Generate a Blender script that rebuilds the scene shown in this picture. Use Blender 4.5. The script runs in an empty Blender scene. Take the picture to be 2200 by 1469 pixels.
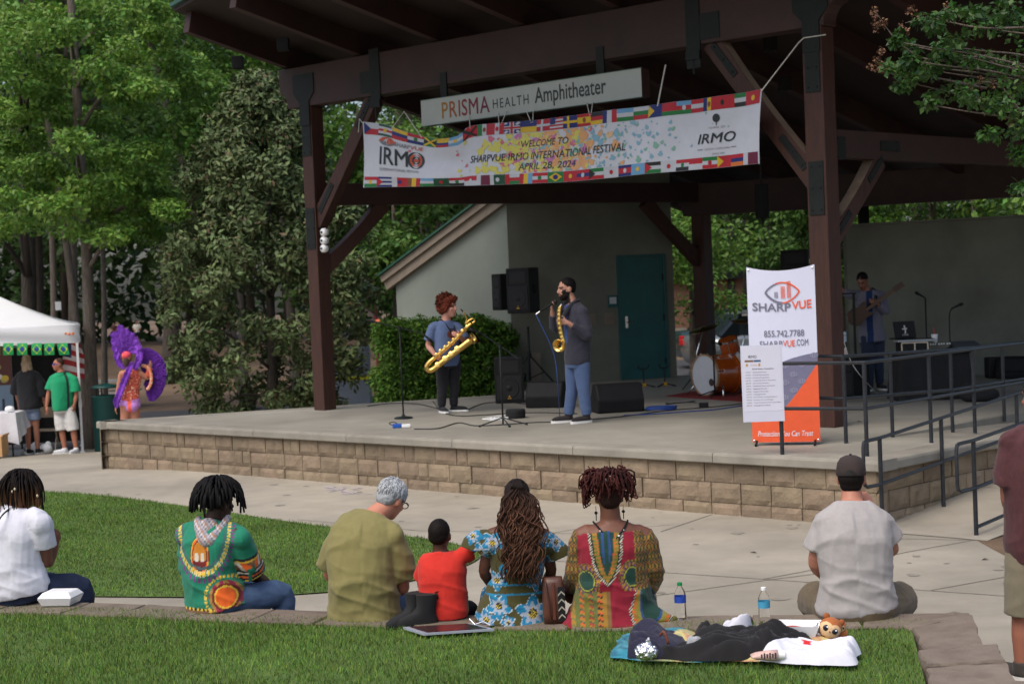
import bpy, bmesh, math, random
import numpy as np
from mathutils import Vector, Matrix, Euler, noise
R = math.radians
S = bpy.context.scene
COL = S.collection
random.seed(7)
NPR = np.random.default_rng(11)
F_PX, W_PX, H_PX = 3600.0, 2200.0, 1469.0
CAM = Vector((0, 0, 2.41))
PITCH, ROLL = math.atan(131 / F_PX), math.atan(0.042)
_f = Vector((0, math.cos(PITCH), -math.sin(PITCH)))
_u0 = Vector((0, math.sin(PITCH), math.cos(PITCH)))
_r0 = Vector((1, 0, 0))
_u = _u0 * math.cos(ROLL) + _r0 * math.sin(ROLL)
_r = _r0 * math.cos(ROLL) - _u0 * math.sin(ROLL)
cd = bpy.data.cameras.new('camera')
cd.sensor_width = 36
cd.lens = 36 * F_PX / W_PX
cd.clip_end = 600
cd.dof.use_dof = True
cd.dof.focus_distance = 10.6
cd.dof.aperture_fstop = 4.8
cam = bpy.data.objects.new('camera', cd)
COL.objects.link(cam)
_m = Matrix((_r, _u, -_f)).transposed().to_4x4()
_m.translation = CAM
cam.matrix_world = _m
S.camera = cam
SUN_EL, SUN_AZ = 58, -140       # elevation, azimuth of the veiled sun (degrees from +Y towards +X)
w = bpy.data.worlds.new('World')
S.world = w
w.use_nodes = True
nt = w.node_tree
bg = nt.nodes['Background']
sky = nt.nodes.new('ShaderNodeTexSky')
sky.sky_type = 'NISHITA'
sky.sun_disc = False
sky.sun_elevation = R(SUN_EL)
sky.sun_rotation = R(SUN_AZ)
sky.air_density = 1.0
sky.dust_density = 4.0
sky.ozone_density = 1.0
nt.links.new(sky.outputs[0], bg.inputs[0])
bg.inputs[1].default_value = 0.13
sd = bpy.data.lights.new('sun', 'SUN')
sd.energy = 1.25
sd.angle = R(42)
sd.color = (1, .95, .87)
sun = bpy.data.objects.new('sun', sd)
COL.objects.link(sun)
_d = Vector((math.sin(R(SUN_AZ)) * math.cos(R(SUN_EL)), math.cos(R(SUN_AZ)) * math.cos(R(SUN_EL)), math.sin(R(SUN_EL))))
sun.rotation_euler = _d.to_track_quat('Z', 'Y').to_euler()
S.view_settings.view_transform = 'Standard'
S.view_settings.look = 'None'
S.view_settings.exposure = 0.58
S.view_settings.gamma = 1
S.cycles.max_bounces = 7
S.cycles.diffuse_bounces = 3
S.cycles.glossy_bounces = 3
S.cycles.transmission_bounces = 6
S.cycles.transparent_max_bounces = 8
S.cycles.use_denoising = True
S.cycles.sample_clamp_indirect = 4
def ray(x, y):
 return _f + _r * ((x - W_PX / 2) / F_PX) + _u * ((H_PX / 2 - y) / F_PX)
def G(x, y, z):
 d = ray(x, y)
 return CAM + d * ((z - CAM.z) / d.z)
def D(x, y, Y):
 d = ray(x, y)
 return CAM + d * (Y / d.y)
def PL(x, y, p0, n):
 d = ray(x, y)
 return CAM + d * ((Vector(p0) - CAM).dot(n) / d.dot(n))
def V(*a):
 return Vector(a)
Z = Vector((0, 0, 1))
MW = {}
def tag(o, label=None, cat=None, group=None, kind=None):
 if label: o['label'] = label
 if cat: o['category'] = cat
 if group: o['group'] = group
 if kind: o['kind'] = kind
 return o
def thing(name, label, cat, loc=(0, 0, 0), rz=0, group=None):
 o = bpy.data.objects.new(name, None)
 o.empty_display_size = .1
 COL.objects.link(o)
 o.location = loc
 o.rotation_euler = (0, 0, rz)
 MW[o.name] = Matrix.Translation(Vector(loc)) @ Matrix.Rotation(rz, 4, 'Z')
 return tag(o, label, cat, group)
def dup(root, loc, rz=0, label=None, group=None, scale=None):
 r = root.copy(); COL.objects.link(r)
 r.location = loc; r.rotation_euler = (0, 0, rz)
 if scale: r.scale = scale
 if label: r['label'] = label
 if group: r['group'] = group
 for ch in list(root.children):
  c = ch.copy(); COL.objects.link(c); c.parent = r
  for g in list(ch.children):
   d = g.copy(); COL.objects.link(d); d.parent = c
 return r
def link_mesh(me, name, mats, parent=None, smooth=True, **kw):
 o = bpy.data.objects.new(name, me)
 COL.objects.link(o)
 for m in (mats if isinstance(mats, (list, tuple)) else [mats]):
  me.materials.append(m)
 if smooth:
  me.polygons.foreach_set('use_smooth', [True] * len(me.polygons))
 if parent is not None:
  o.parent = parent
  MW[o.name] = MW[parent.name]
 tag(o, **kw)
 return o
def catmull(pts, n=4):
 pts = [Vector(p) for p in pts]
 if len(pts) < 3: return pts
 out = []
 P = [pts[0] * 2 - pts[1]] + pts + [pts[-1] * 2 - pts[-2]]
 for i in range(1, len(P) - 2):
  a, b, c, d = P[i - 1], P[i], P[i + 1], P[i + 2]
  for k in range(n):
   t = k / n
   out.append(.5 * ((2 * b) + (c - a) * t + (2 * a - 5 * b + 4 * c - d) * t * t + (3 * b - a - 3 * c + d) * t ** 3))
 out.append(pts[-1])
 return out
def lerp_list(vals, n=4):
 out = []
 for i in range(len(vals) - 1):
  for k in range(n):
   t = k / n
   out.append(vals[i] * (1 - t) + vals[i + 1] * t)
 out.append(vals[-1])
 return out
class MB:
 def __init__(s):
  s.v = []; s.f = []; s.m = []
 def add(s, vs, fs, mi=0):
  o = len(s.v)
  s.v.extend([Vector(p) for p in vs])
  for f in fs:
   s.f.append(tuple(i + o for i in f)); s.m.append(mi)
  return s
 def box(s, c, size, rot=None, mi=0):
  x, y, z = [k / 2 for k in size]
  P = [V(a * x, b * y, d * z) for d in (-1, 1) for b in (-1, 1) for a in (-1, 1)]
  if rot is not None: P = [rot @ p for p in P]
  c = Vector(c)
  return s.add([p + c for p in P], [(0, 2, 3, 1), (4, 5, 7, 6), (0, 1, 5, 4), (2, 6, 7, 3), (0, 4, 6, 2), (1, 3, 7, 5)], mi)
 def beam(s, p0, p1, wd, ht, up=Z, mi=0):
  p0, p1 = Vector(p0), Vector(p1)
  t = (p1 - p0).normalized()
  sd_ = t.cross(up)
  if sd_.length < 1e-4: sd_ = t.cross(V(0, 1, 0))
  sd_.normalize(); u = sd_.cross(t)
  P = []
  for q in (p0, p1):
   for a, b in ((-1, -1), (1, -1), (1, 1), (-1, 1)):
    P.append(q + sd_ * (a * wd / 2) + u * (b * ht / 2))
  return s.add(P, [(3, 2, 1, 0), (4, 5, 6, 7), (0, 1, 5, 4), (1, 2, 6, 5), (2, 3, 7, 6), (3, 0, 4, 7)], mi)
 def tube(s, path, r, n=8, mi=0, closed=False, caps=True, lat=None):
  path = [Vector(p) for p in path]
  N = len(path)
  if not isinstance(r, list): r = [r] * N
  tang = []
  for i in range(N):
   a = path[(i - 1) % N] if (closed or i > 0) else path[i]
   b = path[(i + 1) % N] if (closed or i < N - 1) else path[i]
   t = b - a
   tang.append(t.normalized() if t.length > 1e-9 else Z)
  u = Vector(lat) if lat is not None else (V(1, 0, 0) if abs(tang[0].x) < .8 else V(0, 1, 0))
  vs = []
  for i in range(N):
   t = tang[i]
   u = (u - t * u.dot(t))
   if u.length < 1e-6: u = t.orthogonal()
   u.normalize()
   b = t.cross(u)
   ri = r[i]
   ra, rb = ri if isinstance(ri, (tuple, list)) else (ri, ri)
   for k in range(n):
    a = 2 * math.pi * k / n
    vs.append(path[i] + u * (math.cos(a) * ra) + b * (math.sin(a) * rb))
  fs = []
  for i in range(N if closed else N - 1):
   j = (i + 1) % N
   for k in range(n):
    l = (k + 1) % n
    fs.append((i * n + k, i * n + l, j * n + l, j * n + k))
  if caps and not closed:
   fs.append(tuple(reversed(range(n)))); fs.append(tuple(range((N - 1) * n, N * n)))
  return s.add(vs, fs, mi)
 def lathe(s, prof, o=(0, 0, 0), rot=None, n=20, mi=0, caps=True):
  o = Vector(o); vs = []; fs = []
  for (r_, z_) in prof:
   for k in range(n):
    a = 2 * math.pi * k / n
    p = V(r_ * math.cos(a), r_ * math.sin(a), z_)
    vs.append(o + (rot @ p if rot is not None else p))
  for i in range(len(prof) - 1):
   for k in range(n):
    l = (k + 1) % n
    fs.append((i * n + k, i * n + l, (i + 1) * n + l, (i + 1) * n + k))
  if caps:
   fs.append(tuple(reversed(range(n)))); fs.append(tuple(range((len(prof) - 1) * n, len(prof) * n)))
  return s.add(vs, fs, mi)
 def ell(s, c, rad, rot=None, nu=14, nv=9, mi=0):
  c = Vector(c); vs = []; fs = []
  for j in range(1, nv):
   th = math.pi * j / nv
   for k in range(nu):
    a = 2 * math.pi * k / nu
    p = V(rad[0] * math.sin(th) * math.cos(a), rad[1] * math.sin(th) * math.sin(a), rad[2] * math.cos(th))
    vs.append(c + (rot @ p if rot is not None else p))
  for q in (V(0, 0, rad[2]), V(0, 0, -rad[2])):
   vs.append(c + (rot @ q if rot is not None else q))
  top, bot = len(vs) - 2, len(vs) - 1
  for j in range(nv - 2):
   for k in range(nu):
    l = (k + 1) % nu
    fs.append((j * nu + k, (j + 1) * nu + k, (j + 1) * nu + l, j * nu + l))
  for k in range(nu):
   l = (k + 1) % nu
   fs.append((top, k, l)); fs.append((bot, (nv - 2) * nu + l, (nv - 2) * nu + k))
  return s.add(vs, fs, mi)
 def loft(s, rings, mi=0, caps=True):
  n = len(rings[0]); vs = [p for r_ in rings for p in r_]; fs = []
  for i in range(len(rings) - 1):
   for k in range(n):
    l = (k + 1) % n
    fs.append((i * n + k, i * n + l, (i + 1) * n + l, (i + 1) * n + k))
  if caps:
   fs.append(tuple(reversed(range(n)))); fs.append(tuple(range((len(rings) - 1) * n, len(rings) * n)))
  return s.add(vs, fs, mi)
 def prism(s, poly, depth, o, ux, uy, mi=0):
  """closed outline (2D) in the frame o, ux, uy; depth along ux x uy"""
  o, ux, uy = Vector(o), Vector(ux), Vector(uy)
  un = ux.cross(uy).normalized()
  n = len(poly)
  A = [o + ux * p[0] + uy * p[1] for p in poly]
  B = [q + un * depth for q in A]
  fs = [tuple(reversed(range(n))), tuple(range(n, 2 * n))]
  for i in range(n):
   j = (i + 1) % n
   fs.append((i, j, n + j, n + i))
  return s.add(A + B, fs, mi)
 def grid(s, fn, nu, nv, mi=0, mif=None):
  vs = [fn(i / nu, j / nv) for j in range(nv + 1) for i in range(nu + 1)]
  o = len(s.v); s.v.extend([Vector(p) for p in vs])
  for j in range(nv):
   for i in range(nu):
    a = o + j * (nu + 1) + i
    s.f.append((a, a + 1, a + nu + 2, a + nu + 1))
    s.m.append(mif((i + .5) / nu, (j + .5) / nv) if mif else mi)
  return s
 def poly(s, pts, mi=0):
  return s.add(pts, [tuple(range(len(pts)))], mi)
 def text(s, body, fn, size=1, bold=0, shear=0, mi=0, fit=None, space=1.0):
  vs, fs, wd = text_geo(body, bold, shear, space)
  sx = size
  if fit: sx = fit / max(wd, 1e-6)
  return s.add([fn(p[0] * sx, p[1] * size) for p in vs], fs, mi)
 def build(s, name, mats, parent=None, world=True, smooth=False, bevel=0, solid=0, sub=0, autos=None, **kw):
  vs = s.v
  org = None
  if parent is not None and world:
   inv = MW[parent.name].inverted()
   vs = [inv @ p for p in vs]
  elif parent is None and vs:
   lo = Vector([min(p[i] for p in vs) for i in range(3)]); hi = Vector([max(p[i] for p in vs) for i in range(3)])
   org = V((lo.x + hi.x) / 2, (lo.y + hi.y) / 2, lo.z)
   vs = [p - org for p in vs]
  me = bpy.data.meshes.new(name)
  me.from_pydata([tuple(p) for p in vs], [], s.f)
  if len(set(s.m)) > 1 or (s.m and s.m[0]):
   me.polygons.foreach_set('material_index', s.m)
  me.update()
  if bevel or solid:
   bm = bmesh.new(); bm.from_mesh(me)
   if bevel:
    bmesh.ops.remove_doubles(bm, verts=bm.verts, dist=1e-5)
    ed = [e for e in bm.edges if len(e.link_faces) == 2 and e.calc_face_angle(0) > .5]
    bmesh.ops.bevel(bm, geom=ed, offset=bevel, segments=2, affect='EDGES', clamp_overlap=True, profile=.6)
   if solid:
    bmesh.ops.solidify(bm, geom=bm.faces[:], thickness=solid)
   bm.to_mesh(me); bm.free()
  o = link_mesh(me, name, mats, parent, smooth, **kw)
  if smooth and autos:
   me.set_sharp_from_angle(angle=R(autos))
  if org is not None:
   o.location = org
   MW[o.name] = Matrix.Translation(org)
  return o
_tc = {}
def text_geo(body, bold=0, shear=0, space=1.0):
 key = (body, bold, shear, space)
 if key not in _tc:
  cu = bpy.data.curves.new('t', 'FONT')
  cu.body = body; cu.size = 1; cu.shear = shear; cu.space_character = space
  cu.resolution_u = 3
  ob = bpy.data.objects.new('t', cu)
  me = bpy.data.meshes.new_from_object(ob)
  vs = [(v.co.x, v.co.y) for v in me.vertices]
  fs = [tuple(p.vertices) for p in me.polygons]
  bpy.data.objects.remove(ob); bpy.data.meshes.remove(me); bpy.data.curves.remove(cu)
  if bold:                                     # thicken by moving the outline outwards
   cnt = {}
   for f in fs:
    ar = sum(vs[f[i]][0] * vs[f[(i + 1) % len(f)]][1] - vs[f[(i + 1) % len(f)]][0] * vs[f[i]][1] for i in range(len(f)))
    g = f if ar > 0 else tuple(reversed(f))
    for i in range(len(g)): cnt[(g[i], g[(i + 1) % len(g)])] = 1
   nn = [[0, 0] for _ in vs]
   for (a, b_) in cnt:
    if (b_, a) in cnt: continue
    dx, dy = vs[b_][0] - vs[a][0], vs[b_][1] - vs[a][1]; l = math.hypot(dx, dy)
    if l < .004: continue
    for q in (a, b_): nn[q][0] += dy / l; nn[q][1] -= dx / l
   o2 = []
   for p, q in zip(vs, nn):
    l = math.hypot(*q); k = bold * min(1.5, 2 / max(l, .5)) if l > 1e-6 else 0
    o2.append((p[0] + q[0] / max(l, 1e-6) * k, p[1] + q[1] / max(l, 1e-6) * k))
   vs = o2
  x0 = min(p[0] for p in vs)
  vs = [(p[0] - x0, p[1]) for p in vs]
  _tc[key] = (vs, fs, max(p[0] for p in vs))
 return _tc[key]
def srgb(r, g, b):
 def c(x):
  x /= 255
  return x / 12.92 if x <= .04045 else ((x + .055) / 1.055) ** 2.4
 return (c(r), c(g), c(b))
def mat(name, col, rough=.6, var=.15, scale=8, bump=0, bscale=60, metal=0, spec=.5, col2=None, stretch=None,
  island=0, attr=None, alpha=None, trans=0, sheen=0, bdist=.004, coat=0, detail=5, sub=0, translucent=0, ior=1.45, big=0):
 m = bpy.data.materials.new(name)
 m.use_nodes = True
 n = m.node_tree; L = n.links; N = n.nodes
 b = N['Principled BSDF']
 b.inputs['Roughness'].default_value = rough
 b.inputs['Metallic'].default_value = metal
 b.inputs['Specular IOR Level'].default_value = spec
 b.inputs['IOR'].default_value = ior
 if coat: b.inputs['Coat Weight'].default_value = coat
 if sheen: b.inputs['Sheen Weight'].default_value = sheen
 if trans: b.inputs['Transmission Weight'].default_value = trans
 tc = N.new('ShaderNodeTexCoord')
 vec = tc.outputs['Object']
 if stretch:
  mp = N.new('ShaderNodeMapping'); mp.inputs['Scale'].default_value = stretch
  L.new(vec, mp.inputs[0]); vec = mp.outputs[0]
 nz = N.new('ShaderNodeTexNoise'); nz.inputs['Scale'].default_value = scale; nz.inputs['Detail'].default_value = detail
 nz.inputs['Roughness'].default_value = .6
 L.new(vec, nz.inputs['Vector'])
 c2 = col2 if col2 else tuple(c * (1 - var) for c in col)
 c1 = col if col2 else tuple(min(1, c * (1 + var)) for c in col)
 mx = N.new('ShaderNodeMix'); mx.data_type = 'RGBA'
 mx.inputs['A'].default_value = (*c1, 1); mx.inputs['B'].default_value = (*c2, 1)
 rp = N.new('ShaderNodeMapRange'); rp.inputs[1].default_value = .32; rp.inputs[2].default_value = .68
 L.new(nz.outputs[0], rp.inputs[0]); L.new(rp.outputs[0], mx.inputs['Factor'])
 out = mx.outputs['Result']
 if big:
  n2 = N.new('ShaderNodeTexNoise'); n2.inputs['Scale'].default_value = big; n2.inputs['Detail'].default_value = 3
  L.new(tc.outputs['Object'], n2.inputs['Vector'])
  r2 = N.new('ShaderNodeMapRange'); r2.inputs[1].default_value = .3; r2.inputs[2].default_value = .7
  r2.inputs[3].default_value = .74; r2.inputs[4].default_value = 1.16
  L.new(n2.outputs[0], r2.inputs[0])
  mm = N.new('ShaderNodeMix'); mm.data_type = 'RGBA'; mm.blend_type = 'MULTIPLY'; mm.inputs['Factor'].default_value = 1
  L.new(out, mm.inputs['A']); L.new(r2.outputs[0], mm.inputs['B']); out = mm.outputs['Result']
 if attr:
  at = N.new('ShaderNodeAttribute'); at.attribute_name = attr
  mm = N.new('ShaderNodeMix'); mm.data_type = 'RGBA'; mm.blend_type = 'MULTIPLY'; mm.inputs['Factor'].default_value = 1
  L.new(at.outputs['Color'], mm.inputs['A']); L.new(out, mm.inputs['B']); out = mm.outputs['Result']
 if island:
  ge = N.new('ShaderNodeNewGeometry')
  hs = N.new('ShaderNodeHueSaturation')
  r1 = N.new('ShaderNodeMapRange'); r1.inputs[3].default_value = 1 - island; r1.inputs[4].default_value = 1 + island
  L.new(ge.outputs['Random Per Island'], r1.inputs[0]); L.new(r1.outputs[0], hs.inputs['Value'])
  mu = N.new('ShaderNodeMath'); mu.operation = 'MULTIPLY'; mu.inputs[1].default_value = 7.31
  fr = N.new('ShaderNodeMath'); fr.operation = 'FRACT'
  L.new(ge.outputs['Random Per Island'], mu.inputs[0]); L.new(mu.outputs[0], fr.inputs[0])
  r3 = N.new('ShaderNodeMapRange'); r3.inputs[3].default_value = .5 - island * .06; r3.inputs[4].default_value = .5 + island * .06
  L.new(fr.outputs[0], r3.inputs[0]); L.new(r3.outputs[0], hs.inputs['Hue'])
  L.new(out, hs.inputs['Color']); out = hs.outputs[0]
 L.new(out, b.inputs['Base Color'])
 if bump:
  nb = N.new('ShaderNodeTexNoise'); nb.inputs['Scale'].default_value = bscale; nb.inputs['Detail'].default_value = 4
  L.new(vec, nb.inputs['Vector'])
  bp = N.new('ShaderNodeBump'); bp.inputs['Strength'].default_value = bump; bp.inputs['Distance'].default_value = bdist
  L.new(nb.outputs[0], bp.inputs['Height']); L.new(bp.outputs[0], b.inputs['Normal'])
 if translucent:
  tr = N.new('ShaderNodeBsdfTranslucent'); ms = N.new('ShaderNodeMixShader'); ms.inputs[0].default_value = translucent
  L.new(out, tr.inputs[0]); L.new(b.outputs[0], ms.inputs[1]); L.new(tr.outputs[0], ms.inputs[2])
  L.new(ms.outputs[0], N['Material Output'].inputs[0])
 return m
_pm = {}
def plain(r, g, b, rough=.6, **k):
 """flat print or paint of the given photo-like colour"""
 key = (r, g, b, rough)
 if key not in _pm:
  _pm[key] = mat('print_%d_%d_%d' % (r, g, b), srgb(r, g, b), rough, var=.05, scale=14, **k)
 return _pm[key]
M = {}
M['concrete'] = mat('concrete', (.315, .282, .226), .85, var=.10, scale=2.6, bump=.3, bscale=90, big=.5, detail=9)
M['deck'] = mat('stage_concrete', (.26, .243, .203), .7, var=.12, scale=1.6, bump=.15, bscale=70, big=.5, detail=9)
M['cap'] = mat('cap_concrete', (.26, .24, .20), .8, var=.14, scale=3, bump=.3, bscale=110, big=.8, detail=9)
M['asphalt'] = mat('asphalt', (.055, .055, .06), .9, var=.2, scale=30, bump=.3)
M['dirt'] = mat('mulch', (.185, .12, .072), .95, col2=(.11, .072, .044), scale=1.1, bump=.6, bscale=25, bdist=.03, big=.12)
M['soil'] = mat('turf_soil', (.085, .14, .03), .95, col2=(.06, .10, .02), scale=2.2, bump=.5, bscale=40)
M['blade'] = mat('grass_blade', (.15, .255, .048), .75, col2=(.115, .19, .034), scale=1.2, big=1.1, island=.72, spec=.25, translucent=.3)
M['joint'] = mat('joint', (.16, .142, .115), .95, var=.2)
M['block'] = mat('split_block', (.275, .21, .142), .95, col2=(.19, .145, .098), scale=5, bump=.7, bscale=45, island=.11, bdist=.010, big=.55)
M['stone'] = mat('wall_stone', (.20, .16, .125), .95, col2=(.14, .108, .084), scale=6, bump=.7, bscale=50, bdist=.008, island=.1)
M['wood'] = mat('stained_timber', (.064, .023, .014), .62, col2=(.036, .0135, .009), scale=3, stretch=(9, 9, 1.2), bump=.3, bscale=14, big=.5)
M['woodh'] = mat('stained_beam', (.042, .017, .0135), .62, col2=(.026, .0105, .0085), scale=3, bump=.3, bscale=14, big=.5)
M['weath'] = mat('weathered_timber', (.26, .19, .13), .85, col2=(.17, .12, .085), scale=5, bump=.3)
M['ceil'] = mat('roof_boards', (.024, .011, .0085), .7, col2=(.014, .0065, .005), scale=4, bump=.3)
M['steel'] = mat('dark_steel', (.010, .013, .012), .6, var=.2, spec=.3)
M['rail'] = mat('rail_paint', (.013, .015, .019), .38, var=.25, scale=20, bump=.1, bscale=120, col2=(.026, .03, .036))
M['groof'] = mat('green_metal', (.018, .07, .048), .45, var=.15)
M['wall'] = mat('grey_stucco', (.20, .225, .20), .9, var=.08, scale=2, bump=.3, bscale=120, big=.5)
M['wall2'] = mat('olive_stucco', (.165, .17, .138), .9, var=.12, scale=2, bump=.3, bscale=120, big=.6)
M['trim'] = mat('tan_trim', (.20, .165, .13), .7, var=.1)
M['door'] = mat('teal_door', (.010, .085, .086), .45, var=.15, scale=3)
M['black'] = mat('black_plastic', (.010, .010, .011), .6, spec=.25, var=.2, bump=.15, bscale=300)
M['grille'] = mat('speaker_grille', (.010, .010, .011), .7, var=.5, scale=260)
M['cloth_black'] = mat('black_cloth', (.012, .012, .013), .9, var=.2)
M['chrome'] = mat('chrome', (.75, .75, .74), .18, var=.05, metal=1)
M['white'] = mat('white_plastic', (.8, .8, .8), .45, var=.04)
M['sheet'] = mat('white_vinyl', (.66, .68, .74), .5, var=.03, scale=2)
M['tent'] = mat('tent_canvas', (.85, .86, .88), .7, var=.02, scale=2, translucent=.25)
M['gold'] = mat('lacquered_brass', (.72, .46, .13), .2, var=.1, metal=1)
M['drum'] = mat('amber_lacquer', (.46, .10, .012), .12, col2=(.30, .05, .006), scale=2.5, coat=.6)
M['drumhead'] = mat('drum_head', (.55, .56, .58), .5, var=.05)
M['dye'] = mat('dyed_cloth', (.97, .97, .97), .88, var=.06, scale=40, attr='dye', bump=.25, bscale=160, sheen=.1, bdist=.002)
M['hair'] = mat('dyed_hair', (.97, .97, .97), .7, var=.2, scale=60, attr='dye', spec=.15)
M['skin'] = mat('skin', (.98, .98, .98), .5, var=.06, scale=18, attr='dye', spec=.35)
M['denim'] = mat('denim', (.075, .125, .225), .9, col2=(.045, .08, .155), scale=14, bump=.3, bscale=200, bdist=.002)
M['dkdenim'] = mat('dark_denim', (.018, .028, .065), .9, col2=(.010, .016, .038), scale=12, bump=.3, bscale=200, bdist=.002)
M['blackpants'] = mat('black_trousers', (.012, .013, .016), .9, var=.2)
M['sole'] = mat('white_sole', (.7, .7, .68), .6, var=.05)
M['bark'] = mat('bark', (.19, .155, .125), .95, col2=(.095, .075, .06), scale=5, stretch=(6, 6, 1), bump=1, bscale=9, bdist=.03)
M['barkd'] = mat('dark_bark', (.075, .06, .048), .95, col2=(.035, .028, .022), scale=5, stretch=(6, 6, 1), bump=1, bscale=9, bdist=.03)
M['leafA'] = mat('bright_leaf', (.165, .29, .045), .5, col2=(.085, .185, .028), scale=.55, island=.38, spec=.4, translucent=.3)
M['leafB'] = mat('mid_leaf', (.095, .185, .036), .55, col2=(.055, .12, .022), scale=.35, island=.38, spec=.4, translucent=.3)
M['leafC'] = mat('dark_leaf', (.06, .12, .03), .6, col2=(.035, .075, .018), scale=.2, island=.4, spec=.35, translucent=.25)
M['leafM'] = mat('magnolia_leaf', (.11, .15, .055), .62, col2=(.07, .10, .036), scale=.8, island=.42, spec=.35)
M['leafU'] = mat('magnolia_underleaf', (.12, .085, .045), .8, var=.25, island=.3)
M['leafH'] = mat('hedge_leaf', (.10, .20, .022), .7, col2=(.06, .135, .014), scale=1.4, island=.4, spec=.4, translucent=.2)
M['leafG'] = mat('myrtle_leaf', (.055, .13, .022), .4, col2=(.035, .085, .015), scale=1.5, island=.4, translucent=.3)
M['seed'] = mat('seed_husk', (.17, .085, .045), .8, var=.3, island=.3)
M['brick'] = mat('red_brick', (.23, .115, .075), .9, col2=(.17, .085, .055), scale=3, bump=.4)
M['foil'] = mat('crumpled_foil', (.85, .85, .86), .18, var=.05, metal=1, bump=1, bscale=70, bdist=.01)
M['glass'] = mat('clear_plastic', (1, 1, 1), .03, var=0, trans=1, ior=1.15)
M['water'] = mat('water', (1, 1, 1), .0, var=0, trans=1, ior=1.33)
M['cord'] = mat('white_cord', (.55, .53, .48), .8, var=.1)
M['cable'] = mat('black_cable', (.015, .015, .017), .6, var=.1)
M['hairk'] = mat('black_hair', (.012, .010, .009), .55, var=.4, scale=40)
# ================================================================== SETTING
def zg(x, y):
 t = min(max(y - 23.0, 0), 10.5)
 return -.055 * t * min(1, max(0, (1.5 - x) / 4.0)) if y < 33.5 else -.055 * 10.5 * min(1, max(0, (1.5 - x) / 4.0))
def zground(x, y):
 return zg(x, y) - .03
A = G(212, 905, .62); B = G(1886, 990, .62)
E1 = (B - A).normalized(); E2 = Vector((-E1.y, E1.x, 0))      # along the stage front / into the stage
OUT = -E2
def sheet(name, x0, x1, y0, y1, nx, ny, zf, m, **k):
 mb = MB(); mb.grid(lambda u, v: V(x0 + (x1 - x0) * u, y0 + (y1 - y0) * v, zf(x0 + (x1 - x0) * u, y0 + (y1 - y0) * v)), nx, ny)
 return mb.build(name, m, smooth=True, **k)
def gz(x, y):
 b = zground(x, y) - .02
 if y > 46: b += noise.noise(V(x * .08, y * .08, 1)) * .25 * min(1, (y - 46) / 10)
 return b
sheet('ground', -140, 140, -12, 210, 70, 111, gz, M['dirt'], kind='structure')
sheet('plaza', -26, 16, 8.2, 33.2, 84, 50, zg, M['concrete'], kind='structure')
sheet('asphalt_road', -70, -4.6, 33.205, 43.5, 60, 12, lambda x, y: zg(x, y) - .004 + (.015 if y < 0 else 0), M['asphalt'], kind='structure')
sheet('car_park', 2.5, 60, 31, 47, 30, 10, lambda x, y: zground(x, y) + .03 - .004, M['asphalt'], kind='structure')
def strip(pts, wd, z, mb):
 pts = [Vector(p) for p in pts]
 for a, b in zip(pts[:-1], pts[1:]):
  t = (b - a).normalized(); n_ = V(-t.y, t.x, 0) * wd / 2
  mb.poly([a - n_ + Z * z, b - n_ + Z * z, b + n_ + Z * z, a + n_ + Z * z])
jm = MB()
for pts in [[(640, 1116), (900, 1140), (1230, 1146), (1430, 1128)], [(1180, 1203), (1430, 1230), (1640, 1244), (1900, 1262), (2200, 1283)],
   [(1400, 1281), (1640, 1247), (1790, 1228)], [(1180, 1146), (1350, 1118)], [(1640, 1244), (1980, 1180), (2110, 1157)],
   [(2000, 1268), (2200, 1232)], [(1905, 1157), (2085, 1160)], [(0, 1003), (110, 1012), (215, 1006)], [(1530, 1105), (1420, 1142)]]:
 strip([G(x, y, 0) for x, y in pts], .012, .004, jm)
jm.build('expansion_joint', M['joint'], kind='structure')
rc = random.Random(31)
jm = MB()
for k in range(170):
 x, y = rc.uniform(-6, 5), rc.uniform(10, 22); r_ = abs(rc.gauss(0, .035)) + .008; n_ = 9
 jm.poly([V(x + r_ * rc.uniform(.6, 1.3) * math.cos(6.283 * j / n_), y + r_ * rc.uniform(.6, 1.3) * math.sin(6.283 * j / n_), .003 + k * .000004) for j in range(n_)])
jm.build('plaza_stain', mat('stain', (.225, .203, .166), .9, var=.2, scale=9), kind='structure')
jm = MB(); ch_ = random.Random(4)
for k in range(26):
 x, y = ch_.uniform(695, 820), ch_.uniform(1046, 1060); jm.tube([G(x + 9 * j, y + ch_.uniform(-3, 3), .005) for j in range(3)], (.012, .001), 5)
tag(jm.build('chalk_drawing', mat('chalk', (.42, .37, .42), .95, var=.2, scale=60)), 'faded pale chalk scribble on the plaza in front of the stage wall', 'chalk')
LP = [(-520, 1062), (-150, 1052), (0, 1055), (200, 1064), (420, 1092), (620, 1122), (760, 1140), (900, 1157), (985, 1172), (1030, 1190), (1022, 1206), (975, 1225), (870, 1252), (700, 1274), (480, 1284), (200, 1283), (-150, 1280), (-520, 1268)]
lawn_poly = [G(x, y, 0) for x, y in catmull([V(x, y, 0) for x, y in LP], 4) for x, y in [(x, y)]] if False else [G(p.x, p.y, 0) for p in catmull([V(x, y, 0) for x, y in LP], 4)]
mb = MB(); mb.poly([p + Z * .012 for p in reversed(lawn_poly)])
mb.build('lawn', M['soil'], kind='structure')
WP = [(-760, 1262), (-330, 1280), (-100, 1287), (100, 1293), (300, 1299), (480, 1306), (640, 1312), (900, 1320), (1150, 1324), (1400, 1325), (1650, 1323), (1880, 1320), (2085, 1318)]
wall_line = catmull([G(x, y, .42) for x, y in WP], 3)
WEND = wall_line[-1]
up_poly = [p + V(0, -.20, 0) for p in wall_line[:-1]] + [G(1960, 1350, .42), G(1992, 1475, .42), V(1.6, 6.6, .42), V(1.2, 3, .42), V(-12, 3, .42), V(-12, 11.2, .42)]
UZ = .405
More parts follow.
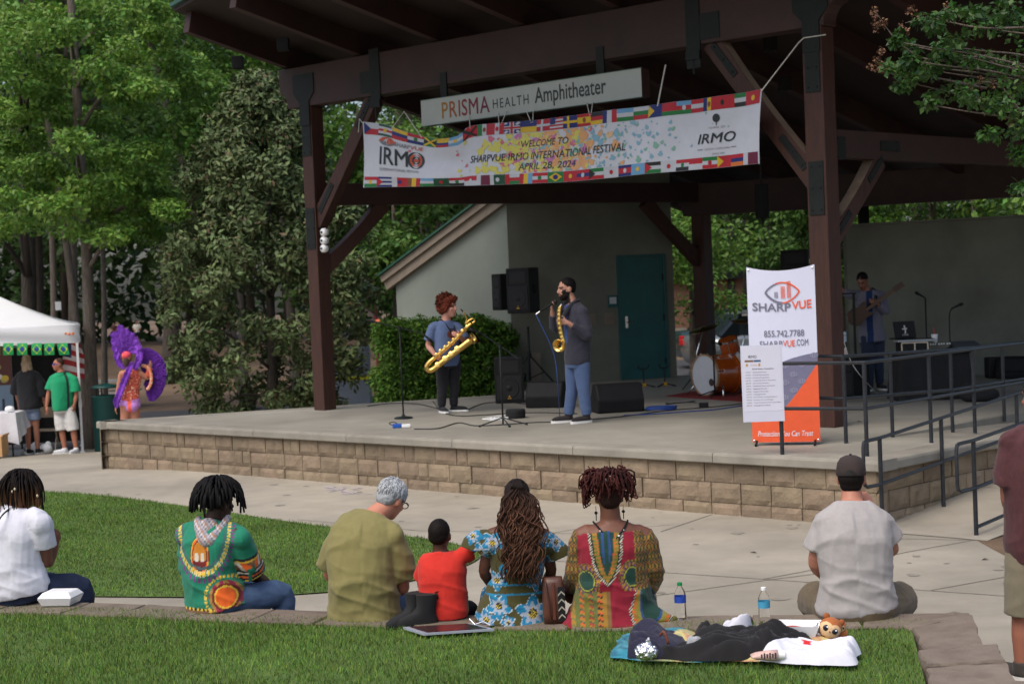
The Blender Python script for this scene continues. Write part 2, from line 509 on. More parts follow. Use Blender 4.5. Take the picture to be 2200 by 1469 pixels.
mb = MB(); mb.poly([V(p.x, p.y, UZ) for p in reversed(up_poly)])
mb.build('upper_lawn', M['soil'], kind='structure')
def inside(poly, x, y):
 c = False; j = len(poly) - 1
 for i in range(len(poly)):
  a, b = poly[i], poly[j]
  if (a.y > y) != (b.y > y) and x < (b.x - a.x) * (y - a.y) / (b.y - a.y) + a.x: c = not c
  j = i
 return c
def inside_np(poly, X, Y):
 c = np.zeros(len(X), bool); j = len(poly) - 1
 for i in range(len(poly)):
  a, b = poly[i], poly[j]
  if abs(b.y - a.y) > 1e-9:
   c ^= ((a.y > Y) != (b.y > Y)) & (X < (b.x - a.x) * (Y - a.y) / (b.y - a.y) + a.x)
  j = i
 return c
def fast_mesh(name, verts, faces):
 """verts Nx3, faces Mx(3|4) numpy"""
 me = bpy.data.meshes.new(name)
 n, k = faces.shape
 me.vertices.add(len(verts)); me.vertices.foreach_set('co', verts.astype(np.float32).ravel())
 me.loops.add(n * k); me.loops.foreach_set('vertex_index', faces.astype(np.int32).ravel())
 me.polygons.add(n); me.polygons.foreach_set('loop_start', np.arange(0, n * k, k, dtype=np.int32))
 me.update(calc_edges=True)
 return me
def grass(name, poly, x0, x1, y0, y1, dens_fn, z, h, wd, label):
 n = int((x1 - x0) * (y1 - y0) * dens_fn)
 X = NPR.uniform(x0, x1, n); Y = NPR.uniform(y0, y1, n)
 k = inside_np(poly, X, Y); X, Y = X[k], Y[k]; n = len(X)
 patch = np.array([noise.noise(V(a * 1.7, b * 1.7, 0)) for a, b in zip(X[::1], Y[::1])]) if n < 60000 else np.sin(X * 2.3 + np.sin(Y * 3.1) * 1.3) * .5 + np.sin(X * 7.1 + Y * 5.3) * .25
 hh = h * (NPR.uniform(.55, 1.25, n)) * (1 + .28 * patch)
 an = NPR.uniform(0, 2 * np.pi, n); ln = NPR.uniform(.15, .75, n) * hh; la = NPR.uniform(0, 2 * np.pi, n)
 dx, dy = np.cos(an) * wd / 2, np.sin(an) * wd / 2
 v = np.zeros((n, 5, 3))
 v[:, 0] = np.stack([X - dx, Y - dy, np.full(n, z)], 1); v[:, 1] = np.stack([X + dx, Y + dy, np.full(n, z)], 1)
 mx, my = X + np.cos(la) * ln * .35, Y + np.sin(la) * ln * .35
 v[:, 2] = np.stack([mx + dx * .8, my + dy * .8, z + hh * .6], 1); v[:, 3] = np.stack([mx - dx * .8, my - dy * .8, z + hh * .6], 1)
 v[:, 4] = np.stack([X + np.cos(la) * ln, Y + np.sin(la) * ln, z + hh], 1)
 i = (np.arange(n) * 5)[:, None]
 f = np.concatenate([i + np.array([0, 1, 2]), i + np.array([0, 2, 3]), i + np.array([3, 2, 4])], 0)
 me = fast_mesh(name, v.reshape(-1, 3), f)
 return link_mesh(me, name, M['blade'], smooth=False, kind='stuff', label=label, cat='grass')
big_poly = [V(p.x, p.y + .05, 0) for p in up_poly]
grass('grass', big_poly, -5.6, 2.6, 7.2, 11.6, 5800, UZ - .005, .034, .004, 'short green lawn grass in front of the stone seat wall')
grass('lawn_grass', lawn_poly, -10.5, .4, 12.8, 22.2, 2600, .008, .030, .006, 'mown green grass of the lawn between plaza and seat wall')
t = thing('seat_wall', 'low curved brown stone seat wall along the front of the upper grass', 'stone wall', (0.4, 9.7, 0))
mb = MB(); acc = 0; i = 0
L_ = [0]
for a, b in zip(wall_line[:-1], wall_line[1:]): L_.append(L_[-1] + (b - a).length)
def along(s_):
 for j in range(len(L_) - 1):
  if L_[j + 1] >= s_:
   k = (s_ - L_[j]) / (L_[j + 1] - L_[j]); return wall_line[j].lerp(wall_line[j + 1], k)
 return wall_line[-1]
def irregular_slab(mb, quad, z0, z1, j=.012, seed=0, sub=3):
 rnd = random.Random(seed)
 q = [Vector(p) for p in quad]
 ring = []
 for a, b in zip(q, q[1:] + q[:1]):
  for k in range(sub):
   ring.append(a.lerp(b, k / sub) + V(rnd.uniform(-j, j), rnd.uniform(-j, j), 0))
 n = len(ring)
 c = sum(ring, V(0, 0, 0)) / n
 R_ = [[V(p.x, p.y, z0) for p in ring], [V(p.x, p.y, z1 - .012) for p in ring],
          [V(p.x + (c.x - p.x) * .03, p.y + (c.y - p.y) * .03, z1 + rnd.uniform(-.004, .004)) for p in ring]]
 mb.loft(R_)
s_ = 0; k = 0
capm = MB(); bodym = MB()
while s_ < L_[-1] - .05:
 ln = random.uniform(.42, .62); e = min(s_ + ln, L_[-1])
 a, b = along(s_ + .004), along(e - .004)
 tt = (b - a).normalized(); nn = V(tt.y, -tt.x, 0)
 irregular_slab(capm, [a + nn * .33, b + nn * .33, b, a], .34, .425, .006, k)
 for r_ in range(2):
  irregular_slab(bodym, [a + nn * .3, b + nn * .3, b + nn * .03, a + nn * .03], -.02 + .18 * r_, .158 + .18 * r_, .008, k * 7 + r_)
 s_ = e; k += 1
capm.build('cap_stone_course', M['stone'], t); bodym.build('stone_course', M['stone'], t)
t = thing('stone_border', 'stepped border of broad brown stone slabs at the right end of the upper grass', 'stone steps', (2.35, 8.7, 0))
mb = MB()
irregular_slab(mb, [G(1962, 1352, .42), G(1990, 1400, .42), G(2112, 1392, .42), G(2088, 1322, .42)], .25, .43, .012, 3, 5)
irregular_slab(mb, [G(1935, 1345, .42), G(1962, 1350, .42), G(2086, 1322, .42), G(2050, 1312, .42)], .24, .425, .01, 5, 4)
irregular_slab(mb, [G(1976, 1402, .44), G(1990, 1432, .44), G(2162, 1422, .44), G(2144, 1386, .44)], .28, .452, .012, 8, 5)
irregular_slab(mb, [G(1990, 1436, .44), G(2002, 1482, .44), G(2190, 1476, .44), G(2166, 1425, .44)], .28, .446, .012, 11, 5)
irregular_slab(mb, [V(1.98, 7.78, 0), V(1.85, 6.6, 0), V(2.4, 6.6, 0), V(2.46, 7.78, 0)], .28, .45, .012, 12, 4)
mb.build('slab', M['stone'], t)
mb = MB(); mb.prism([(p.x, p.y) for p in [G(1985, 1350, .42), V(1.9, 6.6, 0), V(2.3, 6.6, 0), G(2160, 1469, .42), G(2105, 1392, .42), G(2076, 1325, .42)]], .30, (0, 0, -.02), (1, 0, 0), (0, 1, 0))
mb.build('riser', M['stone'], t)
sheet('lower_path_soil', 3.95, 5.2, 13.6, 15.0, 4, 4, lambda x, y: .004, M['dirt'], kind='structure')
# ================================================================== STAGE
ZS = .62
K0 = G(1890, 937, ZS)
B1 = B + E2 * ((K0 - B).dot(E2))
C_ = G(1069, 849, ZS)
LEN2 = 9.5
K1 = K0 + E2 * 8.5
tK = (K0 - B).dot(E2)
def wz(t): return ZS - .038 * max(0, t - tK)
stage_poly = [A, B, B1, K0, K1, V(13.5, 26.9, ZS), V(13.5, 29.6, ZS), V(-.2, 29.5, ZS), C_]
stage = thing('stage_platform', 'raised concrete stage on a tan split-block retaining wall', 'stage', (A + B) / 2 * 1 - Z * ZS)
mb = MB(); mb.prism([(p.x, p.y) for p in stage_poly], .09, (0, 0, ZS - .09), (1, 0, 0), (0, 1, 0))
mb.build('deck', M['deck'], stage)
def bullnose(mb, path, z1, h=.10, over=.045, inn=.26):
 prof = [(-inn, z1 + .004), (over - .03, z1 + .004), (over - .008, z1 - .004), (over, z1 - .025), (over, z1 - h + .01), (over - .01, z1 - h), (-inn, z1 - h)]
 rings = []
 n = len(path)
 for i, p in enumerate(path):
  tp = (path[min(i + 1, n - 1)] - path[max(i - 1, 0)]); tp.z = 0; tp.normalize()
  o = V(tp.y, -tp.x, 0)
  k = 1
  if 0 < i < n - 1:
   t0 = (path[i] - path[i - 1]).normalized(); k = 1 / max(.5, V(t0.y, -t0.x, 0).dot(o))
  rings.append([V(p.x, p.y, p.z - z1) + o * (a * k) + Z * b for a, b in prof])
 mb.loft(rings)
cap = MB()
n_c = 7
front_pts = [A + (B - A) * (i / n_c) for i in range(n_c + 1)]
for i in range(n_c):
 g = (B - A).normalized() * .004
 bullnose(cap, [front_pts[i] + g, (front_pts[i] + front_pts[i + 1]) / 2, front_pts[i + 1] - (g if i < n_c - 1 else -E1 * .045)], ZS)
sidep = [B + E2 * .26, B + E2 * tK, B + E2 * (tK + 2), B + E2 * 9.2]
cap2 = MB(); bullnose(cap2, [V(p.x, p.y, wz((p - B).dot(E2))) for p in sidep], ZS)
for (p, q) in [(A + E2 * 0, C_)]:
 pass
cap.build('cap_slab', M['cap'], stage, bevel=0)
cap2.build('cap_slab', M['cap'], stage)
ledge = MB(); bullnose(ledge, [C_, (A + C_) / 2, A], ZS)
ledge.build('cap_slab', M['cap'], stage)
def block_course(mb, p, q, slope_, z0, z1, seed, blen=.36):
 rnd = random.Random(seed)
 d = (q - p); L = d.length; d.normalize(); o = V(d.y, -d.x, 0)
 s0 = -rnd.uniform(.05, .4)
 while s0 < L:
  ln = blen if rnd.random() > .15 else .17
  a, b = max(s0, 0) + .005, min(s0 + ln, L) - .005
  s0 += ln
  if b - a < .03: continue
  za, zb = z0 + .003, z1 - .003
  nx, nz = 7, 4
  off = rnd.uniform(-.008, .008)
  def fn(u, v):
   x = a + (b - a) * u; zz = za + (zb - za) * v
   edge = min(u * (b - a), (1 - u) * (b - a), v * (zb - za), (1 - v) * (zb - za))
   bul = .017 * (1 - math.exp(-edge / .014)) + .014 * noise.noise(V(x * 9 + seed, zz * 9, seed)) * min(1, edge / .025)
   return p + d * x + o * (bul + off - .03) + Z * (zz - (slope_ * max(0, x - tK) if slope_ else 0))
  mb.grid(fn, nx, nz)
  k = len(mb.v) - (nx + 1) * (nz + 1)
  for (idx, ) in [([k + i for i in range(nx + 1)],), ([k + nz * (nx + 1) + i for i in reversed(range(nx + 1))],), ([k + j * (nx + 1) for j in reversed(range(nz + 1))],), ([k + j * (nx + 1) + nx for j in range(nz + 1)],)]:
   base = len(mb.v)
   for i_ in idx: mb.v.append(mb.v[i_] - o * .12)
   for m_ in range(len(idx) - 1):
    mb.f.append((idx[m_ + 1], idx[m_], base + m_, base + m_ + 1)); mb.m.append(0)
bl = MB()
pa, pb = A + OUT * 0 - Z * ZS, B - Z * ZS
C0_ = C_ - Z * ZS
for c in range(4):
 z1 = ZS - .10 - .2 * c; z0 = z1 - .2
 block_course(bl, pa, pb, None, z0, z1, 10 + c)
 block_course(bl, C0_, pa, None, z0, z1, 30 + c)
bl.build('block_wall', M['block'], stage, smooth=False)
bl = MB()
for c in range(4):
 z1 = ZS - .10 - .2 * c; z0 = z1 - .2
 block_course(bl, pb, pb + E2 * 9.2, .038, z0, z1, 50 + c)
bl.build('side_block_wall', M['block'], stage, smooth=False)
core = MB(); core.prism([(p.x, p.y) for p in [A - OUT * .1 + E1 * .15, B - OUT * .1 - E1 * .1, B + E2 * 9 - E1 * .1, V(13.2, 29, 0), V(0, 29, 0), C_ + V(.1, 0, 0)]], .8, (0, 0, ZS - .09 - .8 - .06), (1, 0, 0), (0, 1, 0))
core.build('core', M['block'], stage)
mb = MB()
mb.poly([V(p.x, p.y, z) for p, z in [(B1 - E2 * .02, ZS - .004), (B + E2 * 9.2, wz(9.2)), (K1, wz(9.2)), (K0 - E2 * .02, ZS - .004)]])
mb.build('walkway', M['cap'], kind='structure')
mb = MB()
mb.prism([(0, 0), (8.5, 0), (8.5, -.36), (0, -.03)], .1, K0 + Z * (.0 - .0) , E2, Z)
mb.build('stage_kerb', M['cap'], stage)
mb = MB()
r0, r1 = pb - E1 * .05, pb + E1 * 1.18
mb.grid(lambda u, v: (r0 + (r1 - r0) * u) + E2 * (9.5 * v - .2) + Z * (.006 + max(0, .078 * (9.5 * v - .2))), 2, 20)
mb.build('ramp', M['concrete'], kind='structure')
mb = MB()
for tt in (.05, 1.9, 3.8, 5.7): strip([r0 + E2 * tt + Z * (.078 * tt), r1 + E2 * tt + Z * (.078 * tt)], .012, .012, mb)
mb.build('ramp_joint', M['joint'], kind='structure')
# ================================================================== PAVILION
FL = G(699, 880, ZS); FR = G(1786, 916, ZS)
BE = (FR - FL).normalized(); BN = Vector((-BE.y, BE.x, 0))
SP = 9.0
BL, BR = V(3.36, 29.07, ZS), V(10.1, 25.7, ZS)
SDIR = {'l': (BL - FL).normalized(), 'r': (BR - FR).normalized()}
SLEN = {'l': (BL - FL).length, 'r': (BR - FR).length}
SLP = math.tan(R(12.3))
pav = thing('pavilion', 'dark red-brown timber pavilion roof on heavy posts over the stage', 'pavilion', FL)
ZB0, ZB1 = 5.09, 5.68
def upright(p, wd, z1, z0=ZS):
 m_ = MB(); m_.beam(Vector((p.x, p.y, z0)), Vector((p.x, p.y, z1)), wd, wd, up=BN)
 return m_
for p, wd, z1 in ((FL, .235, ZB0), (FR, .255, ZB0), (BL, .25, 3.42), (BR, .25, 3.42)):
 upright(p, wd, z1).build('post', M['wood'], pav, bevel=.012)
def shaped_beam(p0, p1, z0, z1, wd, cut0=True, cut1=True):
 L = (p1 - p0).length; d = (p1 - p0).normalized()
 pts = [(0, z1), (L, z1)]
 h = (z1 - z0)
 if cut1:
  for k in range(7): a = math.pi / 2 * k / 6; pts.append((L - .16 * (1 - math.cos(a)) , z0 + h * .42 * (1 - math.sin(a)) + 0))
  pts = [(0, z1), (L, z1)] + [(L - .17 * math.sin(math.pi / 2 * k / 6), z0 + h * .42 * math.cos(math.pi / 2 * k / 6)) for k in range(7)]
 else: pts = [(0, z1), (L, z1), (L, z0)]
 if cut0: pts += [(.17 * math.cos(math.pi / 2 * k / 6), z0 + h * .42 * math.sin(math.pi / 2 * k / 6)) for k in range(7)]
 else: pts += [(0, z0)]
 m_ = MB(); nn = d.cross(Z)
 m_.prism(list(reversed(pts)), -wd, Vector((p0.x, p0.y, 0)) + nn * wd / 2, d, Z)
 return m_
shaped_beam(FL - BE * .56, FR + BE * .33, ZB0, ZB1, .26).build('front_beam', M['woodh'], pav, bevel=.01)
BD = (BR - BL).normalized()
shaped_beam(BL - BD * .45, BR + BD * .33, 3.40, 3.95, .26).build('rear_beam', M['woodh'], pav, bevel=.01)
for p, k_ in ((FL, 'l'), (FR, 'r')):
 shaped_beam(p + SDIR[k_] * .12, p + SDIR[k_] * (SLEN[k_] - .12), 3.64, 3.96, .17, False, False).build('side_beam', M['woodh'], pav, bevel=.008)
def brace(p0, p1, wd, dp, bow=.05, weath=False):
 m_ = MB(); p0, p1 = Vector(p0), Vector(p1); mid = (p0 + p1) / 2
 dirn = (p1 - p0).normalized(); side = dirn.cross(Z).normalized(); perp = side.cross(dirn)
 rings = []
 N_ = 10
 for k in range(N_ + 1):
  c = p0.lerp(p1, k / N_); f_ = bow * 4 * (k / N_) * (1 - k / N_)
  rings.append([c + side * wd / 2 + perp * (-dp / 2), c + side * wd / 2 + perp * (dp / 2 - f_), c - side * wd / 2 + perp * (dp / 2 - f_), c - side * wd / 2 - perp * dp / 2])
 m_.loft(rings)
 if weath:
  for k in range(N_): m_.m[k * 4 + 1] = 1
 return m_
def plate(p, ax, up, nrm, wd, ht, name='bracket_plate', th=.012, bolts=2, shape=None):
 o = thing_part = MB()
 poly = shape or [(-wd / 2, -ht / 2), (wd / 2, -ht / 2), (wd / 2, ht / 2), (-wd / 2, ht / 2)]
 ax, up, nrm = Vector(ax).normalized(), Vector(up).normalized(), Vector(nrm).normalized()
 th_ = th if ax.cross(up).dot(nrm) > 0 else -th
 o.prism(poly, th_, Vector(p) - nrm * .001, ax, up)
 if bolts:
  bm_ = o; rows = max(2, int(ht / .16))
  for r_ in range(rows):
   for c in ((-1, 1) if wd > .1 else (0,)):
    q = Vector(p) + ax * (c * wd * .3) + up * (ht * (-.4 + .8 * r_ / (rows - 1))) + nrm * (th - .002)
    bm_.ell(q, (.014, .014, .014), nu=6, nv=4)
 pl = o.build(name, M['steel'], pav)
 return pl
for p, s_, wd in ((FL, 1, .235), (FR, -1, .255)):
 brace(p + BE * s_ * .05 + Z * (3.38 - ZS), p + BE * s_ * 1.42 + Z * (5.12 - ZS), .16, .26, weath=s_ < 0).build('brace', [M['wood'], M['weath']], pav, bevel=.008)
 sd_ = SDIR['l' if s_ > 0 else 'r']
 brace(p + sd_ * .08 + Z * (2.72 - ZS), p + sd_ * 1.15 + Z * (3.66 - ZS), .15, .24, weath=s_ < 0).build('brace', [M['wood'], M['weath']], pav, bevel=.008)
 f_ = p + OUT * 0
 F_ = -BN * (wd / 2)
 plate(p - BN * .131 + Z * (ZB0 + .17 - ZS), BE, Z, -BN, .4, .5, shape=[(-.11, -.45), (.11, -.45), (.11, -.1), (.23, .02), (.23, .3), (-.23, .3), (-.23, .02), (-.11, -.1)], bolts=0, th=.016)
 plate(p + F_ + Z * (ZB0 - .45 - ZS), BE, Z, -BN, .19, .55, bolts=3)
 plate(p + F_ + Z * (3.30 - ZS), BE, Z, -BN, .19, .6)
 dirn = (V(0, 0, 5.12 - 3.38) + BE * s_ * 1.37).normalized()
 for k_ in (.2, .86):
  q = p + BE * s_ * (.05 + 1.37 * k_) + Z * (3.38 - ZS + 1.74 * k_) - BN * .08
  plate(q, dirn.cross(-BN), dirn, -BN, .085, .5)
 plate(p + BE * s_ * 1.45 - BN * .13 + Z * (ZB0 + .2 - ZS), BE, Z, -BN, .42, .3, bolts=0)
brace(BL - SDIR['l'] * .08 + Z * (2.62 - ZS), BL - SDIR['l'] * 1.25 + Z * (3.66 - ZS), .15, .24).build('brace', M['wood'], pav, bevel=.008)
brace(BR - SDIR['r'] * .08 + Z * (2.62 - ZS), BR - SDIR['r'] * 1.25 + Z * (3.66 - ZS), .15, .24).build('brace', M['wood'], pav, bevel=.008)
SR = SDIR['r']; SO = SR.cross(Z)
plate(FR + SR * 1.32 + SO * .086 + Z * (3.80 - ZS), SR, Z, SO, .42, .12, bolts=2)
dr = (SR * 1.07 + Z * .94).normalized()
plate(FR + SR * 1.0 + SO * .076 + Z * (3.53 - ZS), dr.cross(SO), dr, SO, .08, .42)
plate(FR + SR * .3 + SO * .076 + Z * (2.92 - ZS), dr.cross(SO), dr, SO, .08, .34)
plate(FR + SR * .25 + SO * .086 + Z * (3.75 - ZS), SR, Z, SO, .2, .26, bolts=2)
u0, u1 = -.50, (FR - FL).length + 3.6
def rz_(t): return ZB1 - SLP * t
def front_t(u):
 c = (FR - FL).length / 2
 q = .25
 return -(1.95 + q * ((u - u0) if u < c else max(0, (2 * c - u0 - u))))
nr = 9
for i in range(nr):
 u = u0 + .08 + (u1 - u0 - .16) * i / (nr - 1)
 tf = front_t(u) + .12
 p0 = FL + BE * u + BN * tf; p1 = FL + BE * u + BN * 10.0
 m_ = MB(); m_.beam(Vector((p0.x, p0.y, rz_(tf) + .15)), Vector((p1.x, p1.y, rz_(10.0) + .15)), .13, .30)
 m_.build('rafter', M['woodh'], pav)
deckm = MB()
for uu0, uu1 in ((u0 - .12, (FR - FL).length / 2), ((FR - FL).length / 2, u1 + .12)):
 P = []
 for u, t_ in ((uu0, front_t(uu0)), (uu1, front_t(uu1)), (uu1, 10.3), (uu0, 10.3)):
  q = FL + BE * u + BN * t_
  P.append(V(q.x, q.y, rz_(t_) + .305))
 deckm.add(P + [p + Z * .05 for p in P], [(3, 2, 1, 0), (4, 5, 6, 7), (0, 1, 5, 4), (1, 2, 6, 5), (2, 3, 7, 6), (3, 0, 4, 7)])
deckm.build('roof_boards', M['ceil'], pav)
met = MB()
for uu0, uu1 in ((u0 - .16, (FR - FL).length / 2), ((FR - FL).length / 2, u1 + .16)):
 P = []
 for u, t_ in ((uu0, front_t(uu0) - .05), (uu1, front_t(uu1) - .05), (uu1, 10.34), (uu0, 10.34)):
  q = FL + BE * u + BN * t_
  P.append(V(q.x, q.y, rz_(t_) + .36))
 met.add(P + [p + Z * .05 for p in P], [(3, 2, 1, 0), (4, 5, 6, 7), (0, 1, 5, 4), (1, 2, 6, 5), (2, 3, 7, 6), (3, 0, 4, 7)])
met.build('metal_roofing', M['groof'], pav)
for uu, hh in ((1.55, .78), ((FR - FL).length - 1.62, .9)):
 q = FL + BE * uu - BN * .135
 m_ = MB(); m_.beam(V(q.x, q.y, ZB1 + .04 - hh), V(q.x, q.y, ZB1 + .06), .2, .02, up=BN)
 m_.build('strap', M['steel'], pav)
for (uu, tt) in ((-.66, -.8), (.75, -1.1), (7.0, 1.6), (6.2, 3.1), (8.4, 2.6)):
 p = FL + BE * uu + BN * tt
 z_ = rz_(tt)
 m_ = MB(); m_.box((p.x, p.y, z_ - .09), (.16, .16, .18)); m_.tube([(p.x, p.y, z_ - .19), (p.x, p.y, z_ - .17)], .05, 10)
 o = m_.build('ceiling_light', M['black'], bevel=.01)
 tag(o, {-.66: 'black box light under the leftmost rafter outside the left front post', .75: 'black box light under the second rafter from the left over the front beam', 7.0: 'black box light under the dark roof boards right of the right front post',
   6.2: 'black box light deepest under the roof behind the banner', 8.4: 'black box light under the roof beside the hanging myrtle twigs'}[uu], 'light')
p = D(1637, 440, 24.5)
hs = thing('hanging_speaker', 'black column speaker hanging under the roof left of the right post', 'speaker', (p.x, p.y, p.z - .2))
m_ = MB(); m_.box((p.x, p.y, p.z + .05), (.18, .18, .5)); m_.build('cabinet', M['black'], hs, bevel=.015)
m_ = MB(); m_.tube([p + V(0, 0, .3), p + V(0, 0, .75)], .015, 6); m_.build('hanger', M['steel'], hs)
m_ = MB(); m_.tube([p + V(0, 0, -.2), p + V(.0, 0, -.28)], .02, 6); m_.build('knob', M['steel'], hs)
fl_ = thing('flood_light', 'cluster of three round white lamp heads on the left post', 'flood light', (FL.x, FL.y, 2.6))
for y_ in (499, 517, 534):
 c = PL(697, y_, FL + BE * .0 - BN * .16, BN)
 rot = Matrix.Rotation(math.atan2(-BN.x, BN.y) , 3, 'Z') @ Matrix.Rotation(R(90), 3, 'X')
 m_ = MB(); m_.lathe([(.02, -.06), (.045, -.05), (.06, 0), (.056, .035), (.03, .05), (.005, .055)], c, rot, 14)
 h_ = m_.build('lamp_head', M['white'], fl_, smooth=True)
 m_ = MB(); m_.ell(c - BN * .055, (.018, .018, .018), nu=8, nv=5); m_.build('lens', M['steel'], h_)
# ================================================================== STORE BUILDING BEHIND THE STAGE
W0 = V(0, 28.3, ZS); W1 = V(2.84, 29.05, ZS)
WL = W0 + Vector((-.72, .69, 0)) * 2.85;
bld = thing('store_building', 'grey-green stucco store building with a sloping roof behind the stage', 'building', (W1 + W0) / 2)
zlow, zcorner, zright = 2.45, 3.74, 4.75
def wall_panel(p, q, z0, za, zb, th=.2):
 m_ = MB(); d = (q - p).normalized(); nn = d.cross(Z)
 L = (q - p).length
 m_.prism([(0, z0 - p.z), (L, z0 - p.z), (L, zb - p.z), (0, za - p.z)], -th, p, d, Z)
 return m_
wall_panel(WL, W0 - (W0 - WL).normalized() * .0, -.7, zlow, zcorner).build('side_wall', M['wall'], bld)
wall_panel(W0 + V(.004, 0, 0), W1, .3, zcorner, zright).build('front_wall', M['wall2'], bld)
wall_panel(W1 - V(.2, 0, 0) + V(0, .205, 0), W1 + V(-.2, 4, 0), .3, zright, zright - .5).build('end_wall', M['wall2'], bld)
dl_ = (W0 - WL); nl = V(-dl_.y, dl_.x, 0).normalized() * -1
slope = (zcorner - zlow)
up_ = (dl_ + Z * slope).normalized(); pr = nl.cross(up_)
if pr.z < 0: pr = -pr
s0_ = Vector((WL.x, WL.y, zlow)) - up_ * .18
e0_ = Vector((W0.x, W0.y, zcorner)) + up_ * .35
for nm, off, h_, th, mt in (('fascia', .10, .16, .10, 'trim'), ('rake_board', .235, .12, .15, 'trim'), ('roof_edge', .315, .035, .20, 'groof')):
 m_ = MB(); m_.beam(s0_ + pr * (off - .06) + nl * (th / 2), e0_ + pr * (off - .06) + nl * (th / 2), th, h_, up=pr)
 m_.build(nm, M[mt], bld)
rf = MB()
Pq = [s0_ + pr * .30 - nl * .02, e0_ + pr * .30 - nl * .02, Vector((W1.x, W1.y, zright)) + V(.2, 0, .2), Vector((W1.x, W1.y + 4.5, zright + .1)), Vector((WL.x + .6, WL.y + 4.5, zlow + .1))]
rf.add(Pq + [p + Z * .06 for p in Pq], [(4, 3, 2, 1, 0), (5, 6, 7, 8, 9)] + [(i, (i + 1) % 5, 5 + (i + 1) % 5, 5 + i) for i in range(5)])
rf.build('roof', M['groof'], bld)
dy = 28.24
def on_wall(x, y): return PL(x, y, W0, (W1 - W0).cross(Z))
c0, c1, c2, c3 = on_wall(1340, 820), on_wall(1432, 815), on_wall(1420, 546), on_wall(1328, 548)
dw = (W1 - W0).normalized(); dn = dw.cross(Z)
dx0, dx1 = (c0 - W0).dot(dw), (c1 - W0).dot(dw)
fr = MB()
for a, b, z0, z1 in ((dx0 - .05, dx0, ZS, 2.72), (dx1, dx1 + .05, ZS, 2.72), (dx0 - .05, dx1 + .05, 2.721, 2.77)):
 fr.prism([(a, z0 - ZS), (b, z0 - ZS), (b, z1 - ZS), (a, z1 - ZS)], .03, W0 - dn * .0, dw, Z)
fr.build('door_frame', M['door'], bld)
dm = MB(); dm.prism([(dx0 + .004, .008), (dx1 - .004, .008), (dx1 - .004, 2.095), (dx0 + .004, 2.095)], .016, W0, dw, Z)
door = dm.build('door', M['door'], bld)
hm = MB(); q = W0 + dw * (dx0 + .09) + Z * 1.0 + dn * .016
hm.box(q + dn * .006, (.045, .012, .2));
hm.tube([q + dn * .01, q + dn * .05, q + dn * .05 + dw * .12], .012, 8); hm.build('handle', M['chrome'], door)
for z_ in (.3, 1.05, 1.75):
 hm = MB(); hm.box(W0 + dw * (dx1 - .01) + Z * z_ + dn * .024, (.03, .016, .11)); hm.build('hinge', M['steel'], door)
def wall_plate(x0, y0, x1, y1, nm, mt, d_=.02):
 a, b = on_wall(x0, y1), on_wall(x1, y0)
 m_ = MB(); m_.prism([((a - W0).dot(dw), a.z - ZS), ((b - W0).dot(dw), a.z - ZS), ((b - W0).dot(dw), b.z - ZS), ((a - W0).dot(dw), b.z - ZS)], d_, W0, dw, Z)
 return m_
sg = wall_plate(1306, 634, 1326, 661, 'sign_plate', None).build('sign_plate', M['door'], bld)
wall_plate(1309, 638, 1323, 653, 'sign_face', None, .024).build('sign_face', plain(190, 195, 200), sg)
u1_ = wall_plate(1298, 672, 1319, 699, 'access_panel', None).build('access_panel', M['trim'], bld)
wall_plate(1302, 676, 1315, 695, 'cover', None, .026).build('cover', M['trim'], u1_)
wall_plate(1264, 674, 1279, 700, 'access_panel', None).build('access_panel', M['trim'], bld)
wall_plate(1137, 757, 1160, 830, 'access_panel', None, .03).build('conduit_box', M['trim'], bld)
aw = thing('screen_wall', 'plain dark olive stucco screen wall behind the DJ table', 'wall', (9.2, 26.6, ZS))
aw0 = D(1826, 750, 26.5)
m_ = MB(); m_.prism([(0, -.3), (8, -.3), (8, 2.52), (0, 2.42)], -.25, V(aw0.x, 26.5, ZS), (1, 0, 0), Z)
m_.build('panel', M['wall2'], aw)
m_ = MB(); m_.prism([(-.0, 2.425), (8, 2.525), (8, 2.56), (-.0, 2.46)], -.29, V(aw0.x - .01, 26.48, ZS), (1, 0, 0), Z)
m_.build('coping', M['wall2'], aw)
q = D(1855, 470, 29.5)
m_ = MB(); m_.box((q.x, 29.5, 2.0), (.17, .17, 4.4)); m_.box((q.x, 29.5, 4.25), (.34, .34, .05))
tag(m_.build('steel_post', M['steel'], bevel=.006), 'dark square steel post rising above the screen wall', 'post')
# ================================================================== HANDRAILS
def rail_run(mb, pts, r=.021): mb.tube(pts, r, 8)
def up(p, h): return Vector((p.x, p.y, p.z + h))
def railing(label, posts, heights, cat='handrail', extra=None, h_post=None, ends=None, r=.0175):
 t_ = thing('handrail', label, cat, posts[0])
 for p in posts:
  m_ = MB(); m_.tube([p, up(p, h_post or heights[0])], .0205, 10); m_.build('post', M['rail'], t_, smooth=True, autos=40)
 for h in heights:
  m_ = MB(); pts = [up(p, h) for p in posts]
  if ends: pts = pts + [ends + Z * h]
  rail_run(m_, pts, r); m_.build('rail', M['rail'], t_, smooth=True, autos=40)
 return t_
pA = [G(1681, 977, ZS), G(1863, 980, ZS)]
dA = (G(2000, 952, .60) - pA[1])
pA += [G(2001, 951, wz(1.2)), G(2095, 930, wz(2.4))]
dirA = (pA[3] - pA[1]).normalized()
pA += [pA[3] + dirA * 1.9]
railing('black guard rail at the front corner carrying the white schedule board', pA, (.885, .45))
pB = [G(1818, 952, ZS), G(1918, 941, ZS - .01), G(2047, 928, ZS - .03), G(2158, 905, ZS - .06)]
pB = [pB[0]] + [V(p.x, p.y, p.z) for p in pB[1:]] + [pB[3] + (pB[3] - pB[2])]
tB = railing('black inner rail along the stage edge of the walkway, behind the guard rail', pB, (.885, .455))
m_ = MB()
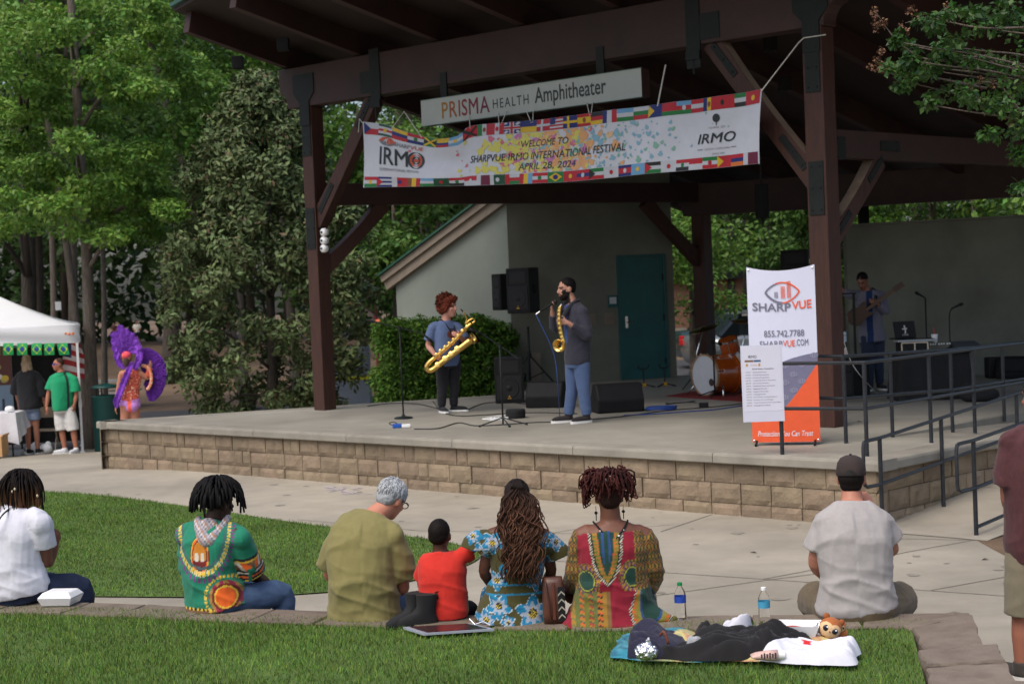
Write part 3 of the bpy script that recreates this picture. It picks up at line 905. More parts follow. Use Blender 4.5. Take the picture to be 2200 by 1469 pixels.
qq = pB[0] + (-E1) * .75
for h in (.885, .455): m_.tube([up(qq, h), up(pB[0], h)], .0175, 8)
m_.tube([qq, up(qq, .885)], .024, 8)
m_.build('return_rail', M['rail'], tB, smooth=True, autos=40)
def ramp_pt(e, t_): return pb + E1 * e + E2 * t_ + Z * (.078 * max(0, t_) + .006)
def ramp_rail(label, e, t0, posts, lead, heights=(.84, .42), low=None):
 t_ = thing('handrail', label, 'handrail', ramp_pt(e, posts[0]))
 for k in posts:
  m_ = MB(); p = ramp_pt(e, k); m_.tube([p, up(p, heights[0])], .0205, 10); m_.build('post', M['rail'], t_, smooth=True, autos=40)
 m_ = MB()
 path = []
 p0 = ramp_pt(e, posts[0])
 f0 = p0 - E2 * lead
 path += [ramp_pt(e, 8.5) + Z * heights[0], up(p0, heights[0]), up(f0 + E2 * .05, heights[0] - .005), up(f0 + E2 * .012, heights[0] - .018), up(f0, heights[0] - .06), up(f0, heights[1] + .06), up(f0 + E2 * .012, heights[1] + .018), up(f0 + E2 * .05, heights[1]), up(p0, heights[1]), ramp_pt(e, 8.5) + Z * heights[1]]
 m_.tube(path, .0175, 8); m_.build('rail', M['rail'], t_, smooth=True, autos=40)
 if low:
  m_ = MB(); m_.tube([up(p0, low), ramp_pt(e, 8.5) + Z * low], .0165, 8); m_.build('kerb_rail', M['rail'], t_, smooth=True, autos=40)
 return t_
ramp_rail('black ramp handrail fixed close along the side block wall', .10, 0, (-.12, .98, 2.5, 4.0), .28)
ramp_rail('black ramp handrail on the open outer side of the ramp with a looped end', .98, 0, (-.02, 1.5, 3.0, 4.6), .30, low=.075)
# ================================================================== VEGETATION
def leaf_mesh(name, cl, per, size, aspect=.55, out=.5, flat=.6, droop=.2, fold=.25, squash=1.0, shell=.35):
 """cl: list of (centre, radius (x,y,z)); many small folded leaves spread through each clump"""
 n = len(cl) * per
 C = np.repeat(np.array([tuple(c) for c, r in cl]), per, 0)
 Rr = np.repeat(np.array([r if isinstance(r, tuple) else (r, r, r * squash) for c, r in cl]), per, 0)
 d = NPR.normal(size=(n, 3)); d /= np.linalg.norm(d, axis=1)[:, None]
 rad = NPR.uniform(0, 1, n) ** shell
 P = C + d * rad[:, None] * Rr
 nrm = d * out + np.array([0, 0, flat]) + NPR.normal(size=(n, 3)) * .55
 nrm /= np.linalg.norm(nrm, axis=1)[:, None]
 a = NPR.normal(size=(n, 3)) + d * .6; a[:, 2] -= droop * 2
 a -= nrm * (a * nrm).sum(1)[:, None]; a /= np.linalg.norm(a, axis=1)[:, None] + 1e-9
 b = np.cross(nrm, a)
 L = size * NPR.uniform(.6, 1.25, n)[:, None]
 v = np.zeros((n, 4, 3))
 v[:, 0] = P; v[:, 2] = P + a * L
 v[:, 1] = P + a * L * .45 + b * L * aspect * .5 + nrm * L * fold * .3
 v[:, 3] = P + a * L * .45 - b * L * aspect * .5 + nrm * L * fold * .3
 i = (np.arange(n) * 4)[:, None]
 f = np.concatenate([i + np.array([0, 1, 2]), i + np.array([0, 2, 3])], 0)
 return fast_mesh(name, v.reshape(-1, 3), f)
def local(cl, root):
 inv = MW[root.name].inverted()
 return [(inv @ Vector(c), r) for c, r in cl]
def tree(name, label, base, trunk_path, r0, r1, cl, per, size, leaf, bark='bark', group=None, limbs=0, cat='tree', **kw):
 t_ = thing(name, label, cat, base, 0, group)
 m_ = MB(); path = catmull(trunk_path, 4)
 n_ = len(path)
 fl = [1 + .5 * max(0, 1 - i / 2.5) for i in range(n_)]
 m_.tube(path, [(r0 + (r1 - r0) * i / (n_ - 1)) * fl[i] for i in range(n_)], 10)
 m_.build('trunk', M[bark], t_, smooth=True)
 if limbs:
  for c, r in random.sample(cl, min(limbs, len(cl))):
   c = Vector(c); m_ = MB()
   k = min(range(int(n_ * .3), n_), key=lambda i: abs(path[i].z - (c.z - .5 * (V(c.x, c.y, 0) - V(path[i].x, path[i].y, 0)).length)))
   a = path[k]; mid = a.lerp(c, .5) + V(0, 0, .12 * (c - a).length)
   pts = catmull([a, mid, c], 4); rr = max(.012, min(r0, r1 * 2) * .42)
   m_.tube(pts, [rr * (1 - .75 * i / (len(pts) - 1)) for i in range(len(pts))], 6)
   m_.build('limb', M[bark], t_, smooth=True)
 me = leaf_mesh('crown', local(cl, t_), per, size, **kw)
 link_mesh(me, 'crown', M[leaf], t_, smooth=False)
 return t_
def sprays(lst, d0, d1, r=.55):
 out = []
 for x, y in lst:
  d = random.uniform(d0, d1)
  for k in range(3):
   jx, jy = random.uniform(-26, 26), random.uniform(-16, 16)
   q = r * random.uniform(.45, .8)
   out.append((D(x + jx, y + jy, d + random.uniform(-.5, .5)), (q * 1.15, q * 1.1, q * .5)))
 return out
g0 = zground(-7.5, 33)
brightA = [(250, 70), (225, 150), (270, 110), (330, 65), (360, 140), (305, 165), (410, 135), (430, 165), (335, 205), (265, 205), (390, 195), (120, 150), (150, 60), (330, 15), (200, 10), (290, 20),
           (200, 335), (250, 325), (300, 380), (340, 415), (280, 420), (230, 460), (170, 430), (355, 445), (140, 300), (250, 500), (310, 480), (330, 330), (210, 260), (150, 390), (220, 400), (110, 360), (180, 490), (130, 240), (100, 210), (120, 450), (320, 500)]
tA = D(197, 890, 33)
tree('sweetgum_tree', 'grey slender trunk with bright green drooping sprays rising beside the white tent', V(tA.x, 33, g0), [V(tA.x, 33, g0)] + [D(x, y, 33) for x, y in ((192, 700), (186, 540), (172, 330), (162, 150), (152, 0), (146, -120))], .135, .06, sprays(brightA, 30.5, 34), 190, .12, 'leafA', limbs=8)
brightB = [(20, 40), (60, 80), (15, 130), (50, 180), (25, 240), (5, 310), (40, 360), (70, 300), (30, 430), (10, 500), (60, 470), (90, 20), (75, 410), (-30, 100), (-30, 350), (60, 240), (-40, 480)]
tB_ = D(52, 880, 36)
tree('sweetgum_tree', 'dark trunk with bright green leaf sprays at the left edge above the white tent', V(tB_.x, 36, g0), [V(tB_.x, 36, g0)] + [D(x, y, 36) for x, y in ((62, 700), (60, 500), (52, 300), (46, 100), (40, -150))], .19, .10, sprays(brightB, 31, 35), 190, .12, 'leafA', 'barkd', limbs=7)
def trunk_only(label, x0, y0, x1, y1, d, r, cl=None, group=None, bark='bark', leaf='leafB', per=120, size=.2, top=None):
 a, b = D(x0, y0, d), D(x1, y1, d)
 base = V(a.x, d, zground(a.x, d))
 dirn = (b - a) / (b.z - a.z)
 H = top or 12.5
 pts = [base, base + dirn * (H * .3) + V(.05, 0, 0), base + dirn * (H * .65) - V(.05, 0, 0), base + dirn * H]
 if cl is None:
  cl = []
  for k in range(46):
   h_ = random.uniform(.42, 1.03) * H; sp_ = 2.6 * (1.15 - .55 * h_ / H)
   an = random.uniform(0, 6.28); rr = sp_ * math.sqrt(random.random())
   q = random.uniform(.5, 1.0)
   cl.append((base + dirn * h_ + V(math.cos(an) * rr, math.sin(an) * rr, 0), (q * 1.1, q * 1.1, q * .6)))
 return tree('woodland_tree', label, base, pts, r, r * .45, cl, per, size, leaf, bark, group, limbs=8)
gr = 'tall slender trees of the wood behind the tent'
trunk_only('pale trunk rising straight between the tent roof and the leaning trunk', 139, 640, 137, 300, 37, .125, group=gr, per=110)
trunk_only('grey trunk leaning left, just left of the main grey trunk', 180, 760, 158, 580, 36, .10, group=gr, leaf='leafA', per=100)
trunk_only('thin pale stem just right of the main grey trunk', 216, 760, 212, 560, 38, .07, group=gr, leaf='leafA', per=100)
trunk_only('thin trunk behind the tent peak with a white notice beside it', 103, 640, 101, 540, 42, .10, group=gr)
trunk_only('broad dark trunk behind the tent roof slope', 66, 660, 64, 500, 45, .24, group=gr, bark='barkd')
trunk_only('dark trunk with pale base beyond the carnival dancer, nearest the magnolia', 366, 760, 362, 600, 58, .28, group=gr, bark='barkd', leaf='leafC', per=90, size=.28)
trunk_only('tall bent grey trunk above the magnolia top, left of the roof corner', 505, 260, 465, 110, 44, .15, group=gr, leaf='leafB', per=100)
trunk_only('pale trunk standing directly behind the end of the front beam', 613, 250, 603, 150, 40, .12, group=gr, leaf='leafA', per=100)
trunk_only('slim trunk seen under the side beam beside the store roof', 925, 470, 922, 440, 46, .12, group=gr, leaf='leafB')
trunk_only('dark trunk between store corner and rear post', 1490, 520, 1486, 440, 52, .16, group=gr, leaf='leafA', per=130)
trunk_only('dark trunk behind the banner stand and rear beam', 1597, 680, 1600, 500, 44, .15, group=gr, bark='barkd', leaf='leafB', per=140)
trunk_only('dark trunk left of the white banner stand top', 1570, 690, 1566, 520, 56, .13, group=gr, bark='barkd', leaf='leafB', per=140)
trunk_only('leafy tree above the screen wall near the steel post', 1830, 430, 1830, 330, 44, .15, group=gr, leaf='leafB', per=150)
trunk_only('leafy tree above the screen wall near the right edge', 2080, 430, 2080, 330, 40, .15, group=gr, leaf='leafA', per=150)
def low_tree(name, label, x, d, zc, rad, n, leaf, size, per, seed=0):
 a = D(x, 700, d); base = V(a.x, d, zground(a.x, d))
 cl = []
 for k in range(n):
  p = Vector(NPR.normal(size=3)).normalized() * random.random() ** .5
  q = random.uniform(.35, .7)
  cl.append((V(base.x + p.x * rad[0], d + p.y * rad[1], zc + p.z * rad[2]), (q * 1.2, q * 1.2, q * .5)))
 return tree(name, label, base, [base, base + Z * (zc - base.z) * .5, V(base.x + .1, d, zc + rad[2] * .7)], .09, .04, cl, per, size, leaf, limbs=10)
low_tree('cypress_tree', 'feathery yellow-green young tree between store corner and rear post', 1488, 36, 3.0, (1.0, 1.2, 2.0), 34, 'leafA', .13, 130)
low_tree('young_tree', 'mid green bushy tree behind the rear beam and banner stand', 1660, 42, 4.3, (2.6, 1.6, 2.4), 60, 'leafB', .18, 140)
low_tree('young_tree', 'low green tree between rear post and right front post', 1760, 37, 3.4, (1.6, 1.2, 1.8), 40, 'leafB', .16, 140)
low_tree('young_tree', 'dense green tree over the top of the screen wall', 2010, 36, 4.6, (3.4, 1.6, 1.7), 80, 'leafA', .18, 140)
low_tree('young_tree', 'green tree filling the gap over the store roof below the side beam', 850, 39, 3.4, (2.6, 1.6, 2.6), 70, 'leafB', .18, 140)
low_tree('young_tree', 'yellow-green sapling glowing behind the magnolia top', 520, 40, 6.4, (2.2, 1.6, 2.2), 50, 'leafA', .18, 120)
low_tree('young_tree', 'bright green sapling behind the sign and left front brace', 780, 41, 5.2, (2.6, 1.6, 2.2), 60, 'leafA', .18, 120)
cl = []
for k in range(620):
 x = random.uniform(-52, 46); y = random.uniform(62, 100)
 z_ = random.uniform(4.6, 21)
 if x > 4: z_ = random.uniform(0, 21)
 q = random.uniform(1.2, 2.3)
 cl.append((V(x, y, z_), (q * 1.25, q * 1.1, q * .7)))
for k in range(520):
 x = random.uniform(-56, 50); y = random.uniform(98, 116); q = 2.6
 cl.append((V(x, y, random.uniform(1, 27)), (q * 1.3, q, q)))
rear = [c for c in cl if c[0].y > 97.9]; cl = [c for c in cl if c[0].y <= 97.9]
me = leaf_mesh('woodland', rear, 130, .85, out=.4, shell=.4)
link_mesh(me, 'distant_woodland', M['leafC'], smooth=False, kind='stuff', label='farthest dark green band of the wood', cat='wood')
me = leaf_mesh('woodland', cl, 210, .40, out=.4, shell=.4)
link_mesh(me, 'woodland', M['leafC'], smooth=False, kind='stuff', label='dark green far wood filling the background', cat='wood')
mb = MB()
for k in range(95):
 x = random.uniform(-50, 44); y = random.uniform(56, 108); r_ = random.uniform(.10, .22)
 if -.25 < x / y < -.185 and y < 92: continue
 b_ = V(x, y, zground(x, y) - .2)
 mb.tube([b_, b_ + V(random.uniform(-.3, .3), 0, 7), b_ + V(random.uniform(-.6, .6), 0, 16)], [r_ * 1.2, r_, r_ * .5], 7)
mb.build('woodland_trunks', M['barkd'], smooth=True, kind='stuff', label='many thin dark trunks of the far wood', cat='wood')
mg = D(585, 868, 31.5); mbase = V(mg.x, 31.5, zground(mg.x, 31.5))
cl = []
for k in range(400):
 h_ = random.random() ** .85
 prof = 1.95 * math.sin(math.pi * (.17 + .79 * h_)) ** .8 * (1.02 - .30 * h_ ** 2.2)
 an = random.uniform(0, 6.283); rr = prof * random.uniform(.55, 1.06)
 q = random.uniform(.2, .36)
 cl.append((V(mbase.x - .1 + .15 * h_ + math.cos(an) * rr * 1.05, mbase.y + math.sin(an) * rr, -.25 + 6.6 * h_), (q * 1.15, q * 1.15, q * .8)))
mag = tree('magnolia_tree', 'dense dark evergreen magnolia behind the left front post', mbase, [mbase, mbase + V(.05, 0, 2), mbase + V(.1, 0, 5.4)], .13, .04, cl, 120, .135, 'leafM', 'barkd', limbs=14, aspect=.42, out=1.1, flat=.35, droop=-.1)
u_ = [c for c in local(cl, mag)]
link_mesh(leaf_mesh('underleaf', u_, 6, .13, aspect=.42, out=-.6, flat=-.2), 'underleaf', M['leafU'], mag, smooth=False)
hg = thing('hedge', 'clipped bright green hedge beside the store wall behind the young saxophonist', 'hedge', (-1.4, 27.3, -.2))
cl = []
for k in range(330):
 t_ = random.random(); sd_ = random.uniform(-.55, .55)
 x = -2.14 + 2.14 * t_; y = 26.85 + .95 * t_ + sd_
 zt = 1.62 - .22 * max(0, (t_ - .75) / .25)
 cl.append((V(x, y, random.uniform(-.1, zt)), random.uniform(.16, .26)))
for k in range(70):
 t_ = random.random()
 cl.append((V(-2.1 + 2.1 * t_, 26.85 + .95 * t_ + random.uniform(-.5, .5), 1.68 + random.uniform(-.05, .12) - .25 * max(0, (t_ - .75) / .25)), .13))
link_mesh(leaf_mesh('foliage', local(cl, hg), 150, .075, aspect=.5), 'foliage', M['leafH'], hg, smooth=False)
for k in range(9):
 mb = MB(); x = -2.05 + .25 * k; mb.tube([V(x, 26.9 + .11 * k, -.3), V(x + .05, 26.9 + .11 * k, .5), V(x - .04, 26.95 + .11 * k, 1.3)], [.035, .03, .012], 6)
 mb.build('stem', M['barkd'], hg)
sheet('verge', -4.55, 1.6, 31, 45, 10, 14, lambda x, y: zg(x, y) + .02, M['soil'], kind='structure')
vp = [V(-4.5, 33.5, 0), V(1.6, 33.5, 0), V(1.6, 45, 0), V(-4.5, 45, 0)]
grass('verge_grass', vp, -4.5, 1.6, 33.5, 45, 420, zg(-3, 36) + .01, .09, .02, 'rough green grass of the verge beyond the stage')
cmx = 12.6
base = V(5.9, 13.4, -.0)
cl = []
for x, y, r in [(1990, 55, .10), (2050, 95, .15), (2110, 55, .15), (2150, 150, .18), (1995, 150, .10), (2060, 185, .14), (1950, 170, .07), (2120, 225, .13), (2185, 270, .15), (2195, 330, .09), (2100, 120, .15), (2175, 60, .18), (2185, 395, .05), (2190, 180, .18), (2030, 35, .09), (1935, 90, .06), (1915, 150, .05), (2075, 215, .10), (2150, 20, .15), (1960, 120, .09), (2020, 125, .12), (2160, 225, .12), (2010, 215, .07), (2130, 290, .06), (2230, 120, .25), (2240, 260, .22), (2260, 20, .25), (1945, 150, .06), (2085, 20, .10)]:
 for k in range(3):
  cl.append((D(x + random.uniform(-18, 18), y + random.uniform(-14, 14), cmx + random.uniform(-.35, .35)), (r * random.uniform(.6, .9), r * .8, r * random.uniform(.4, .65))))
random.seed(5)
cm = tree('crape_myrtle', 'crape myrtle twigs with rusty seed heads hanging into the upper right corner', base, [base, V(5.7, 13.3, 1.5), V(5.2, 13.0, 3.2), D(2330, 60, 12.8), D(2290, -120, 12.7)], .06, .02, cl, 44, .058, 'leafG', limbs=12, aspect=.6, squash=.8)
se = []
for x, y in [(1878, 28), (1885, 55), (1888, 118), (1880, 135), (1940, 62), (1900, 45), (1975, 30), (2080, 200), (2110, 180), (1962, 22), (2170, 260), (2130, 190), (1893, 142), (1905, 150), (2040, 10), (1885, 40)]:
 for k in range(2): se.append((D(x + random.uniform(-8, 8), y + random.uniform(-10, 10), cmx), (.025, .025, .035)))
link_mesh(leaf_mesh('seed_head', local(se, cm), 26, .022, aspect=.8), 'seed_head', M['seed'], cm, smooth=False)
for pts in ([(2120, 120), (2000, 130), (1930, 90), (1880, 25)], [(2120, 190), (2000, 165), (1930, 150), (1882, 125)], [(2200, 60), (2100, 60), (2000, 40), (1945, 50)], [(2200, 250), (2140, 180), (2060, 190)]):
 mb = MB(); mb.tube(catmull([D(x, y, cmx) for x, y in pts], 4), [.010 - .0006 * i for i in range(4 * (len(pts) - 1) + 1)], 6)
 mb.build('twig', M['bark'], cm, smooth=True)
# ================================================================== SIGN AND BANNER ON THE FRONT BEAM
SN = -BN                                                     # towards the audience
def stroke(mb, pts, w_, fn, mi=0, closed=False):
 """ribbon along 2D points"""
 n = len(pts); L = []; Rr = []
 for i in range(n):
  a = Vector(pts[(i - 1) % n] if (closed or i) else pts[0]); b = Vector(pts[(i + 1) % n] if (closed or i < n - 1) else pts[-1])
  t = (b - a); t = t.normalized() if t.length else Vector((1, 0)); o = Vector((-t.y, t.x)) * w_ / 2
  p = Vector(pts[i]); L.append(fn(*(p + o))); Rr.append(fn(*(p - o)))
 vs = L + Rr
 fs = [(i, (i + 1) % n, n + (i + 1) % n, n + i) for i in range(n if closed else n - 1)]
 mb.add(vs, fs, mi)
def disc(mb, c, r, fn, mi=0, n=10, ry=None):
 mb.add([fn(c[0] + r * math.cos(6.2832 * k / n), c[1] + (ry or r) * math.sin(6.2832 * k / n)) for k in range(n)], [tuple(range(n))], mi)
def quad(mb, x0, y0, x1, y1, fn, mi=0, nx=1):
 for k in range(nx):
  a, b = x0 + (x1 - x0) * k / nx, x0 + (x1 - x0) * (k + 1) / nx
  mb.add([fn(a, y0), fn(b, y0), fn(b, y1), fn(a, y1)], [(0, 1, 2, 3)], mi)
p_s = FL + SN * .20
sg_ = [PL(x, y, p_s, BN) for x, y in ((907, 274), (1380, 206), (1377, 141), (905, 222))]
s0 = (sg_[0] + sg_[3]) / 2; s1 = (sg_[1] + sg_[2]) / 2
sl = (V(s1.x, s1.y, 0) - V(s0.x, s0.y, 0)).length
zc_ = (s0.z + s1.z) / 2; sh = ((sg_[3].z - sg_[0].z) + (sg_[2].z - sg_[1].z)) / 2
so = V(s0.x, s0.y, zc_ - sh / 2)
print('SIGN', so, sl, sh, s0.z, s1.z)
sign = thing('hanging_sign', 'long white name sign hanging under the front beam above the flag banner', 'sign', so)
m_ = MB(); m_.prism([(0, 0), (sl, 0), (sl, sh), (0, sh)], -.16, so, BE, Z)
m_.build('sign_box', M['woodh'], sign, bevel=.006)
m_ = MB(); m_.prism([(.0, .0), (sl, .0), (sl, sh), (.0, sh)], .006, so + SN * .001, BE, Z)
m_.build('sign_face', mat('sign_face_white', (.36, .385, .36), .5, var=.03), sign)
m_ = MB()
for z_ in (-.008, sh): m_.prism([(-.01, z_), (sl + .01, z_), (sl + .01, z_ + .008), (-.01, z_ + .008)], .014, so, BE, Z)
m_.build('edge_trim', M['groof'], sign)
def sf(x, y): return so + BE * x + Z * y + SN * .010
m_ = MB(); x = .105 * sl
cols = [(214, 150, 30), (206, 110, 40), (200, 80, 45), (185, 45, 55), (170, 40, 75), (150, 30, 80)]
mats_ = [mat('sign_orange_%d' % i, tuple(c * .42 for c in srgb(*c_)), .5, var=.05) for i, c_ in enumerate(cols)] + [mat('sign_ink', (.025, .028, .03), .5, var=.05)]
hP = sh * .62
tw_ = sum(text_geo(ch, .008)[2] for ch in 'PRISMA'); gap_ = sl * .0075
kx = (sl * .232 - 5 * gap_) / tw_
for i, ch in enumerate('PRISMA'):
 m_.text(ch, lambda a, b, x=x: sf(x + a * kx / (hP / .7), sh * .2 + b), hP / .7, bold=.008, mi=i)
 x += text_geo(ch, .008)[2] * kx + gap_
hx = sl * .353
m_.text('HEALTH', lambda a, b: sf(hx + a, sh * .30 + b), sh * .36 / .7, fit=sl * .165, mi=6, space=1.25)
ax = .546 * sl
m_.text('Amphitheater', lambda a, b: sf(ax + a, sh * .30 + b), sh * .56 / .7, bold=.012, fit=sl * .31, mi=6)
m_.build('lettering', mats_, sign)
for f_ in (.1, .82):
 q = so + BE * (sl * f_) - SN * (.07)
 m_ = MB(); m_.beam(q + Z * (sh - .01), V(q.x, q.y, ZB0 + .16), .12, .03, up=BN); m_.build('hanger_bracket', M['steel'], sign)
bp0 = FL + SN * .42
topc = catmull([V(x, y, 0) for x, y in ((783, 262), (830, 268), (880, 286), (935, 298), (988, 292), (1014, 271), (1100, 263), (1200, 252), (1270, 243), (1350, 233), (1440, 220), (1520, 211), (1590, 201), (1636, 191))], 5)
botc = catmull([V(x, y, 0) for x, y in ((780, 403), (900, 401), (1050, 398), (1230, 390), (1400, 373), (1520, 363), (1634, 352))], 5)
def curve_at(c, x):
 for a, b in zip(c[:-1], c[1:]):
  if b.x >= x: return a.y + (b.y - a.y) * (x - a.x) / max(1e-6, b.x - a.x)
 return c[-1].y
_bt = []
NB = 120
for i in range(NB + 1):
 x = 783 + (1636 - 783) * i / NB
 _bt.append((PL(x - (3 if i == 0 else 0) * 0, curve_at(topc, x), bp0, BN), PL(x - 2.5, curve_at(botc, max(780, x - 2.5)), bp0, BN)))
def bsurf(u, v, off=0):
 u = min(max(u, 0), 1); k = min(int(u * NB), NB - 1); f_ = u * NB - k
 t_ = _bt[k][0].lerp(_bt[k + 1][0], f_); b_ = _bt[k][1].lerp(_bt[k + 1][1], f_)
 p = b_.lerp(t_, v)
 wv = .035 * math.sin(u * 21 + v * 1.3) * (.4 + .6 * v) + .02 * math.sin(u * 47 - v * 3) + .03 * math.exp(-((u - .2) / .05) ** 2) * math.sin(v * 9)
 return p + SN * (wv + off)
ban = thing('festival_banner', 'long white vinyl banner edged with national flags tied under the front beam', 'banner', bsurf(.5, 0))
m_ = MB(); m_.grid(lambda u, v: bsurf(u, v), 120, 14)
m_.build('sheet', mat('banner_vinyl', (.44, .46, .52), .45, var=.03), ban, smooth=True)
FC = {'r': (190, 25, 45), 'w': (205, 210, 220), 'g': (20, 125, 60), 'b': (20, 40, 120), 'y': (230, 190, 40), 'k': (25, 25, 28), 'o': (225, 120, 40), 'c': (110, 170, 215), 'm': (110, 20, 60), 'd': (10, 80, 55), 'n': (140, 80, 50)}
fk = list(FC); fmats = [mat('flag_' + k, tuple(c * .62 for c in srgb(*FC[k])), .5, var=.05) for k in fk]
FL_TOP = [('hwr', 'tb'), ('hdwrwd', 'sy'), ('hybr', ''), ('hrwb', 'sg'), ('hgkg', 'xy'), ('hyybr', ''), ('hcwc', 'sy'), ('hrrr', 'xk'), ('vgwr', 'sn'), ('vrwr', 'sr'), ('hbbb', 'ux'), ('hby', ''), ('hrrr', '+w'), ('hrwrwrwr', 'kb'), ('hbbb', '+y'), ('hryyr', 'sn'), ('hkry', ''), ('vbwr', ''), ('hcwg', ''), ('hwgr', ''), ('hbbb', 'ty'), ('hrrg', ''), ('hcrg', 'sw'), ('hrwr', ''), ('vbyr', 'sn'), ('hrrr', 'sk'), ('hgwk', 'vr'), ('hrrr', 'sy')]
FL_BOT = [('hrwg', 'sy'), ('hbwbwb', 'tr'), ('vwrr', 'sb'), ('vnyr', ''), ('hcwg', ''), ('hddd', 'sr'), ('hrwk', 'sg'), ('hrw', 'sw'), ('vwmm', ''), ('vwddd', 'sw'), ('hwrg', 'vr'), ('vryc', ''), ('hrwr', 'sg'), ('hggg', 'dy'), ('hrrr', 'sy'), ('hrbr', 'sw'), ('hgwr', 'tk'), ('hwww', 'sr'), ('hbrrb', 'sw'), ('hccc', 'sy'), ('hkwg', 'tr'), ('hwww', 'sr'), ('hrwk', 'sg'), ('hrw', ''), ('hgwr', 'sr'), ('hrrr', 'ty'), ('hrbo', ''), ('vwmm', '')]
fm = MB()
def flag(u0, u1, v0, v1, spec, deco):
 fn = lambda x, y: bsurf(u0 + (u1 - u0) * x, v0 + (v1 - v0) * y, .004)
 fn2 = lambda x, y: bsurf(u0 + (u1 - u0) * x, v0 + (v1 - v0) * y, .0065)
 fn3 = lambda x, y: bsurf(u0 + (u1 - u0) * x, v0 + (v1 - v0) * y, .009)
 n = len(spec) - 1
 for i, c in enumerate(spec[1:]):
  if spec[0] == 'h': quad(fm, 0, 1 - (i + 1) / n, 1, 1 - i / n, fn, fk.index(c), 3)
  else: quad(fm, i / n, 0, (i + 1) / n, 1, fn, fk.index(c))
 for j in range(0, len(deco), 2):
  t_, c = deco[j], fk.index(deco[j + 1]) if deco[j + 1] in fk else 0
  if t_ == 's': disc(fm, (.5, .5), .13, fn2, c, 8, .22)
  if t_ == 't': fm.add([fn2(0, 0), fn2(.45, .5), fn2(0, 1)], [(0, 1, 2)], c)
  if t_ == '+':
   quad(fm, .3, 0, .45, 1, fn2, c); quad(fm, 0, .4, .3, .6, fn2, c); quad(fm, .45, .4, 1, .6, fn2, c)
  if t_ == 'x':
   stroke(fm, [(.05, .05), (.95, .95)], .16, fn2, c); stroke(fm, [(.05, .95), (.95, .05)], .16, fn3, c)
  if t_ == 'u':
   w_, r_ = fk.index('w'), fk.index('r')
   stroke(fm, [(.05, .05), (.95, .95)], .18, fn2, w_); stroke(fm, [(.05, .95), (.95, .05)], .18, fn2, w_)
   quad(fm, .36, 0, .64, 1, fn3, w_); quad(fm, 0, .34, .36, .66, fn3, w_); quad(fm, .64, .34, 1, .66, fn3, w_)
   f4 = lambda x, y: bsurf(u0 + (u1 - u0) * x, v0 + (v1 - v0) * y, .0115)
   quad(fm, .43, 0, .57, 1, f4, r_); quad(fm, 0, .42, .43, .58, f4, r_); quad(fm, .57, .42, 1, .58, f4, r_)
  if t_ == 'k': quad(fm, 0, .46, .42, 1, fn2, c)
  if t_ == 'v': quad(fm, 0, 0, .28, 1, fn2, c)
  if t_ == 'd':
   fm.add([fn2(.5, .08), fn2(.92, .5), fn2(.5, .92), fn2(.08, .5)], [(0, 1, 2, 3)], c); disc(fm, (.5, .5), .17, fn3, fk.index('b'), 8, .24)
nT = len(FL_TOP)
for i, (a, d_) in enumerate(FL_TOP): flag(.003 + .994 * i / nT, .003 + .994 * (i + 1) / nT, .815, .998, a, d_)
fm.build('flag_border', fmats, ban); fm = MB()
for i, (a, d_) in enumerate(FL_BOT): flag(.003 + .994 * i / nT, .003 + .994 * (i + 1) / nT, .004, .165, a, d_)
fm.build('flag_border', fmats, ban)
pc = [(228, 222, 110), (238, 178, 120), (205, 130, 190), (140, 190, 215), (222, 120, 145), (140, 195, 175), (240, 205, 160)]
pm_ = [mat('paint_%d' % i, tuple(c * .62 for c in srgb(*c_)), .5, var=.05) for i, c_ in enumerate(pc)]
sp = MB(); rnd = random.Random(5)
def blob(u, v, r, c, off):
 n = 9; ph = rnd.uniform(0, 6)
 sp.add([bsurf(u + r * .155 * (1 + .35 * math.sin(3 * a + ph)) * math.cos(a), min(.805, max(.175, v + r * (1 + .35 * math.cos(2 * a + ph)) * math.sin(a))), off) for a in [6.2832 * k / n for k in range(n)]], [tuple(range(n))], c)
for k in range(620):
 c = rnd.choice([0, 0, 0, 1, 1, 2, 3, 3, 4, 5, 6])
 mu, sg2 = {0: (.41, .07), 1: (.52, .06), 2: (.46, .05), 3: (.63, .09), 4: (.40, .10), 5: (.58, .10), 6: (.5, .06)}[c]
 r_ = abs(rnd.gauss(0, .024)) + .007
 blob(rnd.gauss(mu, sg2), rnd.uniform(.18, .8), r_ * (1.25 if c < 3 else .8), c, .0035 + .000004 * k)
for u, v, r_, c in ((.44, .66, .11, 2), (.47, .73, .10, 2), (.52, .27, .10, 1), (.55, .3, .1, 1), (.53, .68, .09, 0), (.36, .32, .07, 4), (.37, .45, .07, 4), (.40, .25, .07, 0), (.39, .55, .09, 0), (.57, .78, .05, 4), (.64, .66, .05, 3)):
 blob(u, v, r_, c, .0036)
sp.build('paint_splatter', pm_, ban)
lt = MB(); INK, RED, GRY = 0, 1, 2
def btext(s_, u0, u1, v, h, mi=0, bold=.0, shear=0, space=1):
 w_ = text_geo(s_, bold, shear, space)[2]
 lt.text(s_, lambda a, b: bsurf(u0 + a, v + b, .007), h / .7, bold=bold, shear=shear, fit=(u1 - u0), mi=mi, space=space)
btext('WELCOME TO', .395, .512, .585, .105, bold=.008, shear=.15)
btext('SHARPVUE IRMO INTERNATIONAL FESTIVAL', .266, .66, .385, .115, bold=.008, shear=.15)
btext('APRIL 28, 2024', .39, .53, .225, .105, bold=.008, shear=.15)
btext('SHARP', .082, .115, .70, .07, 2, .012, .15); btext('VUE', .116, .145, .70, .07, 1, .012, .15)
btext('IRM', .045, .111, .37, .28, 0, .012)
btext('INTERNATIONAL FESTIVAL', .047, .139, .265, .045, 2)
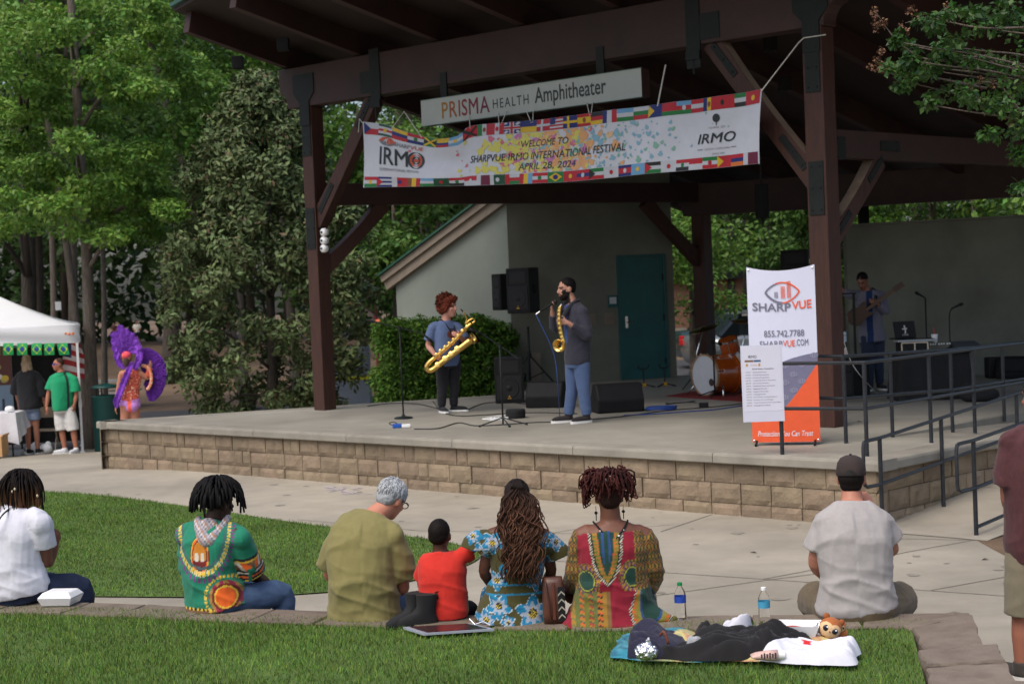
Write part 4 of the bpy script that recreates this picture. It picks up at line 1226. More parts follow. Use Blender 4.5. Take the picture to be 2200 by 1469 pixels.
for rr in (1, .72, .46, .2):
 stroke(lt, [(.129 + .0165 * rr * math.cos(a), .50 + .155 * rr * math.sin(a)) for a in [6.2832 * k / 20 for k in range(20)]], .006, lambda a, b: bsurf(a, b, .007), 0 if rr in (1, .46) else 1, True)
stroke(lt, [(.046 + .034 * k / 10, .735 + .07 * math.sin(math.pi * k / 10)) for k in range(11)], .012, lambda a, b: bsurf(a, b, .007), 1)
stroke(lt, [(.046 + .034 * k / 10, .735 - .06 * math.sin(math.pi * k / 10)) for k in range(11)], .012, lambda a, b: bsurf(a, b, .007), 2)
for k, h_ in enumerate((.04, .075, .10)): quad(lt, .056 + .007 * k, .70, .061 + .007 * k, .70 + h_, lambda a, b: bsurf(a, b, .0075), 1 if k else 2)
btext('IRMO', .842, .938, .36, .135, 0, .012, .2)
btext('TOWN OF', .871, .912, .555, .03, 2, space=1.4); btext('SOUTH CAROLINA', .862, .922, .262, .025, 2, space=1.2); btext('SINCE 1890', .879, .909, .19, .025, 2)
quad(lt, .842, .272, .856, .279, lambda a, b: bsurf(a, b, .007)); quad(lt, .926, .272, .940, .279, lambda a, b: bsurf(a, b, .007))
disc(lt, (.892, .70), .0095, lambda a, b: bsurf(a, b, .007), 0, 12, .06); quad(lt, .8905, .60, .893, .66, lambda a, b: bsurf(a, b, .0065))
lt.build('lettering', [mat('banner_ink', (.012, .02, .025), .5, var=.1), mat('banner_red', (.40, .06, .02), .5, var=.1), mat('banner_grey', (.12, .13, .15), .5, var=.1)], ban)
def cordm(pts, r=.006):
 m_ = MB(); m_.tube(pts, r, 6); m_.build('cord', M['cord'], ban)
def bt(x): return bsurf((x - 783) / 853, .97, .008)
hk = D(869, 232, 24.2)
cordm([bt(845), PL(868, 240, bp0, BN), bt(903)])
cordm([bt(785), PL(772, 256, FL + SN * .2 + BE * .5, BN), PL(770, 285, FL + SN * .2, BN)])
for x, xs, ys in ((1013, 1008, 252), (1078, 1070, 244), (1082, 1090, 240), (1138, 1130, 241), (1141, 1146, 237), (1268, 1260, 222), (1271, 1274, 220)):
 cordm([bt(x), PL(xs, ys - 4, so - SN * .02, BN)])
q = PL(1430, 140, FL + SN * .2, BN); cordm([bt(1411), q], .009)
q2 = PL(1716, 92, FR + SN * .17, BN)
cordm([bt(1636), q2, PL(1727, 82, FR + SN * .17, BN), PL(1774, 75, FR + SN * .14 + BE * .1, BN)], .007)
for f_ in (1.55, (FR - FL).length - 1.62):
 q = FL + BE * f_ - BN * .14
 m_ = MB(); m_.box(V(q.x, q.y, ZB0 - .12), (.2, .05, .1), Matrix.Rotation(math.atan2(BE.y, BE.x), 3, 'Z')); m_.tube([V(q.x, q.y, ZB0 - .16), V(q.x, q.y, ZB0 - .34)], .016, 6)
 m_.build('hook', M['steel'], pav)
# ================================================================== BANNER STAND AND SCHEDULE BOARD
q0, q1 = G(1617, 957, ZS), G(1763, 955, ZS)
st = thing('banner_stand', 'tall white grey and orange advertising banner stand beside the right post', 'banner stand', (q0 + q1) / 2)
ex = (q1 - q0).normalized(); wn = (q1 - q0).length; en = ex.cross(Z); hb = 1.80
def ssf(x, y, off=0):
 top = .028 * (1 - 4 * (x / wn - .5) ** 2)
 return q0 + ex * x + Z * (.03 + y * (1 - top * max(0, y / hb - .5) * 2 / 1)) + en * (off + .02 * math.cos((x / wn - .5) * 3.1) - .01)
m_ = MB(); m_.grid(lambda u, v: ssf(u * wn, v * hb), 16, 24); m_.build('sheet', mat('stand_vinyl', (.62, .64, .78), .5, var=.02), st, smooth=True)
m_ = MB()
OR, GY, GL, WH = 0, 1, 2, 3
P_ = lambda x, y: ssf(x * wn, y * hb, .004)
nn_ = 16
def lowc(x): return .085 + .012 * x
gtop = lambda x: .35 + .155 * x ** 1.0 + .03 * math.sin(math.pi * x) if x < 2 else 0
oc = lambda x: .125 + .02 * x if x < .3 else .131 + .30 * ((x - .3) / .7) ** 1.25 * 1.05
for k in range(nn_):
 a, b = k / nn_, (k + 1) / nn_
 m_.add([P_(a, oc(a)), P_(b, oc(b)), P_(b, gtop(b)), P_(a, gtop(a))], [(0, 1, 2, 3)], GY)
 m_.add([P_(a, .002), P_(b, .002), P_(b, oc(b)), P_(a, oc(a))], [(0, 1, 2, 3)], OR)
P2 = lambda x, y: ssf(x * wn, y * hb, .007)
def eye(mb, cx, cy, w_, fn, c1, c2, asp=.42, th=.012, bars=True):
 n = 14
 h_ = w_ * asp
 stroke(mb, [(cx - w_ / 2 + w_ * k / n, cy + h_ * .5 * math.sin(math.pi * k / n) ** .8) for k in range(4, n + 1)], th, fn, c2)
 stroke(mb, [(cx - w_ / 2 + w_ * k / n, cy + h_ * .5 * math.sin(math.pi * k / n) ** .8) for k in range(0, 6)], th, fn, c1)
 stroke(mb, [(cx - w_ / 2 + w_ * k / n, cy - h_ * .5 * math.sin(math.pi * k / n) ** .8) for k in range(0, 8)], th * 1.5, fn, c1)
 stroke(mb, [(cx - w_ / 2 + w_ * k / n, cy - h_ * .5 * math.sin(math.pi * k / n) ** .8) for k in range(7, n + 1)], th, fn, c2)
eye(m_, .52, .865, .50, lambda x, y: P2(x, .865 + (y - .865) * .40), GL, OR, asp=.62, th=.022)
P3 = lambda x, y: ssf(x * wn, y * hb, .009)
def tower(x0, x1, y0, y1, c, nx, ny):
 for i in range(nx):
  for j in range(ny):
   a, b = x0 + (x1 - x0) * i / nx, x0 + (x1 - x0) * (i + .72) / nx
   e, f_ = y0 + (y1 - y0) * j / ny, y0 + (y1 - y0) * (j + .75) / ny
   quad(m_, a, e, b, f_, P3, c)
tower(.405, .46, .835, .872, GL, 3, 4); tower(.50, .565, .832, .905, OR, 3, 7); tower(.59, .65, .832, .935, OR, 3, 9)
def stext(s_, x0, x1, y, h, c, bold=0, shear=0, sp_=1):
 m_.text(s_, lambda a, b: P2(x0 + a, y + b), h / .7, bold=bold, shear=shear, fit=x1 - x0, mi=c, space=sp_)
stext('SHARP', .07, .64, .755, .046, GL, .02); stext('VUE', .655, .94, .762, .046, OR, .02)
stext('855.742.7788', .23, .82, .603, .037, GL, .010); stext('SHARP', .16, .50, .543, .036, GL, .008); stext('VUE', .505, .68, .545, .036, OR, .010); stext('.COM', .69, .875, .548, .036, GL, .01)
stext('Protection You Can Trust', .085, .90, .036, .030, WH, .006, .25)
for (cx, cy) in ((.66, .475), (.95, .49), (.52, .435), (.77, .44), (.97, .425), (.64, .385), (.87, .39), (.52, .34), (.76, .345), (.95, .36), (.64, .295), (.5, .255), (.35, .22), (.2, .19), (.35, .3), (.2, .27), (.1, .23), (.1, .33), (.35, .39), (.22, .36)):
 if oc(cx) + .02 < cy < gtop(cx) - .01:
  for k in range(3): stroke(m_, [(cx + .012 + (k - 1) * .035, cy - .009), (cx + .012 + (k - 1) * .035, cy + .009)], .02, P2, 4)
  stroke(m_, [(cx - .06 + .012 * j, cy + .013 * math.sin(math.pi * j / 10)) for j in range(11)], .005, P2, 4)
  stroke(m_, [(cx - .06 + .012 * j, cy - .013 * math.sin(math.pi * j / 10)) for j in range(11)], .005, P2, 4)
m_.build('print', [plain(226, 92, 52), plain(112, 112, 138), plain(112, 112, 130, .5), plain(225, 225, 235), plain(136, 136, 160)], st)
for a, b in ((-.02, .9), (1.02, .1)):
 p = q0 + ex * (wn * (.07 if a < 0 else .93))
 m_ = MB(); m_.tube([p + en * .02 + Z * .045, p + en * .12 + Z * .012], .013, 8); m_.build('foot', M['steel'], st)
m_ = MB(); m_.tube([q0 + ex * (wn * .5) - en * .05 + Z * .02, q0 + ex * (wn * .5) - en * .03 + Z * (hb * .97)], .011, 8)
m_.tube([ssf(.01, hb * .985, -.01), q0 + ex * (wn * .5) - en * .03 + Z * (hb * .93), ssf(wn - .01, hb * .985, -.01)], .006, 6)
m_.build('frame', M['steel'], st)
for x_, y_ in ((.03, .985), (.97, .985), (.03, .012), (.97, .012)):
 m_ = MB(); m_.ell(ssf(x_ * wn, y_ * hb, .004), (.011, .011, .011), nu=8, nv=5); m_.build('grommet', M['chrome'], st)
b0 = pA[0] + Z * .0
cs = [PL(x, y, pA[0] + V(0, -.035, 0), V(0, 1, 0)) for x, y in ((1597, 907), (1686, 904), (1683, 741), (1590, 743))]
po = cs[0]; wx = (cs[1] - cs[0]); hz_ = (cs[3] - cs[0]); pw, ph_ = wx.length, hz_.length
wx.normalize(); hz_.normalize()
sb = thing('schedule_board', 'white printed schedule board tied to the first post of the guard rail', 'poster', po)
m_ = MB(); m_.prism([(0, 0), (pw, 0), (pw, ph_), (0, ph_)], .006, po, wx, hz_); m_.build('board', mat('board_white', (.60, .61, .72), .5, var=.02), sb, bevel=.001)
S_ = lambda a, b: po + wx * (a * pw) + hz_ * (b * ph_) + V(0, -.0085, 0)
m_ = MB()
m_.prism([(pw * .03, ph_ * .14), (pw * .96, ph_ * .14), (pw * .96, ph_ * .985), (pw * .03, ph_ * .985)], .001, po + V(0, -.0065, 0), wx, hz_)
m_.build('paper', mat('paper', (.64, .64, .74), .7, var=.02), sb)
m_ = MB()
def ptx(s_, x0, x1, y, h, c=0, b_=.01): m_.text(s_, lambda a, b: S_(x0 + a, y + b), h / .7, fit=x1 - x0, mi=c, bold=b_)
ptx('IRMO', .18, .38, .835, .036, 0, .01)
quad(m_, .09, .785, .30, .81, S_, 1); quad(m_, .31, .785, .48, .81, S_, 2)
disc(m_, (.14, .745), .03, S_, 3, 8, .02); ptx('Irmo', .24, .38, .735, .02, 3); disc(m_, (.44, .745), .03, S_, 3, 8, .02)
ptx('2024 Event Schedule', .26, .78, .685, .016, 0, .02)
rows = ['Opening Ceremony', 'School Presentation', 'Folk and Songs Band', 'Traditional Dance Ensemble', 'Steel Drum Quartet', 'Caribbean Music and Dance', 'Highland Dancers', 'Flamenco Showcase', 'Walking Parade', 'World Drum Circle and Dance', 'Chinese Lion and Dragon', 'Youth Orchestra and the Cloud Band', 'Closing Dance Party']
for i, r_ in enumerate(rows):
 y = .645 - .0362 * i
 ptx('%d:%02d PM' % ((11 + i // 2) % 12 + 1, 30 * (i % 2)), .10, .22, y, .012, 0); ptx(r_, .27, min(.92, .27 + .021 * len(r_)), y, .012, 0)
m_.build('print', [plain(50, 50, 62), plain(120, 90, 60), plain(60, 90, 130), plain(190, 150, 90)], sb)
# ================================================================== STAGE GEAR
def yaw(vx, vy): return math.atan2(-vx, vy)          # rotation that turns +Y to (vx, vy)
def local_builder(t_):
 return lambda mb, nm, mt, **k: mb.build(nm, mt, t_, world=False, **k)
def loudspeaker(label, loc, face, w_, d_, h_, badge=True, tilt=0, name='loudspeaker'):
 """front faces local -Y"""
 t_ = thing(name, label, 'speaker', loc, yaw(-face[0], -face[1])); bd = local_builder(t_)
 m_ = MB(); m_.prism([(-w_ / 2, -d_ / 2), (w_ / 2, -d_ / 2), (w_ * .36, d_ / 2), (-w_ * .36, d_ / 2)], h_, (0, 0, 0), (1, 0, 0), (0, 1, 0))
 bd(m_, 'cabinet', M['black'], bevel=.02)
 m_ = MB(); m_.prism([(-w_ * .42, h_ * .08), (w_ * .42, h_ * .08), (w_ * .42, h_ * .60), (-w_ * .42, h_ * .60)], .012, (0, -d_ / 2 + .002, 0), (1, 0, 0), (0, 0, 1)); bd(m_, 'grille', M['grille'], bevel=.004)
 m_ = MB(); rx = Matrix.Rotation(R(90), 3, 'X'); m_.lathe([(w_ * .34, 0), (w_ * .33, .008), (w_ * .30, .006), (w_ * .12, -.012), (w_ * .1, .004), (.002, .012)], (0, -d_ / 2 - .008, h_ * .33), rx, 24); bd(m_, 'woofer', M['grille'], smooth=True)
 m_ = MB(); m_.prism([(-w_ * .34, h_ * .66), (w_ * .34, h_ * .66), (w_ * .34, h_ * .92), (-w_ * .34, h_ * .92)], .006, (0, -d_ / 2 + .002, 0), (1, 0, 0), (0, 0, 1)); bd(m_, 'horn', M['grille'], bevel=.002)
 m_ = MB(); m_.tube([(w_ / 2 * .93, -.03, h_ * .45), (w_ / 2 * 1.0, .0, h_ * .47), (w_ / 2 * 1.0, 0, h_ * .6), (w_ / 2 * .93, -.03, h_ * .62)], .012, 6); bd(m_, 'handle', M['black'])
 if badge:
  m_ = MB(); m_.prism([(-.03, 0), (.03, 0), (0, .055)], .003, (0, -d_ / 2 - .011, h_ * .10), (1, 0, 0), (0, 0, 1)); bd(m_, 'badge', plain(190, 140, 30))
 return t_
def tripod(label, loc, h_, spread=.5, hub=.55, rot=0):
 t_ = thing('speaker_stand', label, 'speaker stand', loc, rot); bd = local_builder(t_)
 m_ = MB(); m_.tube([(0, 0, .18), (0, 0, h_)], .019, 8); bd(m_, 'pole', M['steel'], smooth=True)
 m_ = MB(); m_.tube([(0, 0, hub - .05), (0, 0, hub + .05)], .03, 8); m_.tube([(0, 0, hub), (.05, 0, hub)], .012, 6); bd(m_, 'collar', M['steel'])
 for k in range(3):
  a = 2.094 * k + .4; x, y = math.cos(a) * spread, math.sin(a) * spread
  m_ = MB(); m_.tube([(0, 0, hub), (x, y, .015)], .014, 6); m_.tube([(0, 0, .22), (x * .5, y * .5, hub * .5 + .01)], .010, 6); bd(m_, 'leg', M['steel'])
 return t_
g1 = G(1140, 842, ZS); g2 = G(1104, 836, ZS)
tripod('black tripod stand under the front raised loudspeaker left of the singer', g1, 1.05, .52, .6)
tripod('black tripod stand under the turned-away raised loudspeaker', g2, 1.08, .5, .6, .7)
p = D(1132, 672, g1.y); loudspeaker('black loudspeaker with yellow badge raised on a stand left of the singer', (g1.x - .03, g1.y, p.z), (-.55, -.85), .44, .40, .72)
p = D(1086, 666, g2.y); loudspeaker('black loudspeaker half hidden behind the raised one, facing further left', (g2.x - .06, g2.y + .05, p.z), (-.95, -.4), .38, .36, .60, False)
q = G(1100, 864, ZS); loudspeaker('black loudspeaker standing upright on the deck under the raised pair', q, (-.15, -1), .44, .40, .68)
def wedge(label, loc, face, w_, d_, h_):
 t_ = thing('floor_monitor', label, 'stage monitor', loc, yaw(-face[0], -face[1])); bd = local_builder(t_)
 prof = [(-d_ / 2, .0), (d_ / 2, 0), (d_ / 2 + .02, h_ * .45), (d_ * .28, h_), (-d_ * .10, h_), (-d_ / 2 - .02, h_ * .25)]
 m_ = MB(); m_.prism(prof, w_, (-w_ / 2, 0, 0), (0, 1, 0), (0, 0, 1)); bd(m_, 'cabinet', M['black'], bevel=.025)
 a, b = Vector((0, -d_ / 2 - .02, h_ * .25)), Vector((0, -d_ * .10, h_)); u_ = (b - a).normalized(); n_ = V(1, 0, 0).cross(u_)
 m_ = MB(); m_.prism([(-w_ * .42, .05), (w_ * .42, .05), (w_ * .42, (b - a).length - .05), (-w_ * .42, (b - a).length - .05)], .008, a, (1, 0, 0), u_); bd(m_, 'grille', M['grille'])
 for s_ in (-1, 1):
  m_ = MB(); m_.box((s_ * (w_ / 2 + .003), 0, h_ * .5), (.01, .12, .05)); bd(m_, 'handle', M['steel'])
 return t_
wedge('black wedge monitor on the deck left of the singer', G(1178, 874, ZS), (.35, .9), .54, .38, .36)
wedge('larger black wedge monitor on the deck right of the singer', G(1326, 884, ZS), (-.2, .95), .64, .42, .38)
q = G(1108, 898, ZS); t_ = thing('round_bag', 'round dark zipped bag lying on the deck behind the tripod mic stand', 'bag', q); bd = local_builder(t_)
m_ = MB(); m_.lathe([(.01, 0), (.118, 0), (.128, .015), (.13, .10), (.12, .118), (.01, .124)], n=24); bd(m_, 'body', M['cloth_black'], smooth=True, autos=40)
m_ = MB(); m_.tube([(.13 * math.cos(a), .13 * math.sin(a), .088) for a in [6.283 * k / 20 for k in range(20)]], .006, 5, closed=True); bd(m_, 'zip_band', M['steel'])
def mic_head(m_, p, d):
 d = Vector(d).normalized(); p = Vector(p)
 m_.tube([p, p + d * .05, p + d * .11, p + d * .13, p + d * .17], [.010, .012, .016, .024, .018], 10)
def mic_stand(label, base, h_, boom=None, round_base=False, legs=None, direct=None, name='microphone_stand'):
 t_ = thing(name, label, 'mic stand', base); bd = local_builder(t_)
 m_ = MB(); m_.tube([(0, 0, .02), (0, 0, h_)], .011, 8); bd(m_, 'pole', M['steel'], smooth=True)
 if round_base:
  m_ = MB(); m_.lathe([(.01, .0), (.125, 0), (.13, .008), (.11, .022), (.03, .034), (.015, .06)], n=24); bd(m_, 'base', M['steel'], smooth=True, autos=40)
 else:
  for a in (legs or (.2, 2.3, 4.4)):
   m_ = MB(); m_.tube([(0, 0, .1), (math.cos(a) * .3, math.sin(a) * .3, .014)], .009, 6); m_.ell((math.cos(a) * .3, math.sin(a) * .3, .014), (.018, .018, .014), nu=8, nv=5); bd(m_, 'leg', M['steel'])
 if boom:
  a, b = Vector(boom[0]), Vector(boom[1])
  m_ = MB(); m_.tube([a, b], .008, 8); m_.tube([(0, 0, h_ - .03), (0, 0, h_ + .03)], .018, 8); m_.tube([a, a + (a - b).normalized() * .1], .016, 8); bd(m_, 'boom', M['steel'])
  m_ = MB(); d = (b - a).normalized(); mic_head(m_, b, boom[2] if len(boom) > 2 else d); bd(m_, 'microphone', M['black'], smooth=True)
 elif direct:
  m_ = MB(); mic_head(m_, (0, 0, h_), direct); bd(m_, 'microphone', M['black'], smooth=True)
 return t_
b_ = G(867, 899, ZS); e1_ = D(803, 691, b_.y) - b_; e2_ = D(908, 716, b_.y) - b_; hh = (D(861, 706, b_.y) - b_).z
mic_stand('mic stand on a round black base with a boom, left of the young saxophonist', b_, hh, (e1_, e2_, (.5, 0, -.5)), True)
b_ = G(1081, 914, ZS); e1_ = D(1098, 760, b_.y) - b_; e2_ = D(1036, 717, b_.y) - b_; hh = (D(1073, 744, b_.y) - b_).z
mic_stand('low tripod mic stand with a tilted boom at the middle of the stage', b_, hh, (e1_, e2_, (-.8, 0, .35)), legs=(-.25, 3.4, -1.3))
q = G(1925, 850, ZS)
mic_stand('straight mic stand behind the laptop at the DJ table', V(D(1990, 700, 24.2).x, 24.2, ZS), D(1990, 640, 24.2).z - ZS, direct=(-.8, 0, .5))
def cable(label, pts, r=.007, mt='cable', z=ZS + .008, grp=None):
 m_ = MB(); m_.tube(catmull([G(x, y, z) for x, y in pts], 5), r, 6)
 return tag(m_.build('floor_cable', M[mt] if isinstance(mt, str) else mt, smooth=True), label, 'cable', grp)
cable('black cable lying across the deck from the mic stand base to the tripod stand', [(890, 921), (940, 920), (985, 908), (1020, 914), (1075, 912), (1150, 907), (1200, 906)])
cable('black cable along the deck behind the young saxophonist', [(790, 872), (840, 866), (900, 868), (980, 884), (1040, 866), (1090, 864), (1130, 868)])
cable('black cable curling from the young saxophonist towards the bag', [(930, 862), (950, 884), (985, 893), (1040, 891), (1090, 888), (1160, 886), (1240, 888)])
cable('black cable running from the singer to the drum kit', [(1240, 903), (1320, 896), (1400, 886), (1450, 880), (1530, 874), (1600, 866)])
blue = mat('blue_cable', (.015, .05, .22), .5, var=.1)
cable('blue cable lying from the drum rug to the larger wedge', [(1600, 870), (1530, 880), (1470, 884), (1420, 888), (1340, 892)], .008, blue)
m_ = MB(); rnd = random.Random(3)
c0_ = G(1420, 882, ZS)
m_.tube(catmull([c0_ + V(.20 * math.cos(a) * (1 + .3 * math.sin(3 * a)), .13 * math.sin(a), .012 + .012 * rnd.random() + .0016 * k) for k, a in enumerate([1.05 * j for j in range(26)])], 3), .008, 6)
tag(m_.build('cable_coil', blue, smooth=True), 'loose tangle of blue cable on the deck right of the larger wedge', 'cable')
m_ = MB(); c0_ = G(1462, 868, ZS); m_.tube(catmull([c0_ + V(.22 * math.cos(a), .16 * math.sin(a * 1.3), .010 + .002 * k) for k, a in enumerate([.9 * j for j in range(12)])], 4), .005, 6)
tag(m_.build('cable_coil', M['cable'], smooth=True), 'thin black looping cable on the deck beside the power brick', 'cable')
m_ = MB(); m_.box(G(1512, 876, ZS) + Z * .035, (.12, .09, .07)); tag(m_.build('power_brick', M['black'], bevel=.008), 'black power brick on the deck in front of the drum rug', 'power supply')
q = G(1072, 903, ZS); t_ = thing('power_strip', 'white power strip lying on the deck beside the tripod mic stand', 'power strip', q, .1); bd = local_builder(t_)
m_ = MB(); m_.box((0, 0, .022), (.24, .055, .04)); bd(m_, 'body', M['white'], bevel=.008)
for k in range(4):
 m_ = MB(); m_.box((-.08 + .05 * k, 0, .043), (.03, .03, .004)); bd(m_, 'socket', M['steel'])
m_ = MB(); m_.tube(catmull([V(-.12, 0, .02), V(-.2, .12, .02), V(-.05, .22, .03), V(.12, .3, .04), V(.16, .34, .03)], 5), .009, 6); bd(m_, 'cord', M['white'], smooth=True)
q = G(860, 919, ZS); t_ = thing('adapter_box', 'small blue and white adapter with cable on the deck near the round mic base', 'adapter', q); bd = local_builder(t_)
m_ = MB(); m_.box((-.04, 0, .03), (.11, .07, .05)); bd(m_, 'blue_half', plain(25, 80, 165), bevel=.008)
m_ = MB(); m_.box((.075, 0, .025), (.11, .06, .04)); bd(m_, 'white_half', M['white'], bevel=.008)
m_ = MB(); m_.tube(catmull([V(-.08, 0, .03), V(-.14, .03, .06), V(-.08, .08, .07), V(0, .06, .02)], 5), .006, 6); bd(m_, 'lead', M['cable'])
for (x, y, lab) in ((1384, 833, 'folding guitar stand with yellow feet in front of the teal door, nearer the handle'), (1429, 831, 'folding guitar stand with yellow feet in front of the door hinge side')):
 q = G(x, y, ZS); t_ = thing('guitar_stand', lab, 'guitar stand', q, .2); bd = local_builder(t_)
 m_ = MB(); m_.tube([(0, 0, .04), (.0, .03, .32)], .012, 6); m_.tube(catmull([V(-.09, -.02, .36), V(-.06, .02, .31), V(0, .03, .3), V(.06, .02, .31), V(.09, -.02, .36)], 4), .010, 6); bd(m_, 'upright', M['steel'])
 for s_ in (-1, 1):
  m_ = MB(); m_.tube([(0, 0, .06), (s_ * .15, -.1, .014)], .011, 6); l_ = bd(m_, 'leg', M['steel'])
 m_ = MB(); m_.box((0, -.01, .05), (.05, .05, .05)); bd(m_, 'foot_block', plain(200, 150, 20))
q = G(1560, 852, ZS)
m_ = MB(); rp = [G(x, y, ZS + .004) for x, y in ((1432, 851), (1480, 842), (1640, 828), (1720, 850), (1640, 872), (1590, 862))]
m_.prism([(p.x, p.y) for p in rp], .008, (0, 0, ZS + .002), (1, 0, 0), (0, 1, 0)); tag(m_.build('drum_rug', plain(120, 28, 24, .9)), 'flat red rug under the drum kit', 'rug')
hc_ = D(1513, 806, 24.25); hc_ = V(hc_.x, 24.25, ZS + .31)
ax_ = V(.80, .52, 0).normalized()                       # drum axis from front head to back
kd = thing('bass_drum', 'amber lacquered bass drum with a white front head standing on the red rug', 'drum', V(hc_.x, hc_.y, ZS))
def rot_to(d):
 return Vector((0, 0, 1)).rotation_difference(Vector(d).normalized()).to_matrix()
ra = rot_to(ax_)
m_ = MB(); m_.lathe([(.285, .03), (.288, .05), (.288, .42), (.285, .44)], hc_, ra, 40); kd_s = m_.build('shell', M['drum'], kd, smooth=True, autos=40)
for o_, nm in ((0, 'hoop'), (.43, 'hoop')):
 m_ = MB(); m_.lathe([(.285, o_), (.305, o_), (.305, o_ + .04), (.285, o_ + .04)], hc_, ra, 40, caps=False); m_.build(nm, mat('maple_hoop', (.36, .20, .10), .3, var=.2, coat=.4) if o_ == 0 else M['drum'], kd, smooth=True, autos=40)
m_ = MB(); m_.lathe([(.287, .012), (.15, .008), (.002, .006)], hc_, ra, 40, caps=False); dh = m_.build('head', M['drumhead'], kd, smooth=True)
sd2 = ax_.cross(Z);
m_ = MB(); m_.lathe([(.055, .002), (.045, -.002), (.002, -.001)], hc_ + sd2 * .15 - Z * .10, ra, 20, caps=False); m_.build('port', plain(60, 45, 40), dh)
for s_ in (-1, 1):
 a0 = hc_ + ax_ * .12 + sd2 * (s_ * .27) - Z * .08
 m_ = MB(); m_.tube([a0, a0 + sd2 * (s_ * .14) - ax_ * .12 + Z * (ZS + .012 - a0.z)], .011, 8); m_.build('spur', M['chrome'], kd, smooth=True)
for k in range(8):
 a = math.pi * 2 * k / 8 + .2; rr = sd2 * math.cos(a) + Z * math.sin(a)
 m_ = MB(); m_.tube([hc_ + ax_ * .0 + rr * .312, hc_ + ax_ * .13 + rr * .30], .008, 6); m_.box(hc_ + ax_ * .13 + rr * .298, (.02, .02, .03)); m_.build('lug', M['chrome'], kd)
def tom(label, c, d, r_, h_, name='tom_drum'):
 d = Vector(d).normalized(); rt = rot_to(d); c = Vector(c)
 t_ = thing(name, label, 'drum', c)
 m_ = MB(); m_.lathe([(r_ * .97, 0), (r_, .01), (r_, h_ - .01), (r_ * .97, h_)], c, rt, 28); m_.build('shell', M['drum'], t_, smooth=True, autos=40)
 for z_ in (-.004, h_ - .024):
  m_ = MB(); m_.lathe([(r_ * .98, z_), (r_ * 1.05, z_), (r_ * 1.05, z_ + .028), (r_ * .98, z_ + .028)], c, rt, 28, caps=False); m_.build('rim', M['chrome'], t_, smooth=True, autos=40)
 m_ = MB(); m_.lathe([(r_ * .97, h_ - .004), (.002, h_ - .003)], c, rt, 28, caps=False); m_.build('head', M['drumhead'], t_)
 m_ = MB()
 for k in range(6):
  a = 1.047 * k + .3; rr = rt @ V(math.cos(a), math.sin(a), 0)
  m_ = MB(); m_.tube([c + rr * (r_ + .008), c + rr * (r_ + .008) + d * h_], .006, 5); m_.build('lug', M['chrome'], t_)
 return t_
c_ = D(1571, 757, 24.5)
tt_ = tom('amber tom drum mounted above the bass drum', c_, (-.25, -.25, .95), .14, .21)
m_ = MB(); m_.tube([c_ + V(.02, .02, .0), V(c_.x + .03, c_.y + .02, hc_.z + .28)], .012, 8); m_.build('mount', M['chrome'], tt_)
c_ = G(1640, 845, ZS) + Z * .12
ft = tom('amber floor tom behind the banner stand', c_, (0, 0, 1), .2, .4, 'floor_tom')
for k in range(3):
 a = 2.1 * k; m_ = MB(); m_.tube([c_ + V(.215 * math.cos(a), .215 * math.sin(a), .25), c_ + V(.23 * math.cos(a), .23 * math.sin(a), -.115)], .008, 6); m_.build('leg', M['chrome'], ft)
def cymbal(label, base, top, r_, nrm, mt, z0=ZS):
 t_ = thing('cymbal_stand', label, 'cymbal', base)
 base, top = Vector(base), Vector(top)
 m_ = MB(); m_.tube([base + Z * .25, V(base.x, base.y, (base.z + top.z) * .5 + .1), top], [.013, .011, .007], 8); m_.build('pole', M['chrome'], t_, smooth=True)
 for k in range(3):
  a = 2.094 * k + .9; m_ = MB(); m_.tube([base + Z * .3, base + V(math.cos(a) * .24, math.sin(a) * .24, .015)], .009, 6); m_.build('leg', M['steel'], t_)
 m_ = MB(); m_.lathe([(.01, .022), (.03, .018), (.04, .006), (r_ * .6, .0), (r_, -.012), (r_, -.015), (.01, .01)], top, rot_to(nrm), 32); m_.build('cymbal', mt, t_, smooth=True)
 return t_
cy = mat('bronze_cymbal', (.30, .22, .11), .32, var=.2, metal=1, scale=20)
b_ = G(1500, 838, ZS); cymbal('bronze crash cymbal tilted beside the rear post', b_, D(1510, 706, b_.y), .23, (-.25, -.12, .93), cy)
b_ = G(1597, 838, ZS); cymbal('brown ride cymbal half hidden behind the banner stand', b_, D(1606, 689, b_.y), .25, (.05, -.12, .98), mat('dark_bronze', (.14, .07, .035), .4, var=.2, metal=.6))
b_ = G(1536, 853, ZS); mic_stand('short black mic stand in front of the bass drum', b_, (D(1530, 735, b_.y) - b_).z, legs=(.2, 2.3, 4.4), boom=((.0, 0, (D(1530, 735, b_.y) - b_).z), (.06, .1, (D(1530, 735, b_.y) - b_).z - .02)))
q = D(1612, 678, 25.2); kb = thing('keyboard', 'silver-edged keyboard on a stand behind the banner stand', 'keyboard', (q.x + .3, q.y, ZS))
m_ = MB(); m_.box((q.x + .32, q.y, q.z), (.95, .32, .07)); m_.build('body', M['steel'], kb, bevel=.01)
m_ = MB(); m_.box((q.x + .32, q.y - .165, q.z + .02), (.94, .012, .03)); m_.build('edge', M['chrome'], kb)
for s_ in (-1, 1):
 m_ = MB(); m_.tube([(q.x + .32 - s_ * .3, q.y, ZS + .02), (q.x + .32 + s_ * .3, q.y, q.z - .04)], .014, 6); m_.build('stand_bar', M['steel'], kb)
q = D(1712, 575, 27.4); tripod('black tripod stand behind the banner stand', (q.x, 27.4, ZS), q.z - ZS + .05, .45, .55)
loudspeaker('black loudspeaker on a stand between banner stand top and right post', (q.x, 27.4, q.z - .35), (-.35, -.9), .46, .4, .64, False)
q = G(1998, 856, ZS); dj = thing('dj_table', 'table draped in black cloth to the floor at the right of the stage', 'table', q)
zt = D(2000, 757, q.y).z
m_ = MB()
